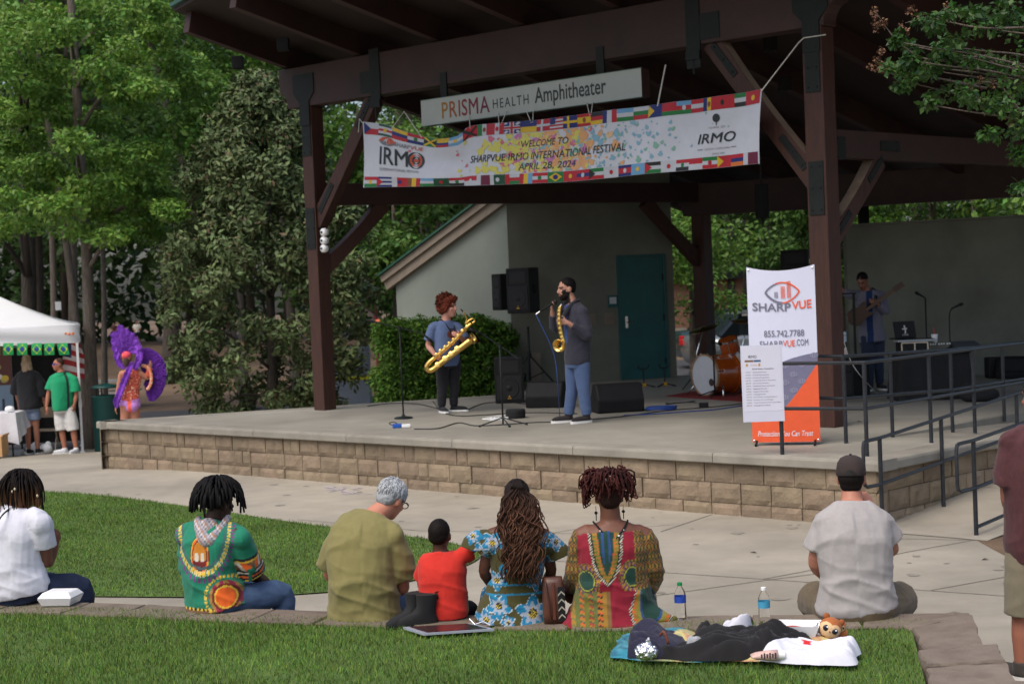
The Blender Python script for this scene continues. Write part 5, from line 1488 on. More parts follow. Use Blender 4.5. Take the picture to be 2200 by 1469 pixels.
def drape(u, v):
 P = [V(-.46, .3, 0), V(-.46, -.3, 0), V(.46, -.3, 0), V(.46, .3, 0)]
 s_ = u * 3; k = min(int(s_), 2); p = P[k].lerp(P[k + 1], s_ - k)
 n_ = (V(-1, 0, 0), V(0, -1, 0), V(1, 0, 0))[k]
 return q + p + n_ * (.025 * (1 - v) * math.sin(u * 60) * (1 - v * .5) + .03 * (1 - v)) + Z * (.01 + (zt - ZS - .01) * v)
m_.grid(drape, 90, 6); m_.build('cloth_skirt', M['cloth_black'], dj, smooth=True)
m_ = MB(); m_.box((q.x, q.y, zt + .005), (.96, .64, .03)); m_.build('table_top', M['cloth_black'], dj, bevel=.008)
for sx in (-1, 1):
 for sy in (-1, 1):
  m_ = MB(); m_.tube([(q.x + sx * .4, q.y + sy * .24, ZS), (q.x + sx * .4, q.y + sy * .24, zt)], .014, 6); m_.build('leg', M['steel'], dj)
ztop = zt + .02
def on_dj(x, d=0):
 p = D(x, 700, q.y + d); return V(p.x, q.y + d, ztop)
c_ = on_dj(1957, -.1); fc = thing('flight_case', 'low aluminium-edged flight case on the DJ table', 'case', c_)
m_ = MB(); m_.box(c_ + Z * .07, (.34, .34, .13)); m_.build('body', M['black'], fc, bevel=.004)
for zz in (.008, .132):
 m_ = MB(); m_.box(c_ + V(0, -.172, zz), (.345, .012, .016)); m_.build('edge', M['chrome'], fc)
for xx in (-.17, -.0, .17):
 m_ = MB(); m_.box(c_ + V(xx, -.174, .07), (.02, .01, .11)); m_.build('latch', M['chrome'], fc)
c_ = V(c_.x, c_.y, ztop + .142); lw = thing('controller', 'silver slab controller lying on the flight case', 'controller', c_)
m_ = MB(); m_.box(c_ + V(.05, 0, .014), (.52, .3, .028)); m_.build('body', plain(150, 155, 160, .4), lw, bevel=.006)
m_ = MB(); m_.box(c_ + V(.05, 0, .030), (.46, .24, .004)); m_.build('panel', M['black'], lw)
c_ = D(1939, 716, q.y - .02); c_ = V(c_.x, q.y - .02, ztop + .176); lp = thing('laptop', 'open black laptop with a pale emblem on its lid on the DJ table', 'laptop', c_, .18); bd = local_builder(lp)
m_ = MB(); m_.box((0, .0, .008), (.3, .2, .014)); bd(m_, 'base', M['black'], bevel=.003)
m_ = MB(); rx = Matrix.Rotation(R(-16), 3, 'X'); m_.box(rx @ V(0, 0, .115) + V(0, -.1, .016), (.3, .010, .22), rx); ld = bd(m_, 'lid', M['black'], bevel=.003)
m_ = MB(); f2 = lambda a, b: rx @ V(a, -.007, b) + V(0, -.1, .016)
stroke(m_, [(0, .06), (.008, .10), (0, .17)], .018, f2); stroke(m_, [(-.035, .12), (.035, .125)], .016, f2); m_.text('LIVE', lambda a, b: f2(a - .04, b + .03), .035, fit=.08)
bd(m_, 'emblem', plain(190, 190, 190))
c_ = on_dj(2015, -.05); mx_ = thing('mixer', 'small audio mixer with faders on the right of the DJ table', 'mixer', c_)
m_ = MB(); m_.prism([(-.17, 0), (.17, 0), (.17, .12), (-.17, .06)], .32, c_ + V(.16, -.17, 0), (0, 1, 0), (0, 0, 1)); m_.build('body', plain(70, 74, 78, .5), mx_, bevel=.006)
for k in range(8):
 m_ = MB(); m_.box(c_ + V(-.13 + .037 * k, -.1 + .02 * (k % 3), .095), (.014, .03, .02)); m_.build('fader', M['white'], mx_)
c_ = V(D(2007, 700, q.y).x, q.y + .0, ztop + .11); cp = thing('drink_cup', 'white foam cup with a red straw on the mixer', 'cup', c_)
m_ = MB(); m_.lathe([(.030, 0), (.033, .004), (.042, .10), (.045, .102), (.045, .11), (.002, .112)], c_, None, 20); m_.build('cup', M['white'], cp, smooth=True, autos=40)
m_ = MB(); m_.tube([c_ + Z * .1, c_ + V(-.01, 0, .2)], .005, 6); m_.build('straw', plain(190, 40, 35), cp)
c_ = V(D(2040, 700, q.y + .2).x, q.y + .2, ztop); gm = thing('gooseneck_microphone', 'gooseneck microphone at the right end of the DJ table', 'microphone', c_)
m_ = MB(); m_.lathe([(.01, 0), (.06, 0), (.06, .02), (.01, .03)], c_, None, 16); m_.build('base', M['black'], gm)
hz2 = D(2050, 660, q.y + .2).z - ztop
m_ = MB(); m_.tube(catmull([c_, c_ + V(-.0, 0, hz2 * .6), c_ + V(.01, 0, hz2 * .88), c_ + V(.06, 0, hz2)], 5), .009, 8); m_.build('neck', M['steel'], gm, smooth=True)
m_ = MB(); mic_head(m_, c_ + V(.03, 0, hz2 * .97), (.9, 0, .35)); m_.build('head', M['black'], gm, smooth=True)
m_ = MB(); c_ = on_dj(2057, -.1); m_.ell(c_ + Z * .03, (.14, .1, .04)); m_.ell(c_ + V(.06, -.03, .045), (.08, .07, .03)); tag(m_.build('folded_jacket', M['cloth_black'], smooth=True), 'black garment folded on the right end of the DJ table', 'clothing')
m_ = MB(); c_ = G(2105, 862, ZS); m_.ell(c_ + Z * .07, (.26, .16, .09)); m_.ell(c_ + V(-.12, 0, .15), (.13, .11, .10)); m_.ell(c_ + V(.12, -.02, .1), (.12, .12, .07)); tag(m_.build('duffel_bag', M['cloth_black'], smooth=True), 'slumped black bag on the deck right of the DJ table', 'bag')
q = G(1838, 851, ZS); loudspeaker('dark grey loudspeaker standing on the deck behind the rails beside the right post', q, (-.9, -.5), .34, .34, .56, False)
q = G(2188, 812, ZS); wedge('black wedge monitor on the deck before the screen wall at the right edge', q, (-.4, -.9), .62, .4, .33)
q = G(2135, 812, ZS); m_ = MB(); m_.box(q + Z * .16, (.22, .25, .32)); tag(m_.build('equipment_case', M['black'], bevel=.02), 'small black equipment case beside the wedge before the screen wall', 'case')
q = G(1862, 800, ZS); am = thing('guitar_amplifier', 'black amplifier on the deck behind the bass player legs', 'amplifier', q)
m_ = MB(); m_.box(q + Z * .24, (.5, .3, .48)); m_.build('cabinet', M['black'], am, bevel=.015)
m_ = MB(); m_.box(q + V(0, -.152, .22), (.44, .01, .36)); m_.build('grille', M['grille'], am)
m_ = MB(); m_.tube([q + V(-.08, 0, .48), q + V(-.06, 0, .52), q + V(.06, 0, .52), q + V(.08, 0, .48)], .012, 6); m_.build('handle', M['black'], am)
q = D(1818, 760, 23.2); mr = thing('music_rack', 'slim black equipment rack just right of the right front post', 'rack', (q.x, q.y, ZS))
for s_ in (-.1, .1):
 m_ = MB(); m_.box((q.x + s_ + .03, q.y, 1.33), (.03, .03, 1.42)); m_.build('upright', M['steel'], mr)
m_ = MB(); m_.box((q.x + .03, q.y, 2.04), (.24, .2, .02)); m_.build('shelf', M['steel'], mr)
m_ = MB(); m_.box((q.x + .03, q.y, ZS + .012), (.3, .3, .024)); m_.build('base', M['steel'], mr)
m_ = MB(); m_.tube(catmull([D(1808, 700, 22.6), D(1815, 740, 22.5), D(1828, 775, 22.4), D(1848, 806, 22.2), G(1885, 846, ZS + .01)], 5), .006, 6); tag(m_.build('hanging_cable', M['cord'], smooth=True), 'thin pale cable drooping beside the right post to the deck', 'cable')
# ================================================================== PARKED CAR, BRICK BUILDING, YARD THINGS
def car(label, loc, rz, paint):
 t_ = thing('parked_car', label, 'car', loc, rz); bd = local_builder(t_)      # length along local X
 m_ = MB(); rings = []
 for x, zb, zt_, wd in ((-2.2, .45, .85, .70), (-2.12, .28, .95, .82), (-1.2, .22, 1.0, .88), (0, .2, .98, .9), (1.2, .22, .95, .88), (2.0, .28, .82, .82), (2.2, .42, .7, .66)):
  ring = []
  for k in range(16):
   a = 6.2832 * k / 16; c, s_ = math.cos(a), math.sin(a)
   ring.append(V(x, wd * math.copysign(abs(c) ** .5, c), (zb + zt_) / 2 + (zt_ - zb) / 2 * math.copysign(abs(s_) ** .6, s_)))
  rings.append(ring)
 m_.loft(rings); body = bd(m_, 'body', paint, smooth=True)
 m_ = MB(); rings = []
 for x, zt_, wd in ((-1.75, .98, .72), (-1.25, 1.40, .66), (-.2, 1.5, .66), (.5, 1.42, .66), (1.25, .97, .74)):
  rings.append([V(x, s_ * wd * q_, .93 + (zt_ - .93) * h_) for s_, q_, h_ in ((-1, 1.12, 0), (-1, 1, .9), (-1, .85, 1), (1, .85, 1), (1, 1, .9), (1, 1.12, 0))])
 m_.loft(rings); bd(m_, 'cabin', plain(22, 28, 30, .15))
 m_ = MB(); m_.prism([(-1.15, 1.42), (-.2, 1.52), (.5, 1.44), (.48, 1.40), (-.2, 1.47), (-1.12, 1.37)], 1.28, (0, .64, 0), (1, 0, 0), (0, 0, 1)); bd(m_, 'roof_panel', paint)
 for x in (-1.35, 1.35):
  for s_ in (-1, 1):
   m_ = MB(); m_.lathe([(.01, -.1), (.3, -.1), (.33, -.07), (.33, .07), (.3, .1), (.01, .1)], (x, s_ * .8, .33), Matrix.Rotation(R(90), 3, 'X'), 20); w_ = bd(m_, 'wheel', plain(18, 18, 19, .8), smooth=True, autos=40)
   m_ = MB(); m_.lathe([(.01, -.11), (.2, -.11), (.2, .11), (.01, .11)], (x, s_ * .8, .33), Matrix.Rotation(R(90), 3, 'X'), 14); bd(m_, 'rim', M['chrome']).parent = w_
 for s_ in (-1, 1):
  m_ = MB(); m_.box((-2.16, s_ * .62, .78), (.12, .22, .14)); bd(m_, 'tail_light', plain(190, 20, 25, .3), bevel=.02)
  m_ = MB(); m_.box((2.1, s_ * .6, .68), (.12, .24, .12)); bd(m_, 'headlight', M['white'], bevel=.02)
 return t_
cz = zground(4.2, 40) + .03
q = D(1462, 760, 39.5)
car('silver-grey parked car with a red tail light beyond the stage corner', (q.x + 2.35, 39.8, cz), .25, mat('silver_paint', (.30, .33, .34), .25, var=.05, metal=.6, coat=.5))
q = D(1600, 730, 43)
car('dark green parked car behind the drums', (q.x + .4, 43, cz), .1, mat('dark_paint', (.02, .05, .045), .25, var=.05, metal=.4, coat=.5))
q0_, q1_ = D(1400, 700, 56), D(1780, 700, 56)
bb = thing('brick_building', 'low red brick building far behind the drum kit', 'building', ((q0_.x + q1_.x) / 2, 56, -.2))
zb_ = D(1580, 598, 56).z
m_ = MB(); m_.box(((q0_.x + q1_.x) / 2, 58.5, zb_ / 2 - .2), (q1_.x - q0_.x, 5, zb_ + .4)); m_.build('wall', M['brick'], bb)
m_ = MB(); m_.box(((q0_.x + q1_.x) / 2, 58.5, zb_ + .1), (q1_.x - q0_.x + .8, 5.6, .22)); m_.build('roof', M['steel'], bb)
m_ = MB(); m_.box(((q0_.x + q1_.x) / 2, 55.98, .25), (q1_.x - q0_.x + .02, .1, .7)); m_.build('plinth', M['cap'], bb)
q = D(760, 845, 41); zq = zground(q.x, 41)
ub = thing('utility_box', 'pale grey metal cabinet with yellow tape behind the hedge end', 'cabinet', (q.x, 41, zq))
zt_ = D(760, 745, 41).z; m_ = MB(); m_.box((q.x, 41, (zt_ + zq) / 2), (.85, .6, zt_ - zq)); m_.build('cabinet', plain(140, 145, 160), ub, bevel=.03)
zy = D(755, 811, 41).z
m_ = MB(); m_.box((q.x, 41, zy), (.87, .62, .09)); m_.build('tape', plain(215, 205, 20), ub)
m_ = MB(); m_.box((q.x - .3, 40.69, (zt_ + zq) / 2 + .2), (.04, .03, .5)); m_.build('handle', M['steel'], ub)
q = D(820, 700, 58); pg = thing('playground_frame', 'green and red playground frame far behind the hedge', 'playground', (q.x, 58, zground(q.x, 58)))
a_, b_ = D(790, 654, 58), D(860, 648, 58)
m_ = MB(); m_.tube([a_, b_], .07, 8); m_.build('top_bar', plain(25, 95, 90), pg)
for x_ in (775, 806, 862):
 a_ = D(x_, 655, 58); m_ = MB(); m_.tube([a_, V(a_.x, 58, zground(0, 58) - .1)], .06, 8); m_.build('upright', plain(95, 25, 35), pg)
a_, b_ = D(776, 662, 58.2), D(804, 705, 58.2)
m_ = MB(); m_.box((a_ + b_) / 2, (abs(b_.x - a_.x), .06, abs(a_.z - b_.z))); m_.build('climbing_panel', plain(120, 110, 105), pg)
m_ = MB(); a_ = D(830, 640, 58.5); m_.prism([(-.8, 0), (.8, 0), (0, .35)], .9, a_, (1, 0, 0), (0, 0, 1)); m_.build('canopy', plain(95, 25, 35), pg)
q = D(228, 880, 31.5); tb = thing('trash_bin', 'dark green round trash bin between the pale trunk and the carnival dancer', 'bin', V(q.x, 31.5, zg(q.x, 31.5)))
zt_ = D(228, 850, 31.5).z; zb_ = zg(q.x, 31.5)
m_ = MB(); m_.lathe([(.01, 0), (.24, 0), (.25, .02), (.26, zt_ - zb_ - .02), (.27, zt_ - zb_), (.25, zt_ - zb_ + .012), (.02, zt_ - zb_ + .012)], (q.x, 31.5, zb_), None, 24); m_.build('barrel', plain(8, 62, 60, .5), tb, smooth=True, autos=40)
zl = D(225, 833, 31.5).z
m_ = MB(); m_.lathe([(.27, 0), (.28, .01), (.22, .05), (.02, .09)], (q.x, 31.5, zl), None, 24); m_.build('lid', plain(8, 62, 60, .5), tb, smooth=True)
for a in (0, 2.1, 4.2):
 m_ = MB(); m_.tube([(q.x + .24 * math.cos(a), 31.5 + .24 * math.sin(a), zt_), (q.x + .24 * math.cos(a), 31.5 + .24 * math.sin(a), zl + .01)], .012, 6); m_.build('strut', M['steel'], tb)
q = D(232, 803, 46); zb_ = zground(q.x, 46); pb_ = thing('picnic_table', 'weathered grey picnic table under the trees behind the trash bin', 'picnic table', (q.x, 46, zb_))
m_ = MB(); m_.box((q.x, 46, zb_ + .74), (1.5, .7, .05)); m_.build('table_top', plain(150, 150, 145, .8), pb_)
for s_ in (-1, 1):
 m_ = MB(); m_.box((q.x, 46 + s_ * .65, zb_ + .44), (1.5, .26, .04)); m_.build('seat', plain(150, 150, 145, .8), pb_)
 m_ = MB(); m_.beam((q.x + s_ * .5, 45.4, zb_), (q.x + s_ * .5, 46.1, zb_ + .72), .08, .05); m_.build('leg', plain(120, 120, 115, .8), pb_)
q = D(125, 657, 36.8); m_ = MB(); m_.box((q.x, 36.8, q.z), (.13, .02, .19)); tag(m_.build('tree_notice', M['white']), 'small white notice fixed high on a pale trunk above the tent', 'notice')
# ================================================================== PEOPLE
def remesh(mb, name, mats, parent=None, voxel=.01, smooth=4, dye=None, wr=0, wrf=None, loc=None, **kw):
 me = bpy.data.meshes.new('tmp'); me.from_pydata([tuple(p) for p in mb.v], [], mb.f); me.update()
 bm = bmesh.new(); bm.from_mesh(me); bmesh.ops.recalc_face_normals(bm, faces=bm.faces); bm.to_mesh(me); bm.free()
 o = bpy.data.objects.new('tmp', me); COL.objects.link(o)
 a = o.modifiers.new('r', 'REMESH'); a.mode = 'VOXEL'; a.voxel_size = voxel
 if smooth:
  b = o.modifiers.new('s', 'SMOOTH'); b.factor = .5; b.iterations = smooth
 dg = bpy.context.evaluated_depsgraph_get()
 m2 = bpy.data.meshes.new_from_object(o.evaluated_get(dg)); m2.name = name
 bpy.data.objects.remove(o); bpy.data.meshes.remove(me)
 n = len(m2.vertices)
 if wr or wrf:
  co = np.zeros(n * 3, np.float32); m2.vertices.foreach_get('co', co); co = co.reshape(-1, 3)
  no = np.zeros(n * 3, np.float32); m2.vertices.foreach_get('normal', no); no = no.reshape(-1, 3)
  h = np.array([(wrf(Vector(p)) if wrf else cloth_h(p)) for p in co])
  co = co + no * (h * (wr if wr else 1))[:, None]
  m2.vertices.foreach_set('co', co.astype(np.float32).ravel()); m2.update()
 if dye is not None:
  at = m2.attributes.new('dye', 'FLOAT_COLOR', 'POINT')
  if callable(dye):
   cols_ = np.array([(*dye(v.co), 1.0) for v in m2.vertices], np.float32)
  else: cols_ = np.tile(np.array((*dye, 1), np.float32), (n, 1))
  at.data.foreach_set('color', cols_.ravel())
 ob = link_mesh(m2, name, mats, parent, True, **kw)
 if loc is not None:
  ob.location = loc; MW[ob.name] = Matrix.Translation(loc)
 return ob
def crease(v):
 return max(0, 1 - abs(noise.noise(v)) * 4) ** 1.3
def cloth_h(p):
 x, y, z = p
 s1 = 1 if x > 0 else -1
 a = noise.noise((x * 6, y * 6, z * 3.5 + x * 2))
 c1 = crease(V(x * 3.2 + z * 4.0 * s1, y * 3, z * 3.4 - x * 2.5 * s1 + 5))       # diagonal drag lines towards the armpits
 c2 = crease(V(x * 2.2 + 7, y * 2.2, z * 10 + x * 3)) * max(0, 1 - abs(z - .16) * 4.5)     # horizontal rolls at the waist
 c3 = crease(V(x * 9, y * 9, z * 2.2 + 3)) * .5                                   # hanging folds
 return a * .55 + c1 * .62 + c2 * .85 + c3 * .28 + .22 * noise.noise((x * 22, y * 22, z * 16)) - .4
def dye_mesh(ob, fn):
 me = ob.data; at = me.attributes.new('dye', 'FLOAT_COLOR', 'POINT')
 at.data.foreach_set('color', np.array([(*fn(v.co), 1.0) for v in me.vertices], np.float32).ravel())
def C(r, g, b): return tuple(min(1, c * 1.0) for c in srgb(r, g, b))
def ring(c, lat, fwd, w_, d, n=22, e=2.3):
 out = []
 for k in range(n):
  a = 6.2832 * k / n; ca, sa = math.cos(a), math.sin(a)
  out.append(c + lat * (w_ * math.copysign(abs(ca) ** (2 / e), ca)) + fwd * (d * math.copysign(abs(sa) ** (2 / e), sa)))
 return out
def hand(mb, wrist, d, pn, k=1.0, curl=.6, right=True, spread=1.0):
 d = Vector(d).normalized(); pn = Vector(pn); pn = (pn - d * pn.dot(d)).normalized(); a = d.cross(pn)
 if not right: a = -a                                        # a points to the thumb side
 w0 = Vector(wrist)
 P = [w0 - d * .012 * k, w0 + d * .02 * k, w0 + d * .055 * k, w0 + d * .088 * k]
 W = [(.026, .019), (.034, .017), (.041, .015), (.040, .012)]
 mb.loft([ring(p, a, pn, x * k, y * k, 14, 2.6) for p, (x, y) in zip(P, W)])
 for i, (off, ln) in enumerate(((.030, .072), (.010, .082), (-.010, .076), (-.029, .060))):
  b = w0 + d * (.084 - .004 * abs(i - 1)) * k + a * off * k
  cd_, pts = d + a * (off * 2.2 * spread), [b]
  ang = 0
  for j, f_ in enumerate((.45, .32, .23)):
   ang += curl * (.75 if j == 0 else .62)
   dirn = (cd_.normalized() * math.cos(ang) + pn * math.sin(ang)).normalized()
   pts.append(pts[-1] + dirn * ln * f_ * k)
  mb.tube([b - d * .012 * k] + pts, [.0092 * k, .0092 * k, .0086 * k, .008 * k, .0064 * k], 8)
 b = w0 + d * .022 * k + a * .030 * k
 t1 = b + (d * .55 + a * .75 + pn * .35).normalized() * .045 * k
 t2 = t1 + (d * .85 + a * .15 + pn * (.3 + curl * .3)).normalized() * .033 * k
 mb.tube([b - a * .012 * k, b, t1, t2], [.013 * k, .012 * k, .010 * k, .0075 * k], 8)
class Body:
 def __init__(s, base, k=1.0, lat=(1, 0, 0), latp=None, face=(0, 1, 0), hup=(0, 0, 1), w=None):
  s.base = Vector(base); s.k = k
  s.lat = Vector(lat).normalized(); s.latp = Vector(latp).normalized() if latp else s.lat.copy()
  s.fwd = Z.cross(s.lat).normalized(); s.fwdp = Z.cross(s.latp).normalized()
  f = Vector(face).normalized(); u = Vector(hup); u = (u - f * u.dot(f)).normalized()
  s.H = Matrix((f.cross(u), f, u)).transposed()
  s.w = dict(hip=(.175, .125), waist=(.155, .115), chest=(.178, .122), sho=(.165, .088), nb=(.075, .068))
  if w: s.w.update(w)
  s.arms, s.legs, s.J = [], [], {}
 def j(s, x, y, dy=0): return D(x, y, s.base.y + dy) - s.base
 def spine(s, **kw):
  for n, v in kw.items(): s.J[n] = v if isinstance(v, Vector) else s.j(*v)
  return s
 def arm(s, sh, el, wr, hd=None, pn=(0, 0, -1), curl=.6, right=True, thumb=True):
  f = lambda v: v if isinstance(v, Vector) else s.j(*v)
  sh, el, wr = f(sh), f(el), f(wr)
  s.arms.append(dict(sh=sh, el=el, wr=wr, hd=Vector(hd) if hd else (wr - el), pn=Vector(pn), curl=curl, right=right)); return s
 def leg(s, hip, kn, an, toe=None):
  f = lambda v: v if isinstance(v, Vector) else s.j(*v)
  s.legs.append(dict(hip=f(hip), kn=f(kn), an=f(an), toe=Vector(toe) if toe else s.fwd)); return s
 def rings(s, infl=0, t0=0, t1=9, hem=None, n=26, collar=None, sub=4):
  J, k, w = s.J, s.k, s.w
  up0 = (J['waist'] - J['pel']).normalized()
  st = [(J['pel'] - up0 * .10 * k, s.latp, (w['hip'][0] * .86, w['hip'][1] * .86)), (J['pel'], s.latp, w['hip']), (J['waist'], (s.latp + s.lat).normalized(), w['waist']), (J['chest'], s.lat, w['chest']),
              (J['chest'].lerp(J['neck'], .62), s.lat, w['sho']), (J['chest'].lerp(J['neck'], .88), s.lat, ((w['sho'][0] + w['nb'][0]) * .46, .076)), (J['neck'], s.lat, w['nb'])]
  if hem is not None:
   st[0] = (st[0][0], st[0][1], hem)
  cs = catmull([a for a, b, c in st], sub); N = len(cs)
  ls = lerp_list([b for a, b, c in st], sub); ws = lerp_list([Vector((*c, 0)) for a, b, c in st], sub)
  out = []
  for i in range(N):
   t = i / sub
   if t < t0 - 1e-6 or t > t1 + 1e-6: continue
   tg = (cs[min(i + 1, N - 1)] - cs[max(0, i - 1)]).normalized()
   la = (ls[i] - tg * ls[i].dot(tg)).normalized(); fw = tg.cross(la)
   out.append(ring(cs[i], la, fw, ws[i].x * k + infl, ws[i].y * k + infl, n))
  return out
 def head_pt(s, p): return s.J['head'] + s.H @ (Vector(p) * s.hk)
 hk = 1.0
 def make(s, label, skin, voxel=.009, face=None, group=None, hands=True, feet=True, armr=1.0, legr=1.0, name='person', beard=None):
  mb = MB(); k, J = s.k, s.J; hk = s.hk; s.armr = armr
  mb.loft(s.rings())
  for a in s.arms:
   q = k * armr; inn = J['chest'].lerp(J['neck'], .6)
   mb.tube(catmull([inn.lerp(a['sh'], .45), a['sh'], a['sh'].lerp(a['el'], .5), a['el'], a['el'].lerp(a['wr'], .4), a['wr']], 3),
     lerp_list([.05 * q, .054 * q, .048 * q, .040 * q, .042 * q, .027 * q], 3), 12)
   mb.ell(a['sh'] - Z * .01 * k, (.056 * q,) * 3)
   if hands: hand(mb, a['wr'], a['hd'], a['pn'], k * .98, a['curl'], a['right'])
   else: mb.ell(a['wr'] + a['hd'].normalized() * .07 * k, (.04 * k, .03 * k, .06 * k))
  for l in s.legs:
   q = k * legr
   mb.tube(catmull([l['hip'], l['hip'].lerp(l['kn'], .5), l['kn'], l['kn'].lerp(l['an'], .35), l['an']], 3), lerp_list([.092 * q, .080 * q, .058 * q, .058 * q, .038 * q], 3), 12)
   if feet:
    t = l['toe'].normalized(); t.z = 0
    mb.tube([l['an'] - t * .04 * k - Z * .03 * k, l['an'] + t * .06 * k - Z * .045 * k, l['an'] + t * .17 * k - Z * .055 * k], [.035 * k, .042 * k, .028 * k], 10)
  c = J['head']; H = s.H
  E = lambda p, r: mb.ell(c + H @ (Vector(p) * hk), tuple(x * hk for x in r), H, 18, 12)
  E((0, -.012, .030), (.074, .094, .088)); E((0, .022, -.030), (.058, .072, .088)); E((0, .050, -.088), (.034, .034, .028))
  E((0, .088, -.062), (.020, .012, .011)); E((0, .074, .030), (.046, .018, .012))
  for sx in (-1, 1): E((sx * .074, -.008, -.008), (.011, .022, .034)); E((sx * .040, .060, -.025), (.02, .02, .02))
  mb.tube([c + H @ V(0, .086, .02) * 1 if False else c + H @ (V(0, .084, .018) * hk), c + H @ (V(0, .098, -.005) * hk), c + H @ (V(0, .108, -.024) * hk), c + H @ (V(0, .092, -.034) * hk)], [.007 * hk, .010 * hk, .014 * hk, .010 * hk], 8)
  nr_ = .056 * (k * .5 + hk * .5) * s.w.get('neckr', 1)
  mb.tube(catmull([J['chest'].lerp(J['neck'], .7), J['neck'], c + H @ (V(0, -.018, -.06) * hk), c + H @ (V(0, -.01, .0) * hk)], 3), lerp_list([nr_ * 1.2, nr_ * 1.1, nr_, nr_], 3), 14)
  inv = H.transposed()
  sk = C(*skin); lip = tuple(a * b for a, b in zip(sk, (.80, .50, .5))); dark = C(18, 14, 12)
  def dye(p):
   q = inv @ (p - c) / hk
   if q.length < .17 and face is not None:
    x, y, z_ = abs(q.x), q.y, q.z
    if y > .03:
     if beard and (z_ < -.052 - .0 and y > .0 or (x > .042 and z_ < .0)) and not (abs(z_ + .062) < .007 and x < .02): return C(*beard)
     if beard and -.052 < z_ < -.042 and x < .03 and y > .08: return C(*beard)
     if (x - .030) ** 2 / .00022 + (z_ - .006) ** 2 / .00006 < 1: return dark
     if abs(z_ - .026) < .006 and .014 < x < .050: return C(*(face if isinstance(face, tuple) else (40, 28, 22)))
     if (z_ + .062) ** 2 / .00012 + x * x / .0005 < 1 and y > .06: return lip
    elif beard and z_ < -.03 and y > -.01: return C(*beard)
   return sk
  o = remesh(mb, name, M['skin'], None, voxel, 3, dye, loc=s.base.copy())
  s.o = o
  return tag(o, label, 'person', group)
 def top(s, name, col, t0=.55, t1=6, infl=.015, sleeve=.6, sr=(.082, .085), voxel=.009, wr=.010, hem=None, extra=None, arms=None, mats=None, smooth=4, sub=4, over=None):
  mb = MB(); k = s.k
  mb.loft(s.rings(infl, t0, t1, hem))
  for i, a in enumerate(s.arms if arms is None else arms):
   inn = s.J['chest'].lerp(s.J['neck'], .6)
   f = sleeve if not isinstance(sleeve, (list, tuple)) else sleeve[i]
   if f <= 0: continue
   path = [inn.lerp(a['sh'], .3), inn.lerp(a['sh'], .85) + Z * .008]
   if f <= 1: path += [a['sh'].lerp(a['el'], f * .5), a['sh'].lerp(a['el'], f)]; rr = [.062, .070, sr[0] * .95, sr[1]]
   else: path += [a['sh'].lerp(a['el'], .5), a['el'], a['el'].lerp(a['wr'], (f - 1) * .5), a['el'].lerp(a['wr'], f - 1)]; rr = [.06, .068, sr[0], (sr[0] + sr[1]) / 2, sr[1], sr[1] * .9]
   pt = catmull(path, 3); rr[0] *= s.armr; rr[1] *= s.armr
   mb.tube(pt, [r_ * k for r_ in lerp_list(rr, 3)], 16)
   mb.ell(a['sh'] - Z * .012 * k, ((.056 * s.armr + .016) * k,) * 3)
  if extra: extra(mb)
  return remesh(mb, name, mats or M['dye'], s.o, voxel, smooth, col if callable(col) else C(*col), wr)
 def pants(s, name, col, frac=1.0, infl=.014, voxel=.009, wr=.005, mats=None, flare=1.0, t1=1.5, legr=1.0):
  mb = MB(); k = s.k
  mb.loft(s.rings(infl, 0, t1))
  for l in s.legs:
   mb.ell(l['hip'] - (l['kn'] - l['hip']).normalized() * .03 * k, (.105 * k * legr,) * 3)
   if frac <= 1: pts = [l['hip'], l['hip'].lerp(l['kn'], frac * .5), l['hip'].lerp(l['kn'], frac)]; rr = [.105, .098 * flare, .092 * flare]
   else: pts = [l['hip'], l['hip'].lerp(l['kn'], .5), l['kn'], l['kn'].lerp(l['an'], (frac - 1) * .5), l['kn'].lerp(l['an'], frac - 1)]; rr = [.105, .094, .074 * flare, .068 * flare, .060 * flare]
   mb.tube(catmull(pts, 3), [r_ * k * legr for r_ in lerp_list(rr, 3)], 16)
  return remesh(mb, name, mats or M['dye'], s.o, voxel, 4, None if mats else C(*col), wr)
 def shoes(s, col, sole=True, voxel=.01):
  for l in s.legs:
   t = l['toe'].normalized(); t.z = 0; t.normalize(); k = s.k; sd_ = t.cross(Z); R3 = Matrix((sd_, t, Z)).transposed()
   mb = MB(); a = l['an']
   mb.ell(a + t * .075 * k - Z * .045 * k, (.046 * k, .145 * k, .042 * k), R3); mb.tube([a - Z * .05 * k, a + Z * .02 * k], [.05 * k, .048 * k], 12)
   sh = remesh(mb, 'shoe', M['dye'], s.o, voxel, 2, C(*col))
   if sole:
    mb = MB(); mb.loft([[p + Z * z_ for p in ring(a + t * .075 * k - Z * (.088 * k), sd_, t, .047 * k, .15 * k, 18, 2.6)] for z_ in (0, .028 * k)])
    mb.build('sole', M['sole'], sh, world=False)
 def hair(s, name, ells, col, voxel=.009, amp=.006, freq=40, mats=None, smooth=2):
  mb = MB()
  for p, r in ells: mb.ell(s.head_pt(p), tuple(x * s.hk for x in r), s.H, 18, 12)
  f = lambda p: amp * noise.noise(p * freq) + amp * .6 * noise.noise(p * freq * 2.3)
  return remesh(mb, name, mats or M['hair'], s.o, voxel, smooth, col if callable(col) else C(*col), 0, f)
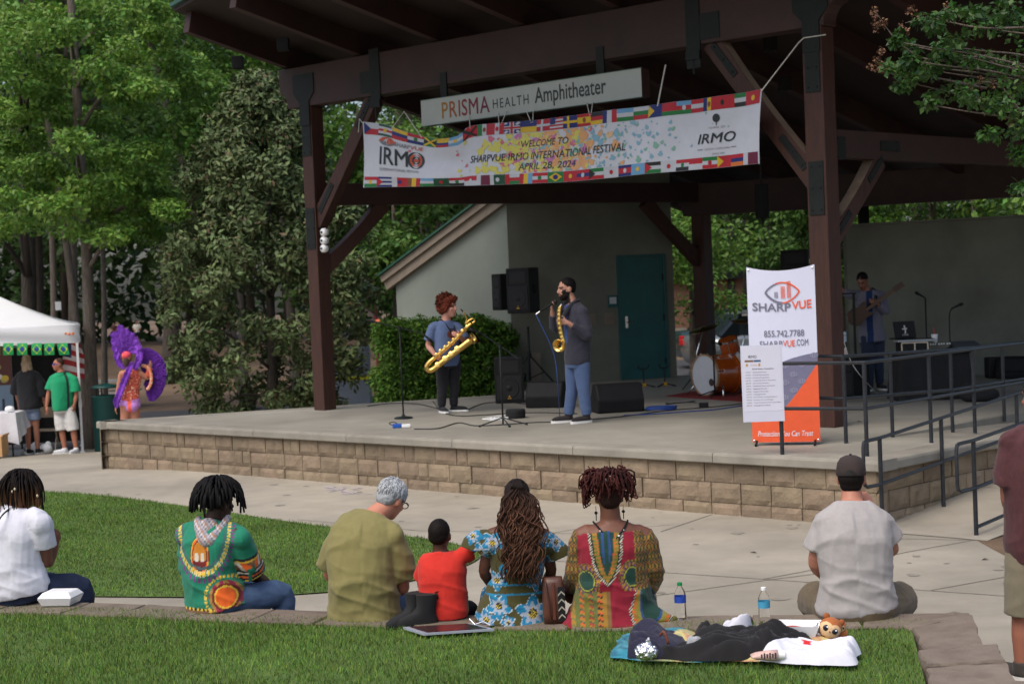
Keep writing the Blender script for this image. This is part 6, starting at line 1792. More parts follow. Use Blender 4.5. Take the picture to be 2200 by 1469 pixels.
 def strands(s, name, paths, r, colfn, n=6):
  mb = MB(); idx = []
  for i, p in enumerate(paths):
   pts = catmull(p, 3); N = len(pts); rr = r[i] if isinstance(r, list) else r
   mb.tube(pts, [rr * (1 - .35 * (q / (N - 1)) ** 2) for q in range(N)], n)
   idx += [(i, q / (N - 1)) for q in range(N) for _ in range(n)]
  o = mb.build(name, M['hair'], s.o, world=False, smooth=True)
  at = o.data.attributes.new('dye', 'FLOAT_COLOR', 'POINT')
  at.data.foreach_set('color', np.array([(*colfn(i, t), 1.0) for i, t in idx], np.float32).ravel())
  return o
def mixc(a, b, t): return tuple(x * (1 - t) + y * t for x, y in zip(a, b))
rn = random.Random(21)
b = Body(G(36, 1297, .425) + V(0, .1, 0), .98, lat=(.80, -.6, 0), face=(.75, .62, -.3), w=dict(hip=(.215, .16), waist=(.20, .155), chest=(.19, .14), sho=(.165, .095)))
b.spine(pel=(38, 1262), waist=(28, 1212), chest=(32, 1145), neck=(42, 1088, .02), head=(46, 1050, .06))
b.arm((88, 1122, -.10), (98, 1206, .0), (117, 1172, .14), curl=.9, right=True, hd=(.1, .2, 1), pn=(-.5, .8, 0)); b.arm((-22, 1115, .10), (-30, 1200, .2), (30, 1205, .32), right=False)
b.leg((60, 1270, 0), (172, 1264, .16), (178, 1420, .22)).leg((20, 1268, .16), (120, 1262, .46), (130, 1420, .5))
b.make('person with brown-tipped locs in a white T-shirt and dark jeans, seated at the far left', (104, 66, 50), armr=1.25, legr=1.25)
b.top('shirt', (208, 208, 218), t0=.5, infl=.026, sleeve=.55, sr=(.092, .094), wr=.012)
b.pants('jeans', None, 1.7, mats=M['dkdenim'], legr=1.22, t1=.8, infl=.008)
pa_ = []
for k in range(280):
 th = rn.uniform(0, 6.283); ph = rn.uniform(.05, 1.45)
 d = V(math.sin(ph) * math.cos(th), math.sin(ph) * math.sin(th), math.cos(ph))
 if d.y > .62 and d.z < .75: continue
 p0 = b.head_pt((d.x * .078, d.y * .094 - .012, d.z * .092 + .028))
 o = (b.H @ V(d.x, d.y, 0)); o.z = 0
 if o.length > 0: o.normalize()
 zb = b.J['head'].z - rn.uniform(.06, .15)
 p1 = p0 + o * .03 + Z * .01 * d.z; L = max(.04, p1.z - zb)
 p1b = p1 + o * (.05 * (1 - d.z * .6)) - Z * L * .3
 pa_.append([p0, p1, p1b + o * .01 * 0, p1b - Z * L * .35 + o * rn.uniform(-.005, .012), p1b - Z * L * .7 + o * rn.uniform(-.015, .015)])
tip = [rn.random() for _ in pa_]
b.hair('hair', [((0, -.015, .036), (.080, .098, .090))], (22, 17, 16))
b.strands('locs', pa_, .0058, lambda i, t: mixc(C(24, 18, 17), C(120, 84, 54), max(0, t - .45) * 1.7 if tip[i] > .45 else 0))
for k in range(9):
 p = pa_[rn.randrange(len(pa_))]; q = p[2].lerp(p[3], rn.random()); m_ = MB(); m_.ell(q + V(.0, -.006, 0), (.008, .008, .01), nu=8, nv=5); m_.build('hair_bead', plain(200, 185, 160), b.o, world=False)
m_ = MB(); pts = [b.j(-14, 1140, -.20), b.j(2, 1110, -.175), b.j(16, 1096, -.10), b.j(26, 1090, .02)]
m_.tube(catmull(pts, 4), (.004, .010), 6); m_.build('bag_strap', M['cloth_black'], b.o, world=False)
b = Body(G(472, 1312, .425) + V(0, .1, 0), 1.0, lat=(.86, -.5, 0), face=(.7, .7, -.12), w=dict(hip=(.19, .145), waist=(.175, .13), chest=(.182, .128)))
b.spine(pel=(462, 1280), waist=(450, 1228), chest=(452, 1168), neck=(460, 1115, .03), head=(470, 1080, .05))
b.arm((518, 1152, -.08), (534, 1226, .06), (575, 1252, .30), right=True, hd=(.9, .35, -.1)); b.arm((400, 1148, .12), (420, 1215, .35), (520, 1250, .45), right=False)
b.leg((500, 1290, 0), (606, 1275, .18), (612, 1420, .2), toe=(.8, .5, 0)).leg((440, 1290, .12), (540, 1268, .5), (560, 1420, .55))
b.make('person with thick black locs in a green patterned dashiki, seated on the wall', (62, 40, 32), armr=1.05)
s_, X0, Y0 = 342, 472, 1312
zt_ar = b.arms[0]
def dashiki(p):
 X = X0 + p.x * s_; Y = Y0 - p.z * s_
 gr_, ye, pu, orr, bk, wh, br, rd = C(18, 120, 92), C(214, 178, 55), C(112, 58, 120), C(226, 98, 30), C(26, 24, 30), C(205, 200, 185), C(120, 84, 62), C(110, 28, 26)
 a = zt_ar['el'] - zt_ar['sh']; t = (p - zt_ar['sh']).dot(a) / a.length_squared
 axis = zt_ar['sh'] + a * t
 if t > .25 and (p - axis).length < .105 and p.x > b.J['chest'].x + .10:
  for t0_, c in ((.40, gr_), (.46, bk), (.50, ye), (.70, None), (.76, bk), (.80, wh), (.86, bk), (.90, orr), (.96, bk), (9, ye)):
   if t < t0_:
    if c is None: return (ye, br, orr, wh, br)[int((p - axis).dot(Z.cross(a).normalized()) * 60 + (p.x + p.y) * 40) % 5]
    return c
 cx, cy = 442, 1135
 f = ((X - cx) / 62) ** 2 + (max(0, Y - cy) / 98) ** 2
 ang = math.atan2(Y - cy, X - cx) * 9.5
 if Y > 1118:
  fr_ = ang - math.floor(ang)
  if .80 < f < 1.02 and abs(fr_ - .5) < .36: return ye if (fr_ - .5) ** 2 + ((f - .91) * 3) ** 2 < .1 else C(205, 195, 170)
  if 1.08 < f < 1.34 and abs(fr_ - .5) < .26: return pu
  if .64 < f < .74: return C(70, 95, 100)
 e = ((X - 437) / 22) ** 2 + ((Y - 1190) / 42) ** 2
 if e < 1:
  if e > .78: return bk if e > .9 else ye
  if e > .5: return orr if e > .6 else bk
  if 1185 < Y < 1202 and 3 < abs(X - 437) < 11: return wh
  return rd if Y > 1200 else C(190, 120, 30)
 m = math.hypot(X - 490, (Y - 1278)) * 1.25
 if m < 62 and X < 524 and Y > 1228:
  if m < 26: return orr
  if m < 36: return rd if m > 30 else ye
  if m < 44: return C(150, 40, 70) if int(ang * 1.5) % 2 else C(160, 120, 60)
  if 50 < m < 58 and (math.atan2(Y - 1278, X - 490) * 6) % 1 < .6: return ye
 if Y > 1301: return (bk, ye)[int(X / 5) % 2] if Y < 1307 else br
 return gr_
b.top('dashiki', dashiki, t0=.05, sleeve=1.0, sr=(.096, .108), voxel=.0075, wr=.014, hem=(.20, .16), smooth=3)
def hood(p):
 q = (int(p.x * 90) + int(p.z * 70)) % 5
 return (C(170, 165, 168), C(120, 116, 126), C(196, 190, 190), C(165, 120, 95), C(140, 136, 150))[q]
mb = MB(); nk = b.J['neck']
mb.tube(catmull([nk + V(-.10, .0, .01), nk + V(-.08, -.09, -.03), nk + V(-.02, -.15, -.12), nk + V(.05, -.12, -.06), nk + V(.10, -.03, .02)], 4), lerp_list([.022, .036, .05, .036, .022], 4), 12)
mb.ell(nk + V(-.02, -.10, -.05), (.075, .045, .075))
remesh(mb, 'hood', M['dye'], b.o, .0075, 3, hood, .006)
b.pants('jeans', None, 1.75, mats=M['denim'], legr=1.05, t1=.6)
pa_ = []
for k in range(240):
 th = rn.uniform(0, 6.283); ph = rn.uniform(.0, 1.4)
 d = V(math.sin(ph) * math.cos(th), math.sin(ph) * math.sin(th), math.cos(ph))
 if d.y > .6 and d.z < .7: continue
 p0 = b.head_pt((d.x * .078, d.y * .094 - .012, d.z * .092 + .028)); o = b.H @ V(d.x, d.y, 0); o.z = 0
 if o.length: o.normalize()
 L = rn.uniform(.09, .17)
 p1 = p0 + o * .035 + Z * (.02 + .03 * d.z); p2 = p1 + o * (.045) - Z * L * .30; p3 = p2 + o * rn.uniform(-.005, .02) - Z * L * .6
 pa_.append([p0, p1, p2, p3])
b.hair('hair', [((0, -.016, .036), (.084, .10, .094))], (14, 13, 14))
b.strands('locs', pa_, [rn.uniform(.0065, .0105) for _ in pa_], lambda i, t: C(20, 18, 19), 7)
b = Body(G(785, 1329, .425) + V(0, .1, 0), 1.04, lat=(.96, -.28, 0), face=(.55, .72, -.52), hup=(.3, .1, 1), w=dict(hip=(.20, .15), waist=(.178, .14), chest=(.195, .135), sho=(.185, .095)))
b.spine(pel=(782, 1296), waist=(776, 1238, -.02), chest=(778, 1166, .02), neck=(806, 1106, .10), head=(842, 1072, .17))
b.arm((730, 1146, .06), (708, 1232, .20), (770, 1262, .46), right=False, hd=(.8, .5, 0)); b.arm((846, 1150, -.03), (866, 1262, .06), (846, 1246, .26), right=True, hd=(-.4, .4, .5), pn=(-.6, .6, .2), curl=.7)
b.leg((745, 1300, .05), (770, 1300, .52), (775, 1440, .5)).leg((820, 1304, .03), (866, 1300, .46), (868, 1440, .46))
b.make('grey-haired person in a khaki shirt and black-rimmed glasses looking down at a phone', (190, 128, 104), face=(120, 110, 105))
b.top('shirt', (126, 118, 72), t0=.12, sleeve=.78, sr=(.094, .098), wr=.015, hem=(.21, .165), infl=.018)
b.pants('jeans', None, 1.75, mats=M['denim'], t1=.5)
hc = lambda p: mixc(C(186, 190, 194), C(110, 112, 116), min(1, max(0, .35 - ((b.H.transposed() @ (p - b.J['head'])).z) * 4.5)) * .9 + .1 * noise.noise(p * 90))
b.hair('hair', [((0, -.022, .040), (.079, .096, .086)), ((0, -.055, -.005), (.070, .055, .065))], hc, voxel=.007, amp=.004, freq=70)
pa_ = []
for k in range(620):
 th = rn.uniform(0, 6.283); ph = math.acos(rn.uniform(-.15, 1)); d = V(math.sin(ph) * math.cos(th), math.sin(ph) * math.sin(th), math.cos(ph))
 if d.y > .55 and d.z < .6: continue
 f_ = lambda q: b.head_pt((q.x * .079, q.y * .096 - .022, q.z * .087 + .040))
 e1_ = (d + V(rn.uniform(-.2, .2), rn.uniform(-.1, .3), -.22)).normalized(); e2_ = (e1_ + V(rn.uniform(-.12, .12), rn.uniform(-.05, .2), -.25)).normalized()
 pa_.append([f_(d * 1.0), f_(e1_ * 1.05), f_(e2_ * rn.uniform(1.02, 1.12))])
tn3 = [rn.random() for _ in pa_]
b.strands('hair_strands', pa_, .0028, lambda i, t: mixc(C(206, 209, 213), C(142, 144, 149), tn3[i] ** 1.4), 4)
m_ = MB()
for sx in (-1, 1):
 m_.tube([b.head_pt((sx * .036 + .024 * math.cos(a), .096 + .006 * math.cos(a) * 0, .004 + .019 * math.sin(a))) for a in [6.283 * k / 14 for k in range(14)]], .0028, 5, closed=True)
 m_.tube([b.head_pt((sx * .06, .094, .008)), b.head_pt((sx * .077, .05, .012)), b.head_pt((sx * .079, -.005, .006))], .0026, 5)
m_.tube([b.head_pt((-.012, .098, .008)), b.head_pt((.012, .098, .008))], .0025, 5)
m_.build('glasses', M['black'], b.o, world=False)
ph_ = b.base + b.arms[1]['wr'] + V(-.035, .06, .05)
m_ = MB(); m_.box(ph_, (.075, .010, .15), Matrix.Rotation(R(-35), 3, 'X') @ Matrix.Rotation(R(25), 3, 'Z')); pho = m_.build('phone', plain(70, 72, 78, .3), bevel=.004)
tag(pho, 'grey phone held in the hand of the khaki-shirted person', 'phone')
b = Body(G(955, 1331, .425) + V(0, .06, 0), .64, lat=(.97, -.2, 0), face=(.25, .97, 0), w=dict(hip=(.20, .155), waist=(.185, .15), chest=(.19, .14), sho=(.17, .10), nb=(.08, .075)))
b.hk = .84
b.spine(pel=(955, 1308), waist=(953, 1270), chest=(950, 1226), neck=(946, 1184, .01), head=(945, 1150, .02))
b.arm((987, 1200, -.02), (1014, 1180, .03), (1046, 1160, .06), right=True, hd=(.9, .3, .2)); b.arm((914, 1206, .02), (905, 1252, .10), (920, 1300, .2), right=False)
b.leg((975, 1314, 0), (1012, 1308, .26), (1012, 1400, .3)).leg((935, 1314, .02), (950, 1306, .3), (950, 1400, .32))
b.make('small child with cropped black hair in a red T-shirt reaching an arm to the side', (80, 50, 38), voxel=.008)
b.top('shirt', lambda p: C(24, 125, 62) if (p.x > .085 and p.z < .16 and p.y > -.02) else C(200, 42, 30), t0=.2, sleeve=.75, sr=(.084, .094), wr=.008, voxel=.008, infl=.024)
b.pants('trousers', None, 1.7, mats=M['blackpants'], voxel=.008, infl=.006, t1=.7, wr=.002)
b.hair('hair', [((0, -.016, .034), (.0775, .0975, .090)), ((0, -.045, .0), (.07, .062, .06))], (26, 20, 18), voxel=.007, amp=.002, freq=160)
boy = b
b = Body(G(1105, 1336, .425) + V(0, .1, 0), .97, lat=(1, 0, 0), face=(-.05, 1, -.05), w=dict(hip=(.20, .15), waist=(.135, .11), chest=(.158, .115), sho=(.145, .082)))
b.spine(pel=(1106, 1300), waist=(1110, 1246), chest=(1112, 1188), neck=(1114, 1124), head=(1111, 1072, .01))
b.arm((1058, 1148, 0), (1040, 1226, .02), (1066, 1272, .24), right=False); b.arm((1166, 1148, 0), (1184, 1224, .02), (1166, 1274, .24), right=True)
b.leg((1070, 1306, .05), (1070, 1290, .5), (1075, 1440, .5)).leg((1142, 1306, .05), (1150, 1290, .5), (1150, 1440, .5))
b.make('person with a long wavy auburn ponytail in an olive dress with big blue flowers', (92, 58, 44), armr=.86)
s5, x5, y5 = 368, 1105, 1336
FLW = [(1068, 1297, 27), (1140, 1315, 38), (1068, 1245, 22), (1062, 1165, 24), (1165, 1160, 22), (1150, 1250, 20), (1178, 1222, 24), (1035, 1185, 22), (1085, 1330, 16), (1190, 1330, 26), (1040, 1325, 22), (1120, 1215, 14), (1022, 1150, 18), (1200, 1170, 20)]
def flowers(p):
 X = x5 + p.x * s5; Y = y5 - p.z * s5
 X += (p.y) * 40
 ol, cy_, wh, bk, ye = C(66, 62, 24), C(18, 118, 156), C(150, 158, 172), C(22, 26, 30), C(206, 180, 60)
 if 1252 < Y < 1256 or 1272 < Y < 1276: return cy_
 for fx, fy, r in FLW:
  dx, dy = X - fx, (Y - fy) * (1.0)
  q = math.hypot(dx, dy); a = math.atan2(dy, dx)
  r *= .76
  if q < r * (1.12 + .26 * math.sin(a * 5 + fx)):
   rp = r * (.70 + .16 * math.cos(a * 8))
   if q < r * .36:
    return ye if (math.sin(dx * 1.25) * math.sin(dy * 1.25)) > .25 else bk
   if q < rp: return mixc(wh, cy_, .25 if math.cos(a * 24) > .55 else 0)
   return C(190, 196, 200) if q > r * (1.06 + .26 * math.sin(a * 5 + fx)) else mixc(cy_, C(12, 80, 130), .5 if math.cos(a * 17 + q * .3) > .6 else 0)
 if noise.noise(V(X * .03, Y * .03, 3)) > .42: return cy_
 return ol
def ruffle(mb):
 for a, sx, e in ((b.arms[0], -1, (1016, 1168)), (b.arms[1], 1, (1202, 1186))):
  tip_ = b.j(e[0], e[1], .0)
  mb.tube(catmull([b.J['chest'].lerp(b.J['neck'], .45) + V(sx * .06, 0, -.01), a['sh'] - Z * .025 + V(sx * .005, 0, 0), tip_ + Z * .015 - V(sx * .02, 0, 0), tip_ - Z * .03], 3), lerp_list([.045, .06, .066, .08], 3), 16)
  mb.ell(a['sh'] + V(sx * .02, 0, -.065), (.08, .095, .07))
b.top('dress_top', flowers, t0=1.2, t1=4.35, sleeve=0, voxel=.0075, wr=.007, infl=.014, extra=ruffle, smooth=3)
mb = MB(); mb.loft(b.rings(.018, 0, 2.1, (.225, .19)))
for l in b.legs: mb.tube(catmull([l['hip'], l['hip'].lerp(l['kn'], .5), l['kn'], l['kn'].lerp(l['an'], .5)], 3), .115, 14)
mb.ell(b.J['pel'] + V(-.10, -.02, -.03), (.13, .13, .1)); mb.ell(b.J['pel'] + V(.10, -.02, -.03), (.13, .13, .1))
remesh(mb, 'skirt', M['dye'], b.o, .0075, 4, flowers, .012)
b.hair('hair', [((0, -.014, .034), (.077, .098, .090)), ((0, -.05, .0), (.066, .055, .06))], (38, 29, 27), amp=.002, freq=120, voxel=.008)
pa_ = []; tie = b.head_pt((0, -.075, .100))
for k in range(190):
 ex_ = b.j(1118 + rn.gauss(0, 24), 1272 - abs(rn.gauss(0, 45)), -.16 - rn.uniform(0, .05)); sx = rn.uniform(-1, 1)
 p = [b.head_pt((sx * .045, rn.uniform(-.05, .0), .092 + .025 * (1 - sx * sx))), tie + V(sx * .022, .0, .012), tie + V(sx * .034, -.04, -.015)]
 phs = rn.uniform(0, 1.2) + 1.5 * sx; n_ = 15
 for q in range(1, n_):
  t = q / n_
  c_ = tie.lerp(ex_, t); wdt = .128 * math.sin(math.pi * min(1, t ** 1.15 * 1.15 + .06)) * (1 - .4 * t)
  p.append(c_ + V(sx * wdt + .012 * math.sin(t * 26 + phs), -.04 * math.sin(math.pi * t) - rn.uniform(0, .01) + .012 * math.cos(t * 26 + phs), 0))
 pa_.append(p)
tone = [rn.random() for _ in pa_]
b.strands('ponytail', pa_, [rn.uniform(.003, .0062) for _ in pa_], lambda i, t: mixc(C(34, 26, 24), mixc(C(62, 42, 33), C(98, 66, 50), tone[i]), min(1, max(0, t * 2.2 - .35))), 5)
b = Body(G(1318, 1338, .425) + V(0, .1, 0), 1.03, lat=(1, .03, 0), face=(-.1, 1, 0), w=dict(hip=(.225, .165), waist=(.18, .14), chest=(.185, .135), sho=(.178, .095)))
b.spine(pel=(1318, 1300), waist=(1316, 1240), chest=(1316, 1178), neck=(1312, 1120), head=(1308, 1066, .01))
b.arm((1252, 1150, 0), (1243, 1232, .04), (1228, 1262, .26), right=False, curl=.8); b.arm((1382, 1150, 0), (1398, 1228, .04), (1390, 1264, .26), right=True, curl=.8)
b.leg((1275, 1306, .05), (1270, 1290, .52), (1275, 1440, .5)).leg((1360, 1306, .05), (1370, 1290, .52), (1370, 1440, .5))
b.make('person with a curly dark red updo in a red and gold off-shoulder print dress', (116, 76, 60), armr=1.05)
s6, x6, y6 = 374, 1318, 1338
def reddress(p):
 X = x6 + p.x * s6; Y = y6 - p.z * s6
 rd, go, gn, bk, wh, bl, orr = C(132, 16, 40), C(150, 112, 40), C(20, 58, 48), C(24, 22, 24), C(186, 180, 160), C(40, 70, 120), C(190, 88, 36)
 chain = wh if int((X + Y) / 3.0) % 2 else bk
 def ornate():
  n_ = math.sin(X * .9) * math.sin(Y * .9)
  return (go, C(96, 88, 40), C(60, 50, 34), C(120, 40, 40))[int((n_ + 1) * 1.99) % 4] if int(Y / 7) % 3 else (C(60, 66, 40) if int(X / 4) % 2 else go)
 if Y < 1266:
  if X < 1248 or X > 1369: return ornate()
  k = (Y - 1128) / 127.0
  hw = 39 * (1 - .25 * k - .75 * k ** 5) if k < 1 else 0
  d = abs(X - 1308)
  if hw > 0 and d < hw:
   f = hw - d
   if f < 6: return chain
   if f < 9: return bk
   if f < 16: return C(96, 100, 36) if int(Y / 4) % 2 else go
   if f < 20: return orr if int(Y / 3) % 2 else C(120, 110, 40)
   if f < 25: return gn
   return bl if abs(d - 7) < 2 else gn
  for mx_, my_ in ((1264, 1243), (1361, 1236)):
   q = math.hypot((X - mx_) / 15, (Y - my_) / 19)
   if q < 1: return gn
   if q < 1.25: return C(150, 150, 60) if q < 1.13 else bk
   if q < 1.9 and Y > 1192: return ornate() if q > 1.6 else (C(90, 50, 90) if int(math.atan2(Y - my_, X - mx_) * 6) % 2 else go)
  return rd
 if X < 1313 - (Y - 1266) * .0 and X > 1228:
  i = int((X - 1228) / 9.5)
  zig = int((Y + 4 * abs(((X / 4.7) % 2) - 1)) / 4) % 3
  return ((go, C(100, 108, 52), go)[zig], C(92, 100, 46), (orr, go, C(60, 80, 60))[zig], C(104, 104, 40), (C(150, 50, 40), go, C(70, 86, 50))[zig], C(90, 98, 48), (orr, bk, go)[zig], go, C(120, 90, 50))[i % 9]
 q = math.hypot((X - 1400) / 20, (Y - 1308) / 24) if Y > 1300 else math.hypot((X - 1388 - (Y - 1262) * .3) / (8 + (Y - 1262) * .28), 0.0) if X > 1330 else 9
 if q < 1: return gn
 if q < 1.25: return bl
 if q < 1.7: return C(130, 124, 46)
 if q < 2.1: return orr if int(Y / 4) % 2 else go
 if q < 2.4: return chain
 return rd if X < 1400 else C(110, 105, 40)
mb = MB(); mb.loft(b.rings(.016, 1.3, 4.35))
for a in b.arms:
 inn = b.J['chest'].lerp(b.J['neck'], .35)
 mb.tube(catmull([inn.lerp(a['sh'], .5) - Z * .03, a['sh'] + (a['el'] - a['sh']) * .12, a['sh'].lerp(a['el'], .55), a['el'], a['el'].lerp(a['wr'], .75)], 3), lerp_list([.07, .080, .076, .080, .070], 3), 16)
remesh(mb, 'dress_top', M['dye'], b.o, .0075, 3, reddress, .011)
mb = MB(); mb.loft(b.rings(.018, 0, 2.1, (.30, .20)))
for l in b.legs: mb.tube(catmull([l['hip'], l['hip'].lerp(l['kn'], .5), l['kn'], l['kn'].lerp(l['an'], .5)], 3), .12, 14)
mb.ell(b.J['pel'] + V(-.11, -.02, -.035), (.14, .14, .1)); mb.ell(b.J['pel'] + V(.12, -.02, -.035), (.15, .14, .1))
mb.tube(catmull([b.j(1380, 1318, -.06), b.j(1425, 1328, -.1), b.j(1456, 1328, -.08)], 4), lerp_list([(.10), .05, .014], 4), 12)
remesh(mb, 'skirt', M['dye'], b.o, .0075, 4, reddress, .014)
b.hair('hair', [((0, -.014, .034), (.077, .098, .090)), ((0, -.052, -.005), (.066, .052, .065))], lambda p: C(58, 26, 26) if (p - b.J['head']).z > .03 else C(50, 32, 28), amp=.003, freq=110, voxel=.008)
pa_ = []
for k in range(250):
 th = rn.uniform(0, 6.283); rr = rn.uniform(.02, .085)
 o = V(math.cos(th), math.sin(th), 0)
 p0 = b.J['head'] + V(0, -.01, .085) + o * rr + Z * rn.uniform(0, .035)
 L = rn.uniform(.03, .075); dn = rn.uniform(.02, .10) if rr > .05 else rn.uniform(-.02, .03)
 p1 = p0 + o * L * .5 + Z * rn.uniform(.02, .05); p2 = p0 + o * L * 1.1 + Z * rn.uniform(-.02, .03); p3 = p2 + o * .012 - Z * dn; p4 = p3 - o * .02 + Z * .012
 wg = V(rn.uniform(-.018, .018), rn.uniform(-.018, .018), rn.uniform(-.01, .01)); pa_.append([p0, p1 + wg, p2 - wg, p3 + wg, p4, p4 + o * .012 + Z * .016])
for k in range(26):
 sx = rn.choice((-1, -1, -1, 1)); p0 = b.J['head'] + V(sx * rn.uniform(.06, .09), rn.uniform(-.05, .03), rn.uniform(.03, .09))
 L = rn.uniform(.06, .13) * (1 if sx < 0 else .7)
 p1 = p0 + V(sx * .045, 0, .01); p2 = p1 + V(sx * .02, 0, -L * .5); p3 = p1 + V(sx * .015, 0, -L); p4 = p3 + V(-sx * .015, 0, .015)
 pa_.append([p0, p1, p2, p3, p4])
tone6 = [rn.random() for _ in pa_]
b.strands('curls', pa_, [rn.uniform(.004, .0065) for _ in pa_], lambda i, t: mixc(C(36, 18, 18), C(84, 42, 38), tone6[i] * .6 + .4 * t), 6)
for p in ((-.005, -.085, .125), (.012, -.08, .108), (-.03, -.08, .11), (-.10, -.02, .05), (-.098, -.01, .03), (.105, -.01, .09)):
 m_ = MB(); m_.ell(b.head_pt(p) + V(0, -.028, 0), (.007, .007, .010), nu=8, nv=5); m_.build('cowrie_bead', M['sole'], b.o, world=False)
for sx in (-1, 1):
 q = b.head_pt((sx * .080, -.01, -.05)); m_ = MB(); m_.tube([q, q - Z * .03], .0015, 4); m_.ell(q - Z * .04, (.010, .010, .010), nu=8, nv=6); m_.tube([q - Z * .05, q - Z * .085], .003, 5); m_.build('earring', M['black'], b.o, world=False)
m_ = MB(); nk = b.J['neck']
for sx in (-1, 1): m_.tube(catmull([nk + V(sx * .10, .02, .0), nk + V(sx * .085, -.06, -.01), nk + V(sx * .055, -.10, -.045), nk + V(sx * .02, -.118, -.085)], 3), .006, 6)
m_.build('neck_strap', M['black'], b.o, world=False)
for sx in (-1, 1):
 for t in (.35, .8):
  m_ = MB(); m_.ell(nk + V(sx * (.085 - .06 * t), -.075 - .05 * t, -.015 - .065 * t), (.008, .006, .006), nu=8, nv=5); m_.build('cowrie_bead', M['sole'], b.o, world=False)
b = Body(G(1842, 1330, .425) + V(0, .1, 0), 1.06, lat=(1, .05, 0), face=(.25, .95, -.05), w=dict(hip=(.21, .15), waist=(.175, .13), chest=(.20, .13), sho=(.195, .095)))
b.spine(pel=(1842, 1300), waist=(1838, 1236, -.01), chest=(1834, 1156, .0), neck=(1830, 1078, .06), head=(1829, 1026, .11))
b.arm((1772, 1126, .02), (1752, 1210, .06), (1800, 1262, .34), right=False); b.arm((1890, 1122, .02), (1916, 1180, .10), (1874, 1088, .28), right=True, hd=(-.4, .1, .6), pn=(-.6, .5, 0), curl=1.0)
b.leg((1795, 1304, .05), (1750, 1288, .46), (1752, 1440, .45)).leg((1888, 1304, .05), (1934, 1288, .46), (1932, 1440, .45))
b.make('person in a brown cap, light grey T-shirt and khaki shorts seated at the right', (176, 120, 98), voxel=.009)
b.top('shirt', (164, 159, 157), t0=.55, sleeve=.62, sr=(.086, .092), wr=.013, infl=.016, hem=None)
b.pants('shorts', (98, 84, 62), .95, flare=1.12, t1=1.1, wr=.008, legr=1.08)
b.hair('hair', [((0, -.03, .0), (.0765, .082, .062)), ((0, -.05, -.04), (.064, .046, .045))], (24, 19, 18), amp=.002, freq=150, voxel=.008)
mb = MB()
mb.lathe([(.001, .148), (.03, .146), (.06, .132), (.080, .10), (.088, .06), (.089, .028), (.087, .024), (.08, .028), (.0, .04)], (0, 0, 0), None, 28, caps=False)
cm_ = Matrix.Diagonal((.96, 1.16, .93))
mb.v = [b.head_pt(cm_ @ p + V(0, -.014, -.006)) for p in mb.v]
cap_ = mb.build('cap', mat('brown_cap', (.035, .024, .022), .9, var=.2, bump=.2, bscale=200), b.o, world=False, smooth=True)
m_ = MB(); m_.grid(lambda u, v: b.head_pt((.075 * math.sin((u - .5) * 2.2) * (1 - .15 * v), .088 * math.cos((u - .5) * 1.6) + .075 * v * math.cos((u - .5) * 2.2), .018 - .02 * v - .012 * (2 * u - 1) ** 2)), 10, 4); m_.build('brim', M['black'], cap_, world=False, smooth=True)
m_ = MB(); m_.grid(lambda u, v: b.head_pt((.036 * (2 * u - 1), -.1205 + .012 * (2 * u - 1) ** 2, .022 + (.028 * (1 - (2 * u - 1) ** 2) + .004) * v)), 10, 3); m_.build('cap_opening', M['hairk'], cap_, world=False)
m_ = MB(); m_.ell(b.head_pt((0, -.015, .134)), (.009, .009, .006), nu=8, nv=5); m_.build('button', M['black'], cap_, world=False)
base = V(D(2225, 1470, 9.55).x, 9.55, 0)
b = Body(base, 1.03, lat=(.93, .36, 0), face=(-.36, .93, -.1), w=dict(hip=(.18, .135), waist=(.178, .14), chest=(.19, .135), sho=(.185, .095)))
b.spine(pel=(2232, 1175), waist=(2230, 1110), chest=(2228, 1005), neck=(2230, 912), head=(2228, 852))
b.arm((2172, 945, -.04), (2165, 1072, .0), (2200, 1130, .22), right=False, hd=(.6, .6, 0)); b.arm((2290, 945, .05), (2305, 1072, .06), (2270, 1130, .25), right=True)
b.leg((2200, 1195, -.02), (2196, 1330, .0), V(D(2195, 1450, 9.53).x - base.x, -.02, .09)).leg((2262, 1195, .05), (2268, 1330, .08), V(D(2268, 1450, 9.6).x - base.x, .08, .09))
b.make('standing person in a maroon T-shirt and grey-green shorts cut by the right edge', (150, 98, 78))
b.top('shirt', lambda p: mixc(C(84, 44, 46), C(66, 34, 38), .5 + .5 * noise.noise(p * 60)), t0=.2, sleeve=.75, sr=(.086, .092), wr=.012, infl=.018)
b.pants('shorts', (120, 112, 92), .92, flare=1.1)
b.shoes((60, 55, 52)); b.hair('hair', [((0, -.02, .036), (.079, .097, .088))], (50, 38, 30))
base = G(1238, 908, ZS)
b = Body(base, 1.04, lat=(-.42, .9, 0), face=(-.93, -.32, -.08), w=dict(hip=(.165, .125), waist=(.16, .125), chest=(.18, .13), sho=(.172, .09)))
b.spine(pel=(1241, 772), waist=(1240, 735), chest=(1238, 692), neck=(1229, 650), head=(1217, 621, -.01)); b.hk = 1.12
b.arm((1222, 668, .14), (1192, 706, .14), (1186, 668, .02), right=True, hd=(-.1, -.25, 1), pn=(.8, 0, .2), curl=1.1)
b.arm((1252, 668, -.16), (1262, 722, -.20), (1218, 692, -.30), right=False, hd=(-1, .1, .1), pn=(.1, .9, .1), curl=.8)
b.leg((1232, 785, .07), (1229, 836, .05), V(D(1222, 893, base.y + .06).x - base.x, .06, .095), toe=(-.9, -.25, 0)).leg((1250, 785, -.07), (1254, 838, -.10), V(D(1260, 893, base.y - .09).x - base.x, -.09, .095), toe=(-.85, -.5, 0))
b.make('bearded person in a dark blazer and jeans speaking into a microphone on stage', (188, 138, 118), voxel=.009, face=(30, 22, 20), beard=(28, 22, 20))
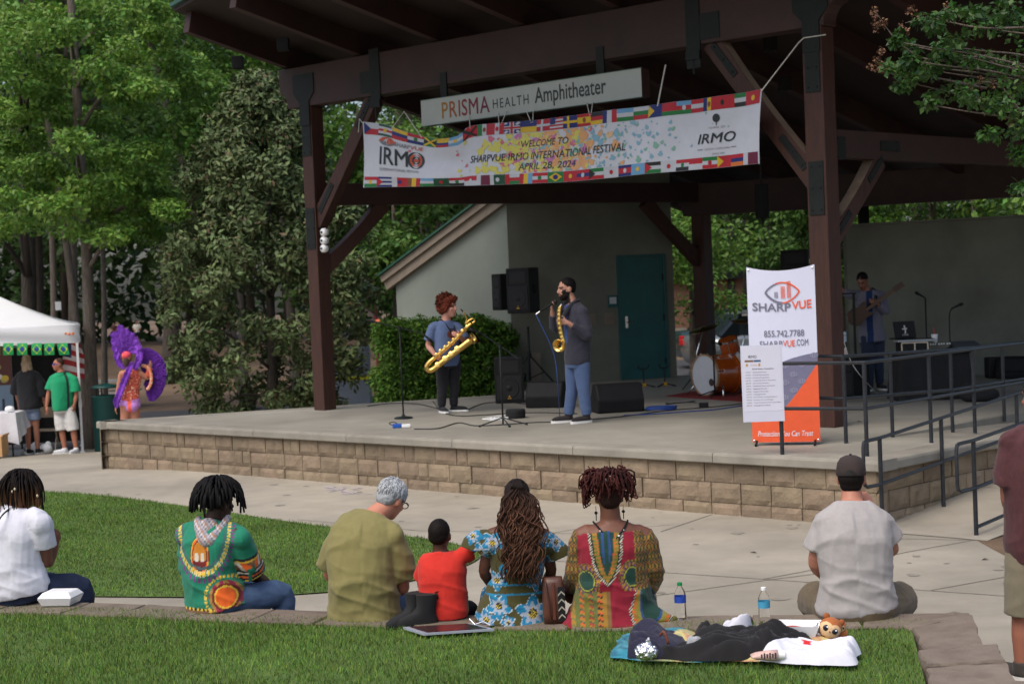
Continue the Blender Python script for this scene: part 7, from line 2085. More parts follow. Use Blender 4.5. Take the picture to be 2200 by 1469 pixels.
b.top('blazer', lambda p: C(50, 50, 62) if not (abs((p - b.J['chest']).dot(b.lat)) < .035 and (p - b.J['chest']).dot(b.fwd) > .08 and p.z > b.J['waist'].z) else C(40, 70, 130), t0=.30, sleeve=1.78, sr=(.072, .058), wr=.010, infl=.02, t1=5.7)
mb = MB()
for sx in (-1, 1):
 q_ = lambda u, f, z: b.J['neck'] + b.lat * (sx * u) + b.fwd * f + Z * z
 mb.tube(catmull([q_(.0, -.085, .035), q_(.07, -.06, .03), q_(.095, .02, .005), q_(.085, .115, -.09), q_(.055, .175, -.22), q_(.02, .19, -.32)], 4), lerp_list([(.02), .024, .026, .034, .036, .012], 4), 8)
remesh(mb, 'lapel', M['dye'], b.o, .009, 2, C(38, 38, 48), .003)
b.pants('jeans', (72, 92, 128), 1.98, legr=.98, flare=1.05)
b.shoes((34, 28, 30))
b.hair('hair', [((0, -.022, .042), (.079, .095, .087)), ((0, -.05, .0), (.07, .058, .06))], (20, 17, 18), amp=.003, freq=90)
b.hair('beard', [((0, .05, -.088), (.040, .040, .036)), ((0, .03, -.075), (.055, .045, .032))], (26, 20, 18), amp=.003, freq=100)
singer = b
w_ = b.arms[0]['wr'] + b.base
mh = w_ + V(-.03, -.05, .07)
mic = thing('handheld_microphone', 'black handheld microphone in the raised hand of the bearded person', 'microphone', mh)
m_ = MB(); dm_ = V(.72, .0, .42).normalized(); m_.tube([mh - dm_ * .14, mh, mh + dm_ * .05], [.011, .015, .017], 10); m_.build('handle', M['black'], mic, smooth=True)
m_ = MB(); m_.ell(mh + dm_ * .085, (.028, .028, .03)); m_.build('mic_grille', M['grille'], mic, smooth=True)
m_ = MB(); m_.tube([mh - dm_ * .20, mh - dm_ * .14], .009, 8); m_.build('connector', M['chrome'], mic)
sx0 = base.y - .34
sp_ = thing('soprano_saxophone', 'small brass saxophone with upturned bell held by the bearded person', 'saxophone', D(1203, 700, sx0))
pth = [D(x, y, sx0) for x, y in ((1205, 656), (1203, 664), (1202, 680), (1203, 700), (1207, 720), (1211, 734), (1209, 748), (1203, 752))]
m_ = MB(); pp = catmull(pth, 4); m_.tube(pp, [.010 + .022 * i / (len(pp) - 1) for i in range(len(pp))], 12); m_.build('body_tube', M['gold'], sp_, smooth=True)
bc = D(1200, 742, sx0 - .02); bdn = V(-.45, -.85, -.1).normalized()
m_ = MB(); m_.lathe([(.028, -.08), (.036, -.045), (.052, -.012), (.074, .008), (.076, .012), (.070, .010), (.046, -.012), (.030, -.045)], bc, rot_to(bdn), 28, caps=False); m_.build('bell', M['gold'], sp_, smooth=True)
m_ = MB(); m_.tube([D(1203, 660, sx0), D(1206, 654, sx0), D(1208, 648, sx0 + .03)], [.011, .009, .007], 8); m_.build('mouthpiece', M['chrome'], sp_)
for i in range(3, len(pp) - 8, 2):
 m_ = MB(); rt = rot_to(V(-.4, -.9, .1)); m_.lathe([(.016, .02), (.016, .026), (.002, .027)], pp[i], rt, 10); m_.build('key', M['gold'], sp_)
m_ = MB(); m_.tube([p + V(-.028, -.012, 0) for p in pp[4:-9]], .0035, 6); m_.build('key_rod', M['gold'], sp_)
m_ = MB(); m_.tube(catmull([mh - dm_ * .2, D(1190, 760, base.y - .1), D(1199, 840, base.y - .15), G(1203, 900, ZS + .01)], 4), .005, 6); tag(m_.build('microphone_cable', blue, smooth=True), 'blue cable hanging from the handheld microphone to the deck', 'cable')
base = G(963, 886, ZS)
b = Body(base, .96, lat=(-.78, -.6, 0), face=(.88, -.45, -.02), w=dict(hip=(.165, .125), waist=(.172, .135), chest=(.178, .13), sho=(.165, .09)))
b.spine(pel=(962, 775), waist=(960, 745), chest=(958, 715), neck=(958, 688), head=(963, 660, -.02)); b.hk = 1.2
b.arm((929, 703, -.08), (920, 742, -.04), (936, 764, -.16), right=True, hd=(.7, -.3, -.5), pn=(.2, .8, 0), curl=.8); b.arm((985, 703, .02), (1001, 737, .0), (988, 722, -.20), right=False, hd=(-.6, -.5, .3), pn=(-.3, .8, 0), curl=.9)
b.leg((950, 785, -.05), (950, 828, -.06), V(D(949, 873, base.y - .05).x - base.x, -.05, .09), toe=(.4, -.9, 0)).leg((976, 785, .05), (975, 828, .03), V(D(975, 871, base.y + .04).x - base.x, .04, .09), toe=(.95, -.3, 0))
b.make('young person with curly red hair in a blue T-shirt and black trousers on stage', (198, 142, 124), voxel=.009, face=(120, 60, 40))
def kidshirt(p):
 q = p - b.J['chest']; u = q.dot(b.lat); f = q.dot(b.fwd)
 if f > .04:
  if u * u / .0055 + (q.z + .02) ** 2 / .0035 < 1: return C(110, 56, 50)
  if abs(q.z + .125) < .018 and abs(u) < .08 and int(u * 90) % 2: return C(40, 44, 60)
  if abs(q.z - .05) < .01 and -.08 < u < .02: return C(40, 44, 60)
 return C(92, 110, 148)
b.top('shirt', kidshirt, t0=.1, sleeve=.72, sr=(.080, .085), wr=.005, infl=.016)
b.pants('trousers', (26, 25, 30), 1.97, flare=1.05)
b.shoes((24, 24, 27))
pa_ = []
b.hair('hair', [((0, -.028, .050), (.108, .110, .098)), ((0, -.062, -.01), (.102, .072, .080)), ((.08, -.015, .0), (.036, .06, .06)), ((-.08, -.015, .0), (.036, .06, .06)), ((0, .055, .096), (.078, .056, .044))], lambda p: mixc(C(84, 38, 28), C(122, 58, 40), .5 + .5 * noise.noise(p * 60)), amp=.016, freq=34, voxel=.008)
pa_ = []
for k in range(420):
 th = rn.uniform(0, 6.283); ph = math.acos(rn.uniform(-.45, 1)); d = V(math.sin(ph) * math.cos(th), math.sin(ph) * math.sin(th), math.cos(ph))
 if d.y > .35 and d.z < .72: continue
 q0_ = V(d.x * .10, d.y * .105 - .03, d.z * .098 + .048); w1, w2 = [V(rn.uniform(-1, 1), rn.uniform(-1, 1), rn.uniform(-1, 1)) * .016 for _ in (0, 1)]
 pa_.append([b.head_pt(q0_ * .95), b.head_pt(q0_ * 1.06 + w1), b.head_pt(q0_ * 1.12 + w2), b.head_pt(q0_ * 1.10 + w2 + w1 * 1.3), b.head_pt(q0_ * 1.03 + w2 * 1.4)])
tk_ = [rn.random() for _ in pa_]
b.strands('curls', pa_, .0048, lambda i, t: mixc(C(64, 30, 23), C(112, 56, 38), tk_[i]), 5)
m_ = MB(); nk = b.J['neck']
for sx in (-1, 1): m_.tube(catmull([nk + b.lat * (.06 * sx) - b.fwd * .06 + Z * .01, nk + b.lat * (.085 * sx) + b.fwd * .03 + Z * .005, nk + b.lat * (.05 * sx) + b.fwd * .12 - Z * .10, nk + b.fwd * .165 - Z * .22], 4), (.004, .012), 6)
m_.build('neck_strap', M['cloth_black'], b.o, world=False)
ys = base.y - .26
bs = thing('baritone_saxophone', 'large shiny brass baritone saxophone slung across the young person', 'saxophone', D(920, 786, ys))
m_ = MB(); mainp = [D(x, y, ys) for x, y in ((1014, 694), (1000, 706), (975, 733), (950, 755), (932, 770), (921, 780), (917, 788), (921, 795), (930, 794), (940, 786), (960, 770), (985, 751), (1002, 738), (1012, 731))]
pp = catmull(mainp, 4); N_ = len(pp)
m_.tube(pp, [.022 + .030 * (i / N_) for i in range(N_)], 14); m_.build('body_tube', M['gold'], bs, smooth=True)
e_ = (pp[-1] - pp[-4]).normalized()
m_ = MB(); m_.lathe([(.050, -.03), (.058, .02), (.075, .055), (.098, .072), (.10, .076), (.07, .052), (.05, .01)], pp[-1] + V(0, 0, 0), rot_to(V(e_.x, e_.y - .4, e_.z + .1)), 26, caps=False); m_.build('bell', M['gold'], bs, smooth=True)
m_ = MB(); nkp = [D(x, y, ys) for x, y in ((1014, 694), (1020, 690), (1016, 684), (1006, 690), (1000, 696), (1003, 686), (1000, 678), (996, 670))]
m_.tube(catmull(nkp, 4), .012, 8); m_.build('crook', M['gold'], bs, smooth=True)
m_ = MB(); m_.tube([D(997, 672, ys), D(990, 664, ys)], [.012, .008], 8); m_.build('mouthpiece', M['black'], bs)
for i, (x, y) in enumerate(((1004, 702), (994, 711), (985, 721), (975, 730), (966, 738), (957, 746), (947, 754), (938, 762))):
 m_ = MB(); m_.lathe([(.020, .03), (.020, .036), (.002, .038)], D(x, y, ys - .0), rot_to(V(-.2, -.95, .25)), 10); m_.build('key', M['gold'], bs)
for i, (x, y, r_) in enumerate(((941, 785, .034), (957, 772, .036), (970, 762, .034), (983, 751, .036))):
 m_ = MB(); m_.lathe([(r_ * .4, .03), (r_, .05), (r_, .058), (.002, .062)], D(x, y, ys), rot_to(V(-.1, -.95, .3)), 14); m_.build('pad_cup', M['gold'], bs)
for o_ in (.026, -.02):
 m_ = MB(); m_.tube([D(1002, 705, ys) + V(.01, -.03, o_), D(930, 771, ys) + V(.01, -.035, o_)], .005, 6); m_.build('key_rod', M['gold'], bs)
base = G(1878, 838, ZS)
b = Body(base, 1.0, lat=(-.93, .2, 0), face=(-.45, -.75, -.5), hup=(-.2, -.3, 1), w=dict(waist=(.15, .115)))
b.spine(pel=(1873, 722), waist=(1870, 690), chest=(1868, 650), neck=(1862, 622, -.05), head=(1853, 604, -.10))
b.arm((1838, 634, .0), (1822, 632, -.05), (1810, 622, -.1), right=True, hd=(-1, 0, .2), pn=(0, -1, 0)); b.arm((1895, 634, -.02), (1902, 668, -.1), (1884, 652, -.24), right=False, hd=(-.7, -.3, .3), pn=(0, 1, 0), curl=.9)
b.leg((1862, 730, -.02), (1866, 782, -.06), V(D(1868, 828, base.y).x - base.x, -.05, .09), toe=(-.3, -.9, 0)).leg((1886, 730, .02), (1888, 782, -.02), V(D(1890, 828, base.y).x - base.x, 0, .09), toe=(.2, -.9, 0))
b.make('bass player in a grey jacket over a blue shirt in the shade at the right', (130, 88, 70), voxel=.011, face=(30, 22, 20))
b.top('jacket', lambda p: C(14, 44, 88) if abs((p - b.J['chest']).dot(b.lat)) < .045 and (p - b.J['chest']).dot(b.fwd) > .02 else C(104, 102, 116), t0=.1, sleeve=1.8, sr=(.074, .06), voxel=.011, wr=.005, infl=.018, hem=(.19, .14))
b.pants('jeans', (32, 42, 64), 1.97, voxel=.011); b.shoes((26, 25, 26))
b.hair('hair', [((0, -.022, .042), (.080, .096, .086))], (20, 17, 17))
yb = base.y - .24
bg_ = thing('bass_guitar', 'brown electric bass guitar held by the player in the shade', 'guitar', D(1850, 678, yb))
m_ = MB(); cen = D(1848, 674, yb); dd = (D(1896, 640, yb) - cen).normalized(); nn = V(0, 1, 0); ll = dd.cross(nn)
m_.prism([(-.20, 0), (-.16, .11), (-.04, .13), (.03, .09), (.12, .12), (.18, .10), (.10, .03), (.10, -.03), (.18, -.11), (.06, -.10), (-.02, -.10), (-.10, -.14), (-.18, -.09)], .045, cen, dd, ll); m_.build('body', plain(70, 44, 26, .3), bg_, bevel=.008)
m_ = MB(); m_.beam(cen + dd * .08 - nn * .03, cen + dd * .58 - nn * .03, .045, .022, up=nn); m_.build('neck', plain(88, 62, 40, .4), bg_)
m_ = MB(); m_.beam(cen + dd * .58 - nn * .03, cen + dd * .74 - nn * .02, .075, .02, up=nn); m_.build('headstock', plain(70, 44, 26, .4), bg_)
m_ = MB(); m_.tube(catmull([cen - dd * .2, b.base + b.J['chest'] + V(.04, -.17, .02), b.base + b.J['neck'] + V(.09, -.02, .02), b.base + b.J['chest'] + V(.14, .08, -.02)], 4), (.004, .025), 6); m_.build('strap', M['cloth_black'], bg_)
# ================================================================== TENT AND ITS PEOPLE
YT = 31.2
def onY(x, y, Y=YT): return D(x, y, Y)
gt = zg(-8, YT)
cr = onY(169, 735); cl_ = cr + V(-3.0, 0, 0)
xr, ze = cr.x, cr.z
tent = thing('canopy_tent', 'white pop-up canopy tent at the left edge with black back wall', 'tent', (xr, YT, gt))
zt_e = onY(166, 697).z; zpk = zt_e + .62
m_ = MB()
def roof(u, v):
 s_ = u * 4; k = int(s_) % 4; f_ = s_ - int(s_)
 cs = [V(xr - 3, YT, 0), V(xr, YT, 0), V(xr, YT + 3, 0), V(xr - 3, YT + 3, 0)]
 p = cs[k].lerp(cs[(k + 1) % 4], f_); c = V(xr - 1.5, YT + 1.5, 0)
 q = p.lerp(c, v)
 sag = .035 * math.sin(math.pi * f_) * (1 - v)
 return V(q.x, q.y, zt_e + (zpk - zt_e) * (v ** 1.3) - sag)
m_.grid(roof, 48, 10); m_.build('roof', M['tent'], tent, smooth=True)
m_ = MB()
def val(u, v):
 s_ = min(u * 4, 3.9999); k = int(s_); f_ = s_ - k
 cs = [V(xr - 3, YT, 0), V(xr, YT, 0), V(xr, YT + 3, 0), V(xr - 3, YT + 3, 0)]
 nn = (V(0, -1, 0), V(1, 0, 0), V(0, 1, 0), V(-1, 0, 0))[k]
 p = cs[k].lerp(cs[(k + 1) % 4], f_)
 return p + nn * (.02 + .018 * math.sin(v * 7 + f_ * 5)) + Z * (ze + (zt_e - ze) * v)
m_.grid(val, 64, 6); m_.build('valance', M['tent'], tent, smooth=True)
for x, y in ((xr - .03, YT + .03), (xr - 2.97, YT + .03), (xr - .03, YT + 2.97), (xr - 2.97, YT + 2.97)):
 z0 = zg(x, y)
 m_ = MB(); m_.box((x, y, (z0 + zt_e) / 2), (.045, .045, zt_e - z0 - .02)); m_.box((x, y, z0 + .012), (.1, .1, .02)); m_.box((x, y, z0 + .9), (.06, .06, .1)); m_.build('leg', M['white'], tent, bevel=.004)
m_ = MB()
for k in range(5):
 c_ = onY(145 + k * 1.5 + (k % 2) * 4, 716 + (k % 3), YT - .05)
 m_.ell(c_ + V((k - 2) * .018, 0, 0), (.025, .006, .02))
m_.build('badge', [plain(225, 120, 40)], tent)
m_ = MB(); m_.grid(lambda u, v: V(xr - 2.4 + 2.36 * u, YT + 2.9 + .03 * math.sin(u * 30), zg(xr, YT + 2.9) + .12 + (zt_e - .45 - gt) * v), 40, 4); m_.build('back_wall', M['cloth_black'], tent, smooth=True)
tent.rotation_euler.z = R(14.5)
YP = lambda x: YT - .40 * (169 - x) / 169
pn = thing('flag_garland', 'string of small green and yellow flags under the tent valance', 'bunting', onY(80, 740, YT - .02))
m_ = MB(); m_.tube([onY(-40, 740, YP(-40) - .05), onY(170, 736, YT - .05)], .006, 5); m_.build('string', M['cord'], pn)
for x in (-12, 17, 47, 78, 105, 138):
 o = onY(x - 10, 763, YP(x) - .07); w_, h_ = .19, .22; tl = .10 if x == 138 else -.03
 fn = lambda a, b, d=0, o=o, tl=tl: o + V(a * w_ - (b * w_ * tl * 2), -.02 * math.sin(b * 3) - d, b * h_ + a * tl * .05)
 m_ = MB(); m_.grid(lambda u, v: fn(u, v), 4, 4)
 m_.add([fn(.5, .1, .003), fn(.92, .5, .003), fn(.5, .9, .003), fn(.08, .5, .003)], [(0, 1, 2, 3)], 1)
 disc(m_, (.5, .5), .19, lambda a, b: fn(a, b, .006), 2, 12, .17)
 m_.build('flag', [plain(20, 150, 80), plain(225, 215, 50), plain(40, 60, 150)], pn)
o = onY(134, 806, YT + 1.7)
us = thing('draped_flag', 'striped red and white flag with a blue corner pinned on the black tent wall', 'flag', o)
m_ = MB(); wf, hf = .58, .75
m_.grid(lambda u, v: o + V(wf * u * (1 - .45 * v * (u)) + .06 * v, .03 * math.sin(u * 9) - .0, hf * v - .12 * u * (1 - v) - .16 * u * v), 10, 14, mif=lambda u, v: 2 if (u < .34 and v > .5) else (0 if int(v * 7) % 2 == 0 else 1))
m_.build('cloth', [plain(170, 40, 45), plain(215, 205, 205), plain(40, 50, 100)], us, smooth=True)
o = onY(-60, 925, YT + 1.3); wq, hq = (onY(33, 900, YT + 1.3) - onY(-60, 900, YT + 1.3)).x, (onY(0, 742, YT + 1.3) - onY(0, 925, YT + 1.3)).z
fp = thing('food_poster', 'tall poster of dishes over a pale blue lower half inside the tent', 'poster', o)
m_ = MB(); m_.prism([(0, 0), (wq, 0), (wq, hq), (0, hq)], .02, o, (1, 0, 0), (0, 0, 1)); m_.build('panel', plain(120, 140, 160), fp)
m_ = MB(); rnd = random.Random(9)
fn = lambda a, b: o + V(a * wq, -.024, b * hq)
quad(m_, 0, .52, 1, 1, fn, 4)
for k in range(34):
 x_, y_ = rnd.uniform(.08, .92), rnd.uniform(.56, .94); m_.add([o + V((x_ + .09 * math.cos(a)) * wq, -.026 - .0004 * k, (y_ + .035 * math.sin(a)) * hq) for a in [.7 * j for j in range(9)]], [tuple(range(9))], k % 4)
quad(m_, .62, .08, .9, .13, fn, 5); quad(m_, .74, .13, .80, .36, fn, 5)
m_.build('print', [plain(180, 40, 35), plain(200, 170, 60), plain(150, 150, 90), plain(205, 205, 200), plain(90, 50, 45), plain(50, 62, 85)], fp)
q = onY(10, 960, 30.7); zt2 = onY(20, 886, 30.7).z; z0 = zg(q.x, 30.7)
tt = thing('cloth_table', 'table covered with a drooping white cloth at the left edge under the tent', 'table', (q.x - .5, 30.9, z0))
xr2 = onY(38, 886, 30.7).x
m_ = MB()
m_.grid(lambda u, v: V(xr2 - 1.6 + 1.6 * u, 30.55 + .7 * v, zt2), 6, 3)
m_.grid(lambda u, v: V(xr2 - 1.6 + 1.6 * u + .06 * (1 - v) * u, 30.55 - .03 * (1 - v) + .02 * math.sin(u * 30) * (1 - v), zt2 - (1 - v) * (.42 + .16 * u ** 3)), 40, 5)
m_.grid(lambda u, v: V(xr2 + .05 * (1 - v) + .02 * math.sin(u * 14) * (1 - v), 30.55 + .7 * u, zt2 - (1 - v) * (.55 - .25 * u)), 16, 5)
m_.build('tablecloth', plain(205, 205, 210, .9), tt, smooth=True)
for x in (xr2 - 1.5, xr2 - .1):
 for y in (30.62, 31.2):
  m_ = MB(); m_.tube([(x, y, zg(x, y)), (x, y, zt2 - .01)], .018, 6); m_.build('leg', M['steel'], tt)
m_ = MB(); m_.ell(V(xr2 - .16, 30.75, zt2 + .06), (.09, .07, .06)); tag(m_.build('plastic_bag', M['white'], smooth=True), 'small white plastic bag on the white tablecloth', 'bag')
q = onY(4, 962, 30.2); m_ = MB(); m_.box((q.x - .15, 30.2, zg(q.x, 30.2) + .22), (.42, .4, .36)); m_.box((q.x + .08, 30.2, zg(q.x, 30.2) + .42), (.05, .4, .012), Matrix.Rotation(R(-50), 3, 'Y')); tag(m_.build('cardboard_box', plain(190, 150, 105, .9)), 'brown cardboard box on the pavement below the white tablecloth', 'box')
q = onY(28, 965, 31.0); m_ = MB()
m_.box((q.x, 31.0, zg(q.x, 31) + .06), (.34, .25, .1)); tag(m_.build('plastic_tub', plain(170, 175, 180), bevel=.02), 'low clear-grey plastic tub on the ground under the cloth table', 'tub')
q = onY(103, 962, 31.75); zc = zg(q.x, 31.75)
fc2 = thing('folding_chair', 'beige metal folding chair between the two people under the tent', 'chair', (q.x, 31.75, zc))
beige = plain(165, 150, 130, .5)
m_ = MB(); m_.box((q.x, 31.75, zc + .44), (.42, .4, .025)); m_.build('seat', beige, fc2, bevel=.008)
m_ = MB(); m_.box((q.x, 31.98, zc + .76), (.42, .03, .2)); m_.build('backrest', beige, fc2, bevel=.008)
for s_ in (-.19, .19):
 m_ = MB(); m_.tube([(q.x + s_, 31.52, zc + .01), (q.x + s_, 31.98, zc + .84)], .012, 6); m_.build('frame', beige, fc2)
 m_ = MB(); m_.tube([(q.x + s_, 31.98, zc + .01), (q.x + s_, 31.6, zc + .44)], .012, 6); m_.build('leg', beige, fc2)
for x, lab in ((70, 'crumpled white carrier bag on the ground behind the dark-shirted person'), (98, 'white carrier bag on the ground under the folding chair')):
 q = onY(x, 960, 31.5); m_ = MB(); m_.ell((q.x, 31.5, zg(q.x, 31.5) + .09), (.13, .1, .1)); m_.ell((q.x + .05, 31.5, zg(q.x, 31.5) + .17), (.06, .05, .06)); tag(m_.build('carrier_bag', M['white'], smooth=True), lab, 'bag')
Y1 = 31.3
def gbase(x, y, Y): p = D(x, y, Y); return V(p.x, Y, zg(p.x, Y))
base = gbase(72, 965, Y1)
b = Body(base, .98, lat=(.97, -.25, 0), face=(-.2, .95, -.15), w=dict(hip=(.19, .14), waist=(.18, .14), chest=(.185, .14)))
kk = lambda x, y, dy=0: (x, y, dy)
b.spine(pel=(65, 872), waist=(62, 842), chest=(60, 815), neck=(59, 794), head=(57, 776, .02))
b.arm((40, 806, .03), (34, 838, .05), (40, 866, .15), right=False); b.arm((80, 806, -.02), (92, 842, .0), (98, 876, .05), right=True)
b.leg((58, 880, 0), (60, 922, 0), V(D(61, 955, Y1).x - base.x, .0, .09), toe=(.2, .9, 0)).leg((74, 880, 0), (78, 920, 0), V(D(80, 955, Y1).x - base.x, .02, .09), toe=(.4, .8, 0))
b.make('person with long blond hair in a loose black top and denim shorts under the tent', (168, 116, 94), voxel=.014)
b.top('blouse', (20, 20, 24), t0=.5, sleeve=1.25, sr=(.11, .12), voxel=.014, infl=.035)
b.pants('shorts', (118, 132, 156), .55, voxel=.013, flare=1.1); b.shoes((22, 21, 22), voxel=.014)
b.hair('hair', [((0, -.02, .036), (.084, .10, .092)), ((0, -.05, -.06), (.09, .05, .12)), ((.01, -.06, -.14), (.10, .05, .12)), ((0, -.04, -.06), (.10, .06, .10))], lambda p: mixc(C(186, 160, 130), C(120, 100, 82), .5 + .5 * noise.noise(V(p.x * 60, p.y * 60, p.z * 8))), amp=.006, freq=50, voxel=.012)
base = gbase(148, 966, Y1 - .25)
b = Body(base, 1.0, lat=(-.70, -.66, 0), face=(-.85, -.35, 0), w=dict(hip=(.19, .14), waist=(.195, .16), chest=(.195, .145)))
b.spine(pel=(137, 875), waist=(136, 848), chest=(135, 820), neck=(131, 798), head=(125, 783, -.02))
b.arm((113, 812, .05), (104, 845, .0), (100, 874, -.05), right=True, hd=(0, -.1, -1), pn=(.6, .5, 0)); b.arm((160, 814, -.05), (164, 848, -.05), (160, 868, -.08), right=False, hd=(-.1, -.1, -1), pn=(-.6, .5, 0))
b.leg((128, 885, .02), (133, 925, .0), V(D(139, 955, Y1 - .25).x - base.x, 0, .09), toe=(-.9, -.3, 0)).leg((150, 885, -.02), (158, 925, -.03), V(D(164, 955, Y1 - .25).x - base.x, -.03, .09), toe=(-.3, -.9, 0))
b.make('person in blue-lensed sunglasses, a bright green shirt and white shorts beside the tent leg', (172, 114, 90), voxel=.013, face=(60, 40, 30))
def gshirt(p):
 q = p - b.J['chest']
 return C(30, 44, 42) if (abs(q.dot(b.lat)) < .022 and q.dot(b.fwd) > .05) or p.z > b.J['neck'].z - .02 else C(18, 148, 100)
b.top('shirt', gshirt, t0=.35, sleeve=.8, sr=(.092, .10), voxel=.013, infl=.025, wr=.008)
b.pants('shorts', (206, 204, 200), .98, voxel=.013, flare=1.25, wr=.008); b.shoes((210, 212, 216), voxel=.013)
b.hair('hair', [((0, -.022, .040), (.076, .094, .083))], (66, 50, 42), amp=.002, freq=60, voxel=.012)
m_ = MB()
for sx in (-1, 1): m_.ell(b.head_pt((sx * .032, .088, .008)), (.026, .012, .018), b.H); m_.tube([b.head_pt((sx * .056, .085, .01)), b.head_pt((sx * .078, .0, .008))], .004, 5)
m_.build('sunglasses', plain(50, 70, 190, .2), b.o, world=False)
YD = 28.3
base = gbase(282, 985, YD)
b = Body(base, 1.0, lat=(.93, .3, 0), face=(-.5, .85, .1), w=dict(hip=(.175, .125), waist=(.125, .10), chest=(.15, .11), sho=(.14, .08)))
b.spine(pel=(279, 868), waist=(282, 838), chest=(284, 812), neck=(280, 790), head=(273, 770))
b.arm((262, 802, -.02), (254, 838, .0), (249, 872, .02), right=False, hd=(-.1, 0, -1), pn=(.8, .3, 0), curl=.4); b.arm((301, 802, .02), (316, 812, .05), (322, 790, .08), right=True, hd=(.3, .2, 1), pn=(-.5, .6, 0))
b.leg((270, 880, -.02), (268, 930, .0), V(D(268, 980, YD).x - base.x, 0, .1)).leg((290, 880, .03), (291, 930, .04), V(D(292, 980, YD).x - base.x, .04, .1))
b.make('carnival dancer in a purple feather headdress and spangled orange bodice by the stage corner', (184, 124, 100), voxel=.012)
def bodice(p):
 if p.z < b.J['pel'].z + .055 + abs(p.x - b.J['pel'].x) * .25: return C(200, 140, 214) if abs(p.x - b.J['pel'].x - .02) > .035 else C(238, 104, 90)
 n_ = noise.noise(p * 34)
 return C(232, 196, 170) if n_ > .38 else (C(214, 96, 70) if n_ > -.25 else C(150, 66, 60))
mb = MB(); mb.loft(b.rings(.010, .75, 4.6)); mb.tube([b.J['pel'], b.J['pel'] - Z * .17], [(.10), .03], 12)
mb.ell(b.J['pel'] + V(.03, -.05, -.04), (.13, .10, .10)); a = b.arms[1]; mb.tube([a['el'], a['wr']], .05, 10)
remesh(mb, 'bodice', M['dye'], b.o, .011, 2, bodice, .006)
def feathers(name, specs, colf):
 m_ = MB(); cs = []; rf = random.Random(17)
 for (p0, p1, p2, wd) in specs:
  pts = catmull([p0, p1, p2], 8); N = len(pts); tn_ = rf.random()
  for i in range(N - 1):
   t = (pts[i + 1] - pts[i]).normalized(); sd_ = t.cross(V(0, 1, 0)); sd_ = sd_.normalized() if sd_.length > .01 else V(1, 0, 0)
   wv = wd * (math.sin(math.pi * min(.97, (i + 1) / N * .92 + .06)) ** .6)
   for s_ in (-1, 1):
    for q in range(3):
     a = pts[i] + t * (pts[i + 1] - pts[i]).length * q / 3; e_ = a + sd_ * s_ * wv * rf.uniform(.7, 1.1) + t * wv * rf.uniform(.6, 1.0) + V(0, rf.uniform(-.03, .03), 0)
     w_ = t * .024
     o = len(m_.v); m_.v += [a - w_, a + w_, e_]; m_.f.append((o, o + 1, o + 2)); m_.m.append(0); cs += [colf(i / N, .25 * rf.random() + .9 * tn_ - .2 * (q == 0))] * 3
 ob = m_.build(name, M['dye'], b.o, world=False)
 at = ob.data.attributes.new('dye', 'FLOAT_COLOR', 'POINT'); at.data.foreach_set('color', np.array([(*c, 1) for c in cs], np.float32).ravel())
 return ob
hd_ = b.J['head']; P = lambda x, y, dy=0: b.j(x, y, dy)
pur = lambda t, r_: mixc(C(70, 18, 124), C(150, 78, 214), max(0, min(1, t * .5 + r_ * .6)))
sp_ = []
for (x, y) in ((258, 700), (270, 708), (252, 718), (243, 716), (282, 716), (292, 730), (244, 735), (299, 750), (246, 752), (250, 770), (302, 772)):
 sp_.append((P(268 + (x - 270) * .25, 758, -.03), P((x + 268) / 2 + (x - 268) * .25, (y + 752) / 2 - 8, -.05), P(x, y, -.06), .075))
for k in range(7): sp_.append((P(288 + k, 735 + 3 * k, -.02), P(301 - k * .4, 756 + k * 3, -.04), P(290 - k, 790 + k * 2, -.05), .06))
for k in range(6): sp_.append((P(247 + k, 742 + 3 * k, -.02), P(250 + k, 764 + k * 3, -.04), P(262 + k, 790, -.05), .05))
for k in range(9): sp_.append((P(284 - k * 3.6, 778 + k * 9, -.16), P(276 - k * 3.2, 796 + k * 8, -.18), P(268 - k * 2.2, 815 + k * 7.4, -.16), .06))
feathers('headdress', sp_, pur)
sp_ = []
for k in range(30):
 a = -.25 + 2.35 * k / 29; r0_, r1_ = .22, .52; cx, cy = 308, 812
 an = R(75) - a * 1.15 - .05
 f_ = lambda r_, dy: P(cx, cy, .08) + V(math.cos(an) * r_ * .72, dy, math.sin(an) * r_ + .02)
 sp_.append((f_(.10, 0), f_(.30, .03), f_(r1_ * (1.02 - .15 * abs(k - 12) / 15), .05), .075))
feathers('feather_wing', sp_, lambda t, r_: mixc(C(48, 12, 88), C(112, 44, 170), max(0, min(1, t * .45 + r_ * .55))))
mb = MB()
for k in range(22):
 a = -.2 + 2.3 * k / 21; an = R(75) - a * 1.15; mb.ell(P(308, 812, .04) + V(math.cos(an) * .17 * .8, 0, math.sin(an) * .21), (.033, .02, .033), nu=8, nv=5)
remesh(mb, 'sequin_band', M['dye'], b.o, .011, 1, lambda p: C(236, 130, 80) if noise.noise(p * 45) > -.1 else C(240, 210, 180))
mb = MB(); mb.ell(hd_ + V(0, -.02, .05), (.09, .10, .08)); remesh(mb, 'sequin_cap', M['dye'], b.o, .011, 1, lambda p: C(236, 90, 80) if noise.noise(p * 40) > 0 else C(200, 60, 110))
mb = MB(); mb.ell(hd_ + V(0, -.075, -.05), (.055, .04, .10)); remesh(mb, 'hair', M['dye'], b.o, .012, 2, C(70, 52, 40))
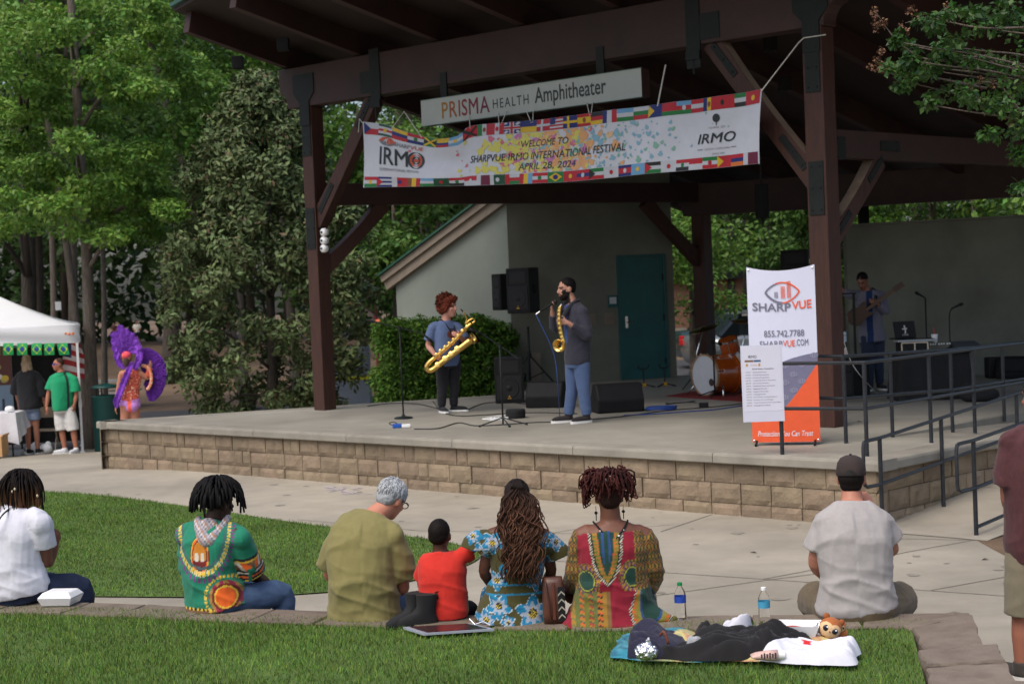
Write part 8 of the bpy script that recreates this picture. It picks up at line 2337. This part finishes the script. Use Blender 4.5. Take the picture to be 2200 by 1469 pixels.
def far_person(label, x, ytop, ybot, Y, shirt, trou, skin=(150, 100, 80), hairc=(40, 30, 26), stride=.15):
 p = D(x, ybot, Y); q = D(x, ytop, Y); H_ = q.z - p.z; k = H_ / 1.75
 b_ = Body(p, k, face=(.2, -.95, -.1), lat=(-.97, -.2, 0))
 s_ = lambda x_, y_, z_: V(x_ * k, y_ * k, z_ * k)
 b_.hk = k
 b_.spine(pel=s_(0, 0, .93), waist=s_(0, 0, 1.12), chest=s_(0, 0, 1.30), neck=s_(0, 0, 1.48), head=s_(0, -.02, 1.62))
 b_.arm(s_(-.19, 0, 1.42), s_(-.26, .02, 1.14), s_(-.12, -.2, 1.05), right=True); b_.arm(s_(.19, 0, 1.42), s_(.26, .02, 1.14), s_(.12, -.2, 1.05), right=False)
 b_.leg(s_(-.09, 0, .9), s_(-.10, -stride, .5), s_(-.1, -stride * .6, .09), toe=(0, -1, 0)).leg(s_(.09, 0, .9), s_(.10, stride * .6, .5), s_(.10, stride * 1.6, .09), toe=(0, -1, 0))
 b_.make(label, skin, voxel=.022, hands=False); b_.top('shirt', shirt, sleeve=.7, voxel=.022, wr=0); b_.pants('shorts', trou, .9, voxel=.022, wr=0)
 b_.hair('hair', [((0, -.022, .040), (.08, .097, .088))], hairc, voxel=.02, amp=0)
far_person('person in a white T-shirt and black shorts walking far off among the trees', 296, 688, 743, 70, (206, 200, 186), (26, 24, 26))
far_person('person in dark clothing far off behind the feather headdress', 247, 692, 738, 74, (70, 40, 36), (40, 26, 26))
far_person('person in an orange top far off at the playground', 816, 678, 732, 56, (220, 110, 84), (90, 80, 80))
far_person('person in dark blue shorts half hidden by the left front post and magnolia', 675, 775, 848, 46, (120, 112, 104), (30, 36, 70))
# ================================================================== THINGS ON THE SEAT WALL AND UPPER GRASS
UG = UZ
def bottle(label, x, y, capc, labc, h_=.205):
 o = G(x, y, .428); t_ = thing('water_bottle', label, 'bottle', o); bd = local_builder(t_)
 r_ = .033; k = h_ / .205
 prof = [(.012, .004), (.026, .0), (r_, .008), (r_, .03), (r_ * .95, .034), (r_, .038), (r_ * .95, .05), (r_, .055), (r_ * .95, .066), (r_, .071), (r_ * .92, .085), (r_, .095), (r_, .135), (r_ * .97, .145), (r_ * .8, .165), (.016, .182), (.0125, .188), (.0125, .196)]
 prof = [(a, b_ * k) for a, b_ in prof]
 m_ = MB(); m_.lathe(prof, n=24); bd(m_, 'bottle_body', M['glass'], smooth=True)
 m_ = MB(); m_.lathe([(r_ + .0008, .097 * k), (r_ + .0012, .134 * k)], n=24, caps=False); bd(m_, 'label', labc, smooth=True)
 m_ = MB(); m_.lathe([(.004, .194 * k), (.0145, .194 * k), (.0145, .210 * k), (.012, .212 * k), (.002, .212 * k)], n=18); bd(m_, 'cap', capc, smooth=True, autos=40)
 return t_
bottle('clear water bottle with a green cap and dark blue label on the seat wall', 1463, 1329, plain(20, 130, 70, .4), plain(40, 70, 160, .4))
bottle('clear water bottle with a white cap and pale blue label on the seat wall', 1643, 1341, M['white'], plain(70, 150, 185, .4))
o = G(131, 1296, .43); fb = thing('takeaway_box', 'white foam food box resting on the seat wall beside the jeans', 'box', o, -.15); bd = local_builder(fb)
m_ = MB(); m_.loft([[V(x * sx, y * sy, z) for sx, sy in ((-1, -1), (1, -1), (1, 1), (-1, 1))] for x, y, z in ((.095, .085, 0), (.115, .105, .045), (.118, .108, .048))]); bd(m_, 'tray', M['white'], bevel=.006)
m_ = MB(); m_.loft([[V(x * sx, y * sy, z) for sx, sy in ((-1, -1), (1, -1), (1, 1), (-1, 1))] for x, y, z in ((.118, .108, .052), (.112, .10, .058), (.09, .08, .085), (.08, .07, .088))]); bd(m_, 'lid', M['white'], bevel=.006)
def boot(label, x, y, rz):
 o = G(x, y, .41); mb = MB(); t_ = V(math.sin(-rz), math.cos(-rz), 0)
 rot = Matrix.Rotation(rz, 3, 'Z')
 Lf = lambda p: rot @ V(*p)
 rings = []
 for z, y0, wd, dp in ((.0, .055, .042, .135), (.03, .055, .045, .138), (.055, .04, .043, .115), (.08, .0, .042, .07), (.11, -.015, .044, .058), (.16, -.02, .050, .062), (.185, -.02, .052, .064)):
  rings.append([o + rot @ p for p in ring(V(0, y0, z), V(1, 0, 0), V(0, 1, 0), wd, dp, 20, 2.4)])
 mb.loft(rings)
 return tag(mb_to(mb, o, rings, rot), label, 'boot')
def mb_to(mb, o, rings, rot):
 ob = mb.build('boot', M['cloth_black'], smooth=True, autos=50)
 m_ = MB(); m_.loft([[p * 1 + Z * z_ for p in [o + rot @ q for q in ring(V(0, .055, 0), V(1, 0, 0), V(0, 1, 0), .046, .14, 20, 2.4)]] for z_ in (-.004, .018)]); m_.build('sole', M['black'], ob)
 m_ = MB(); m_.tube([o + rot @ V(0, -.085, .15), o + rot @ V(0, -.10, .20), o + rot @ V(0, -.07, .19)], (.008, .003), 6); m_.build('pull_tab', M['black'], ob)
 return ob
boot('black suede ankle boot on the grass, behind and left of its pair', 890, 1340, 2.2)
boot('black suede ankle boot on the grass, nearer and pointing right', 912, 1343, 1.75)
boot_dummy = None
o = G(955, 1352, UG); fp = thing('framed_picture', 'thin framed board with a red picture lying on the grass beside the boots', 'framed board', o)
cs = [G(x, y, UG + .035) for x, y in ((866, 1346), (910, 1360), (1062, 1350), (1010, 1338))]
m_ = MB(); m_.add([p - Z * .012 for p in cs] + cs, [(3, 2, 1, 0), (4, 5, 6, 7), (0, 1, 5, 4), (1, 2, 6, 5), (2, 3, 7, 6), (3, 0, 4, 7)]); m_.build('frame', plain(150, 155, 165, .3), fp)
cen = sum(cs, V(0, 0, 0)) / 4
m_ = MB(); m_.poly([cen + (p - cen) * .86 + Z * .003 for p in cs]); pp_ = m_.build('picture', mat('glossy_print', (.08, .02, .02), .12, col2=(.02, .03, .03), scale=7), fp)
m_ = MB(); q_ = G(1020, 1341, UG + .05); m_.tube([q_, q_ + V(.05, -.02, .02), q_ + V(.09, -.03, 0)], .005, 6); m_.tube([q_ + V(-.03, .02, .03), q_ + V(.0, .0, .0)], .004, 6); tag(m_.build('loose_wire', M['chrome']), 'short bright wire lying on the framed board', 'wire')
o = G(1196, 1336, .428); lb = thing('leather_bag', 'tall brown leather bag with a zigzag black cloth panel between the two dresses', 'bag', o)
rings = []
for z, w_, d_ in ((0, .062, .05), (.05, .066, .055), (.15, .066, .052), (.23, .060, .042), (.265, .054, .028)):
 rings.append(ring(o + Z * z + V(-.012, .0, 0), V(1, 0, 0), V(0, 1, 0), w_, d_, 22, 3.2))
m_ = MB(); m_.loft(rings); m_.build('body', mat('brown_leather', (.115, .042, .024), .4, col2=(.06, .022, .014), scale=9, bump=.3), lb, smooth=True)
m_ = MB(); fnb = lambda u, v: o + V(.012 + .04 * u, -.060 + .012 * u, .015 + .20 * v)
m_.grid(fnb, 4, 10)
for k in range(4): stroke(m_, [(.0, .1 + .22 * k), (.5, .2 + .22 * k), (1, .1 + .22 * k)], .05, lambda a, b_: fnb(min(max(a, 0), 1), min(max(b_, 0), 1)) + V(0, -.003, 0), 1)
m_.build('cloth_panel', [M['cloth_black'], plain(180, 175, 160)], lb)
m_ = MB(); m_.tube(catmull([o + V(-.05, 0, .25), o + V(-.055, -.05, .22), o + V(-.04, -.075, .12), o + V(-.035, -.07, .03)], 4), (.005, .010), 6); m_.build('strap', plain(70, 34, 24), lb)
m_ = MB(); m_.tube([o + V(-.012, -.055, .24), o + V(-.012, -.07, .03)], (.009, .003), 6); m_.build('front_strap', plain(90, 44, 30), lb)
def heap(name, label, cat, x, y, rad, hgt, col, rz=0, amp=.02, freq=9, voxel=.008, seed=0, z0=UG + .015, extra=None, mats=None):
 o = G(x, y, z0); rf = random.Random(seed); mb = MB(); rot = Matrix.Rotation(rz, 3, 'Z')
 for k in range(7):
  a = rf.uniform(0, 6.28); r_ = rf.uniform(0, .62)
  mb.ell(rot @ V(rad[0] * r_ * math.cos(a), rad[1] * r_ * math.sin(a), hgt * rf.uniform(.25, .5)), (rad[0] * rf.uniform(.35, .5), rad[1] * rf.uniform(.4, .55), hgt * rf.uniform(.4, .55)), rot)
 if extra: extra(mb)
 f = lambda p: amp * ((.5 - abs(noise.noise(V(p.x * freq + seed, p.y * freq, p.z * freq * .5)))) * 1.2 + .4 * noise.noise(p * freq * 2.6))
 ob = remesh(mb, name, mats or M['dye'], None, voxel, 2, None if mats else (col if callable(col) else C(*col)), 0, f, loc=o)
 return tag(ob, label, cat)
def crumple(name, label, cat, pts, hgt, col, seed=0, z0=UG + .03, fr=7, amp=1, lift=0, mats=None, edge=.25):
 ol = catmull([V(x, y, 0) for x, y in pts] + [V(*pts[0], 0)], 6)[:-1]
 P = [G(p.x, p.y, z0) for p in ol]; c = sum(P, V(0, 0, 0)) / len(P); n = len(P); NR = 26; m_ = MB()
 rid = lambda v: min(1, abs(noise.noise(v)) * 2.4) ** .75
 for r_ in range(NR + 1):
  f_ = r_ / NR
  for i, q in enumerate(P):
   w_ = q - c; d = V(c.x + w_.x * f_, c.y + w_.y * f_, 0)
   jit = .022 * noise.noise(V(w_.x * 14, w_.y * 22, seed)) * f_ ** 3
   env = 1 - max(0, (f_ - (1 - edge)) / edge) ** 2
   ph = d.y * fr * .9 + 1.5 * noise.noise(V(d.x * 2.6, d.y * 2.2, seed)) + .5 * noise.noise(V(d.x * 7, d.y * 6, seed + 3)) + .3 * d.x
   fold = abs(math.sin(math.pi * ph)) ** .8; low = .5 + .9 * noise.noise(V(d.x * 4.2, d.y * 3, seed + 8))
   h = env * hgt * max(.1, .25 + amp * (.55 * fold * (.45 + low * .75) + .32 * low + .10 * rid(V(d.x * 16, d.y * 16, seed + 5)) - .12))
   m_.v.append(V(d.x + w_.x * jit * 3, d.y + w_.y * jit * 3, z0 + h + lift * max(0, w_.y * f_)))
 for r_ in range(NR):
  for i in range(n):
   j = (i + 1) % n; m_.f.append((r_ * n + i, (r_ + 1) * n + i, (r_ + 1) * n + j, r_ * n + j)); m_.m.append(0)
 ob = m_.build(name, mats or M['dye'], smooth=True)
 if not mats: dye_mesh(ob, col if callable(col) else (lambda p: C(*col)))
 return tag(ob, label, cat)
crumple('blanket', 'thin patterned blanket of turquoise and yellow rumpled on the grass under the heap', 'blanket', [(1312, 1412), (1330, 1370), (1362, 1360), (1420, 1364), (1500, 1372), (1620, 1366), (1760, 1372), (1822, 1378), (1830, 1400), (1770, 1416), (1600, 1420), (1420, 1420)], .05,
 lambda p: (C(44, 128, 148), C(30, 96, 120), C(70, 150, 165))[int(abs(noise.noise(V(p.x * 30, p.y * 40, 1)) * 7)) % 3] if p.x < -.48 or noise.noise(V(p.x * 4, p.y * 6, 8)) > .22 else (C(196, 180, 120), C(176, 130, 100), C(130, 150, 110))[int(abs(noise.noise(V(p.x * 18, p.y * 20, 1)) * 9)) % 3], seed=1, z0=UG + .022)
crumple('tote_bag', 'dark navy cloth bag lying on the left of the blanket', 'bag', [(1348, 1412), (1350, 1378), (1372, 1366), (1440, 1368), (1474, 1380), (1470, 1408), (1410, 1416)], .13, (30, 29, 52), seed=3, fr=4, amp=.8, edge=.16)
m_ = MB(); q_ = G(1425, 1357, UG + .16); m_.tube(catmull([q_ + V(-.02, -.03, -.01), q_ + V(0, -.05, .01), q_ + V(.02, -.06, -.05)], 4), .008, 6); tag(m_.build('leather_tag', plain(110, 60, 44), smooth=True), 'brown leather strap end on the navy bag', 'strap')
crumple('hooded_jacket', 'crumpled black hooded jacket sprawled across the middle of the blanket', 'jacket', [(1405, 1414), (1470, 1402), (1476, 1380), (1500, 1366), (1560, 1374), (1600, 1368), (1668, 1366), (1700, 1378), (1748, 1386), (1750, 1394), (1690, 1396), (1640, 1408), (1580, 1418), (1500, 1419)], .095, (17, 15, 17), seed=5, fr=9, amp=1.5)
heap('grey_lining', 'round pale grey cap poking from the hood of the black jacket', 'cap', 1497, 1395, (.05, .035), .085, (160, 162, 166), amp=.003, seed=9, z0=UG + .06)
crumple('white_shirt', 'white T-shirt with red spots bunched at the right front of the blanket', 'clothing', [(1630, 1418), (1650, 1404), (1700, 1392), (1760, 1394), (1830, 1400), (1850, 1402), (1838, 1414), (1840, 1428), (1760, 1428), (1690, 1425)], .085, lambda p: C(196, 30, 40) if math.hypot(p.x - .0, (p.y - .1) * .5) < .022 or math.hypot(p.x + .20, (p.y - .07) * .6) < .018 else C(216, 216, 226), seed=14, fr=12)
crumple('white_cloth', 'folded white cloth showing behind the black jacket', 'clothing', [(1540, 1372), (1560, 1360), (1600, 1356), (1620, 1362), (1610, 1374), (1570, 1378)], .15, (205, 205, 215), seed=16, fr=9)
heap('purple_cloth', 'small lilac cloth at the right edge of the blanket', 'clothing', 1808, 1392, (.04, .04), .05, (130, 110, 180), amp=.006, seed=18)
for x, y, r_, lab in ((1389, 1416, .052, 'ball of crumpled foil at the left front of the blanket'), (1757, 1375, .045, 'ball of crumpled foil below the plush toy')):
 mb = MB(); mb.ell(V(0, 0, r_ * .8), (r_ * 1.15, r_, r_ * .85)); mb.ell(V(r_ * .25, 0, r_ * 1.7), (r_ * .3, r_ * .3, r_ * .55))
 ob = remesh(mb, 'foil_ball', M['foil'], None, .005, 0, None, 0, lambda p: .010 * noise.noise(p * 60) + .006 * noise.noise(p * 140), loc=G(x, y, UG + .045)); tag(ob, lab, 'foil')
o = G(1712, 1372, UG + .05); ft_ = thing('food_tray', 'open white paper food tray with red inside behind the black jacket', 'tray', o, -.25); bd = local_builder(ft_)
m_ = MB(); m_.loft([[V(x * sx, y * sy, z) for sx, sy in ((-1, -1), (1, -1), (1, 1), (-1, 1))] for x, y, z in ((.09, .06, 0), (.125, .09, .085))], caps=False); bd(m_, 'side', M['white'])
m_ = MB(); m_.box((0, 0, .004), (.18, .12, .006)); bd(m_, 'base', M['white']); m_ = MB(); m_.ell((-.02, 0, .04), (.08, .05, .03)); bd(m_, 'food', plain(170, 30, 30), smooth=True)
o = G(1650, 1420, UG + .04); lt_ = thing('lotion_tube', 'pale pink printed tube lying at the front of the blanket', 'tube', o); bd = local_builder(lt_)
rx = Matrix.Rotation(R(90), 3, 'Y'); m_ = MB(); m_.loft([ring(V(x, 0, .03), V(0, 1, 0), V(0, 0, 1), w_, d_, 18, 2.2) for x, w_, d_ in ((-.085, .036, .006), (-.06, .033, .018), (0, .03, .027), (.05, .028, .028))]); bd(m_, 'tube', plain(205, 170, 160, .4), smooth=True)
m_ = MB(); m_.tube([(.05, 0, .03), (.085, 0, .03)], .024, 14); bd(m_, 'cap', M['white'], smooth=True, autos=40)
m_ = MB()
for k in range(6): m_.box((-.035 + .014 * k, -.030 + .0006 * k, .034), (.008, .004, .03 if k % 2 else .02))
bd(m_, 'print', plain(70, 55, 60))
o = G(1785, 1376, UG + .05); tag_l = 'brown plush animal with a cream face and big dark eyes lying behind the foil ball'
pl_ = thing('plush_toy', tag_l, 'plush toy', o); bd = local_builder(pl_)
fw = V(-.15, -.98, .12).normalized(); H_ = Matrix((V(.86, -.10, -.35).normalized(), V(.0, 0, 0), V(0, 0, 0)))
hcn = V(0, 0, .085); upv = V(.42, .06, .9).normalized(); rt_ = fw.cross(upv).normalized() * -1; upv = fw.cross(rt_) * 1
if upv.z < 0: upv = -upv
q3 = lambda a, b_, c: hcn + rt_ * a + upv * b_ + fw * c
mb = MB(); mb.ell(hcn, (.078, .066, .074)); mb.ell(V(.03, .05, .05), (.05, .05, .05))
def toyc(p):
 d = p - hcn; a, b_, c = d.dot(rt_), d.dot(upv), d.dot(fw)
 if c > .02 and ((a - .028) ** 2 + (b_ + .012) ** 2 < .0022 or (a + .028) ** 2 + (b_ + .012) ** 2 < .0022 or a * a / .0010 + (b_ + .03) ** 2 / .0012 < 1): return C(222, 186, 140)
 return C(168, 96, 48)
body_ = remesh(mb, 'head', M['dye'], pl_, .005, 3, toyc, .002)
for s_ in (-1, 1):
 e0 = q3(s_ * .030, -.005, .056); rt3 = rot_to(fw)
 m_ = MB(); m_.ell(e0, (.021, .021, .010), rt3); ey = bd(m_, 'eye', plain(16, 16, 34, .12), smooth=True)
 m_ = MB(); m_.ell(e0 + fw * .009 + rt_ * .006 + upv * .008, (.006, .006, .003), rt3); bd(m_, 'glint', M['white'], smooth=True).parent = ey
 m_ = MB(); m_.ell(q3(s_ * .052, .062, -.0), (.022, .014, .022)); bd(m_, 'ear', plain(150, 84, 44, .9), smooth=True)
m_ = MB(); m_.ell(q3(0, -.02, .068), (.006, .006, .004)); bd(m_, 'nose', plain(120, 60, 50), smooth=True)
o2 = G(1808, 1372, UG + .05); p2 = thing('small_plush_toy', 'tiny tan plush animal leaning against the bigger plush', 'plush toy', o2); bd = local_builder(p2)
mb = MB(); mb.ell(V(0, 0, .035), (.030, .026, .036)); mb.ell(V(-.002, -.008, .075), (.030, .027, .027)); mb.ell(V(-.026, 0, .098), (.012, .008, .012)); mb.ell(V(.024, 0, .098), (.012, .008, .012)); mb.ell(V(.03, -.01, .04), (.012, .012, .022)); mb.ell(V(.012, -.02, .008), (.014, .02, .012)); mb.ell(V(-.016, -.02, .008), (.014, .02, .012))
remesh(mb, 'body', M['dye'], p2, .004, 2, lambda p: C(214, 176, 130) if p.y < -.024 and p.z > .05 else C(172, 104, 58), .0015)
for s_ in (-1, 1): m_ = MB(); m_.ell((s_ * .011 - .002, -.034, .078), (.006, .004, .006)); bd(m_, 'eye', M['black'], smooth=True)
pl_.scale = p2.scale = (.8, .8, .8)
for i, (x, y, z_) in enumerate(((1619, 1187, .004), (2117, 1202, .004), (1845, 906, ZS + .004))):
 m_ = MB(); o = G(x, y, z_); rf = random.Random(i); a = rf.uniform(0, 3)
 m_.add([o + V(math.cos(a) * .04, math.sin(a) * .04, .004), o + V(-math.sin(a) * .014, math.cos(a) * .014, .012), o - V(math.cos(a) * .04, math.sin(a) * .04, -.002), o + V(math.sin(a) * .014, -math.cos(a) * .014, .010)], [(0, 1, 2), (0, 2, 3)])
 tag(m_.build('fallen_leaf', plain(52, 38, 28, .9)), ('dark fallen leaf on the plaza in the middle', 'dark fallen leaf on the plaza near the ramp foot', 'dark curled leaf on the stage deck by the rail')[i], 'leaf')
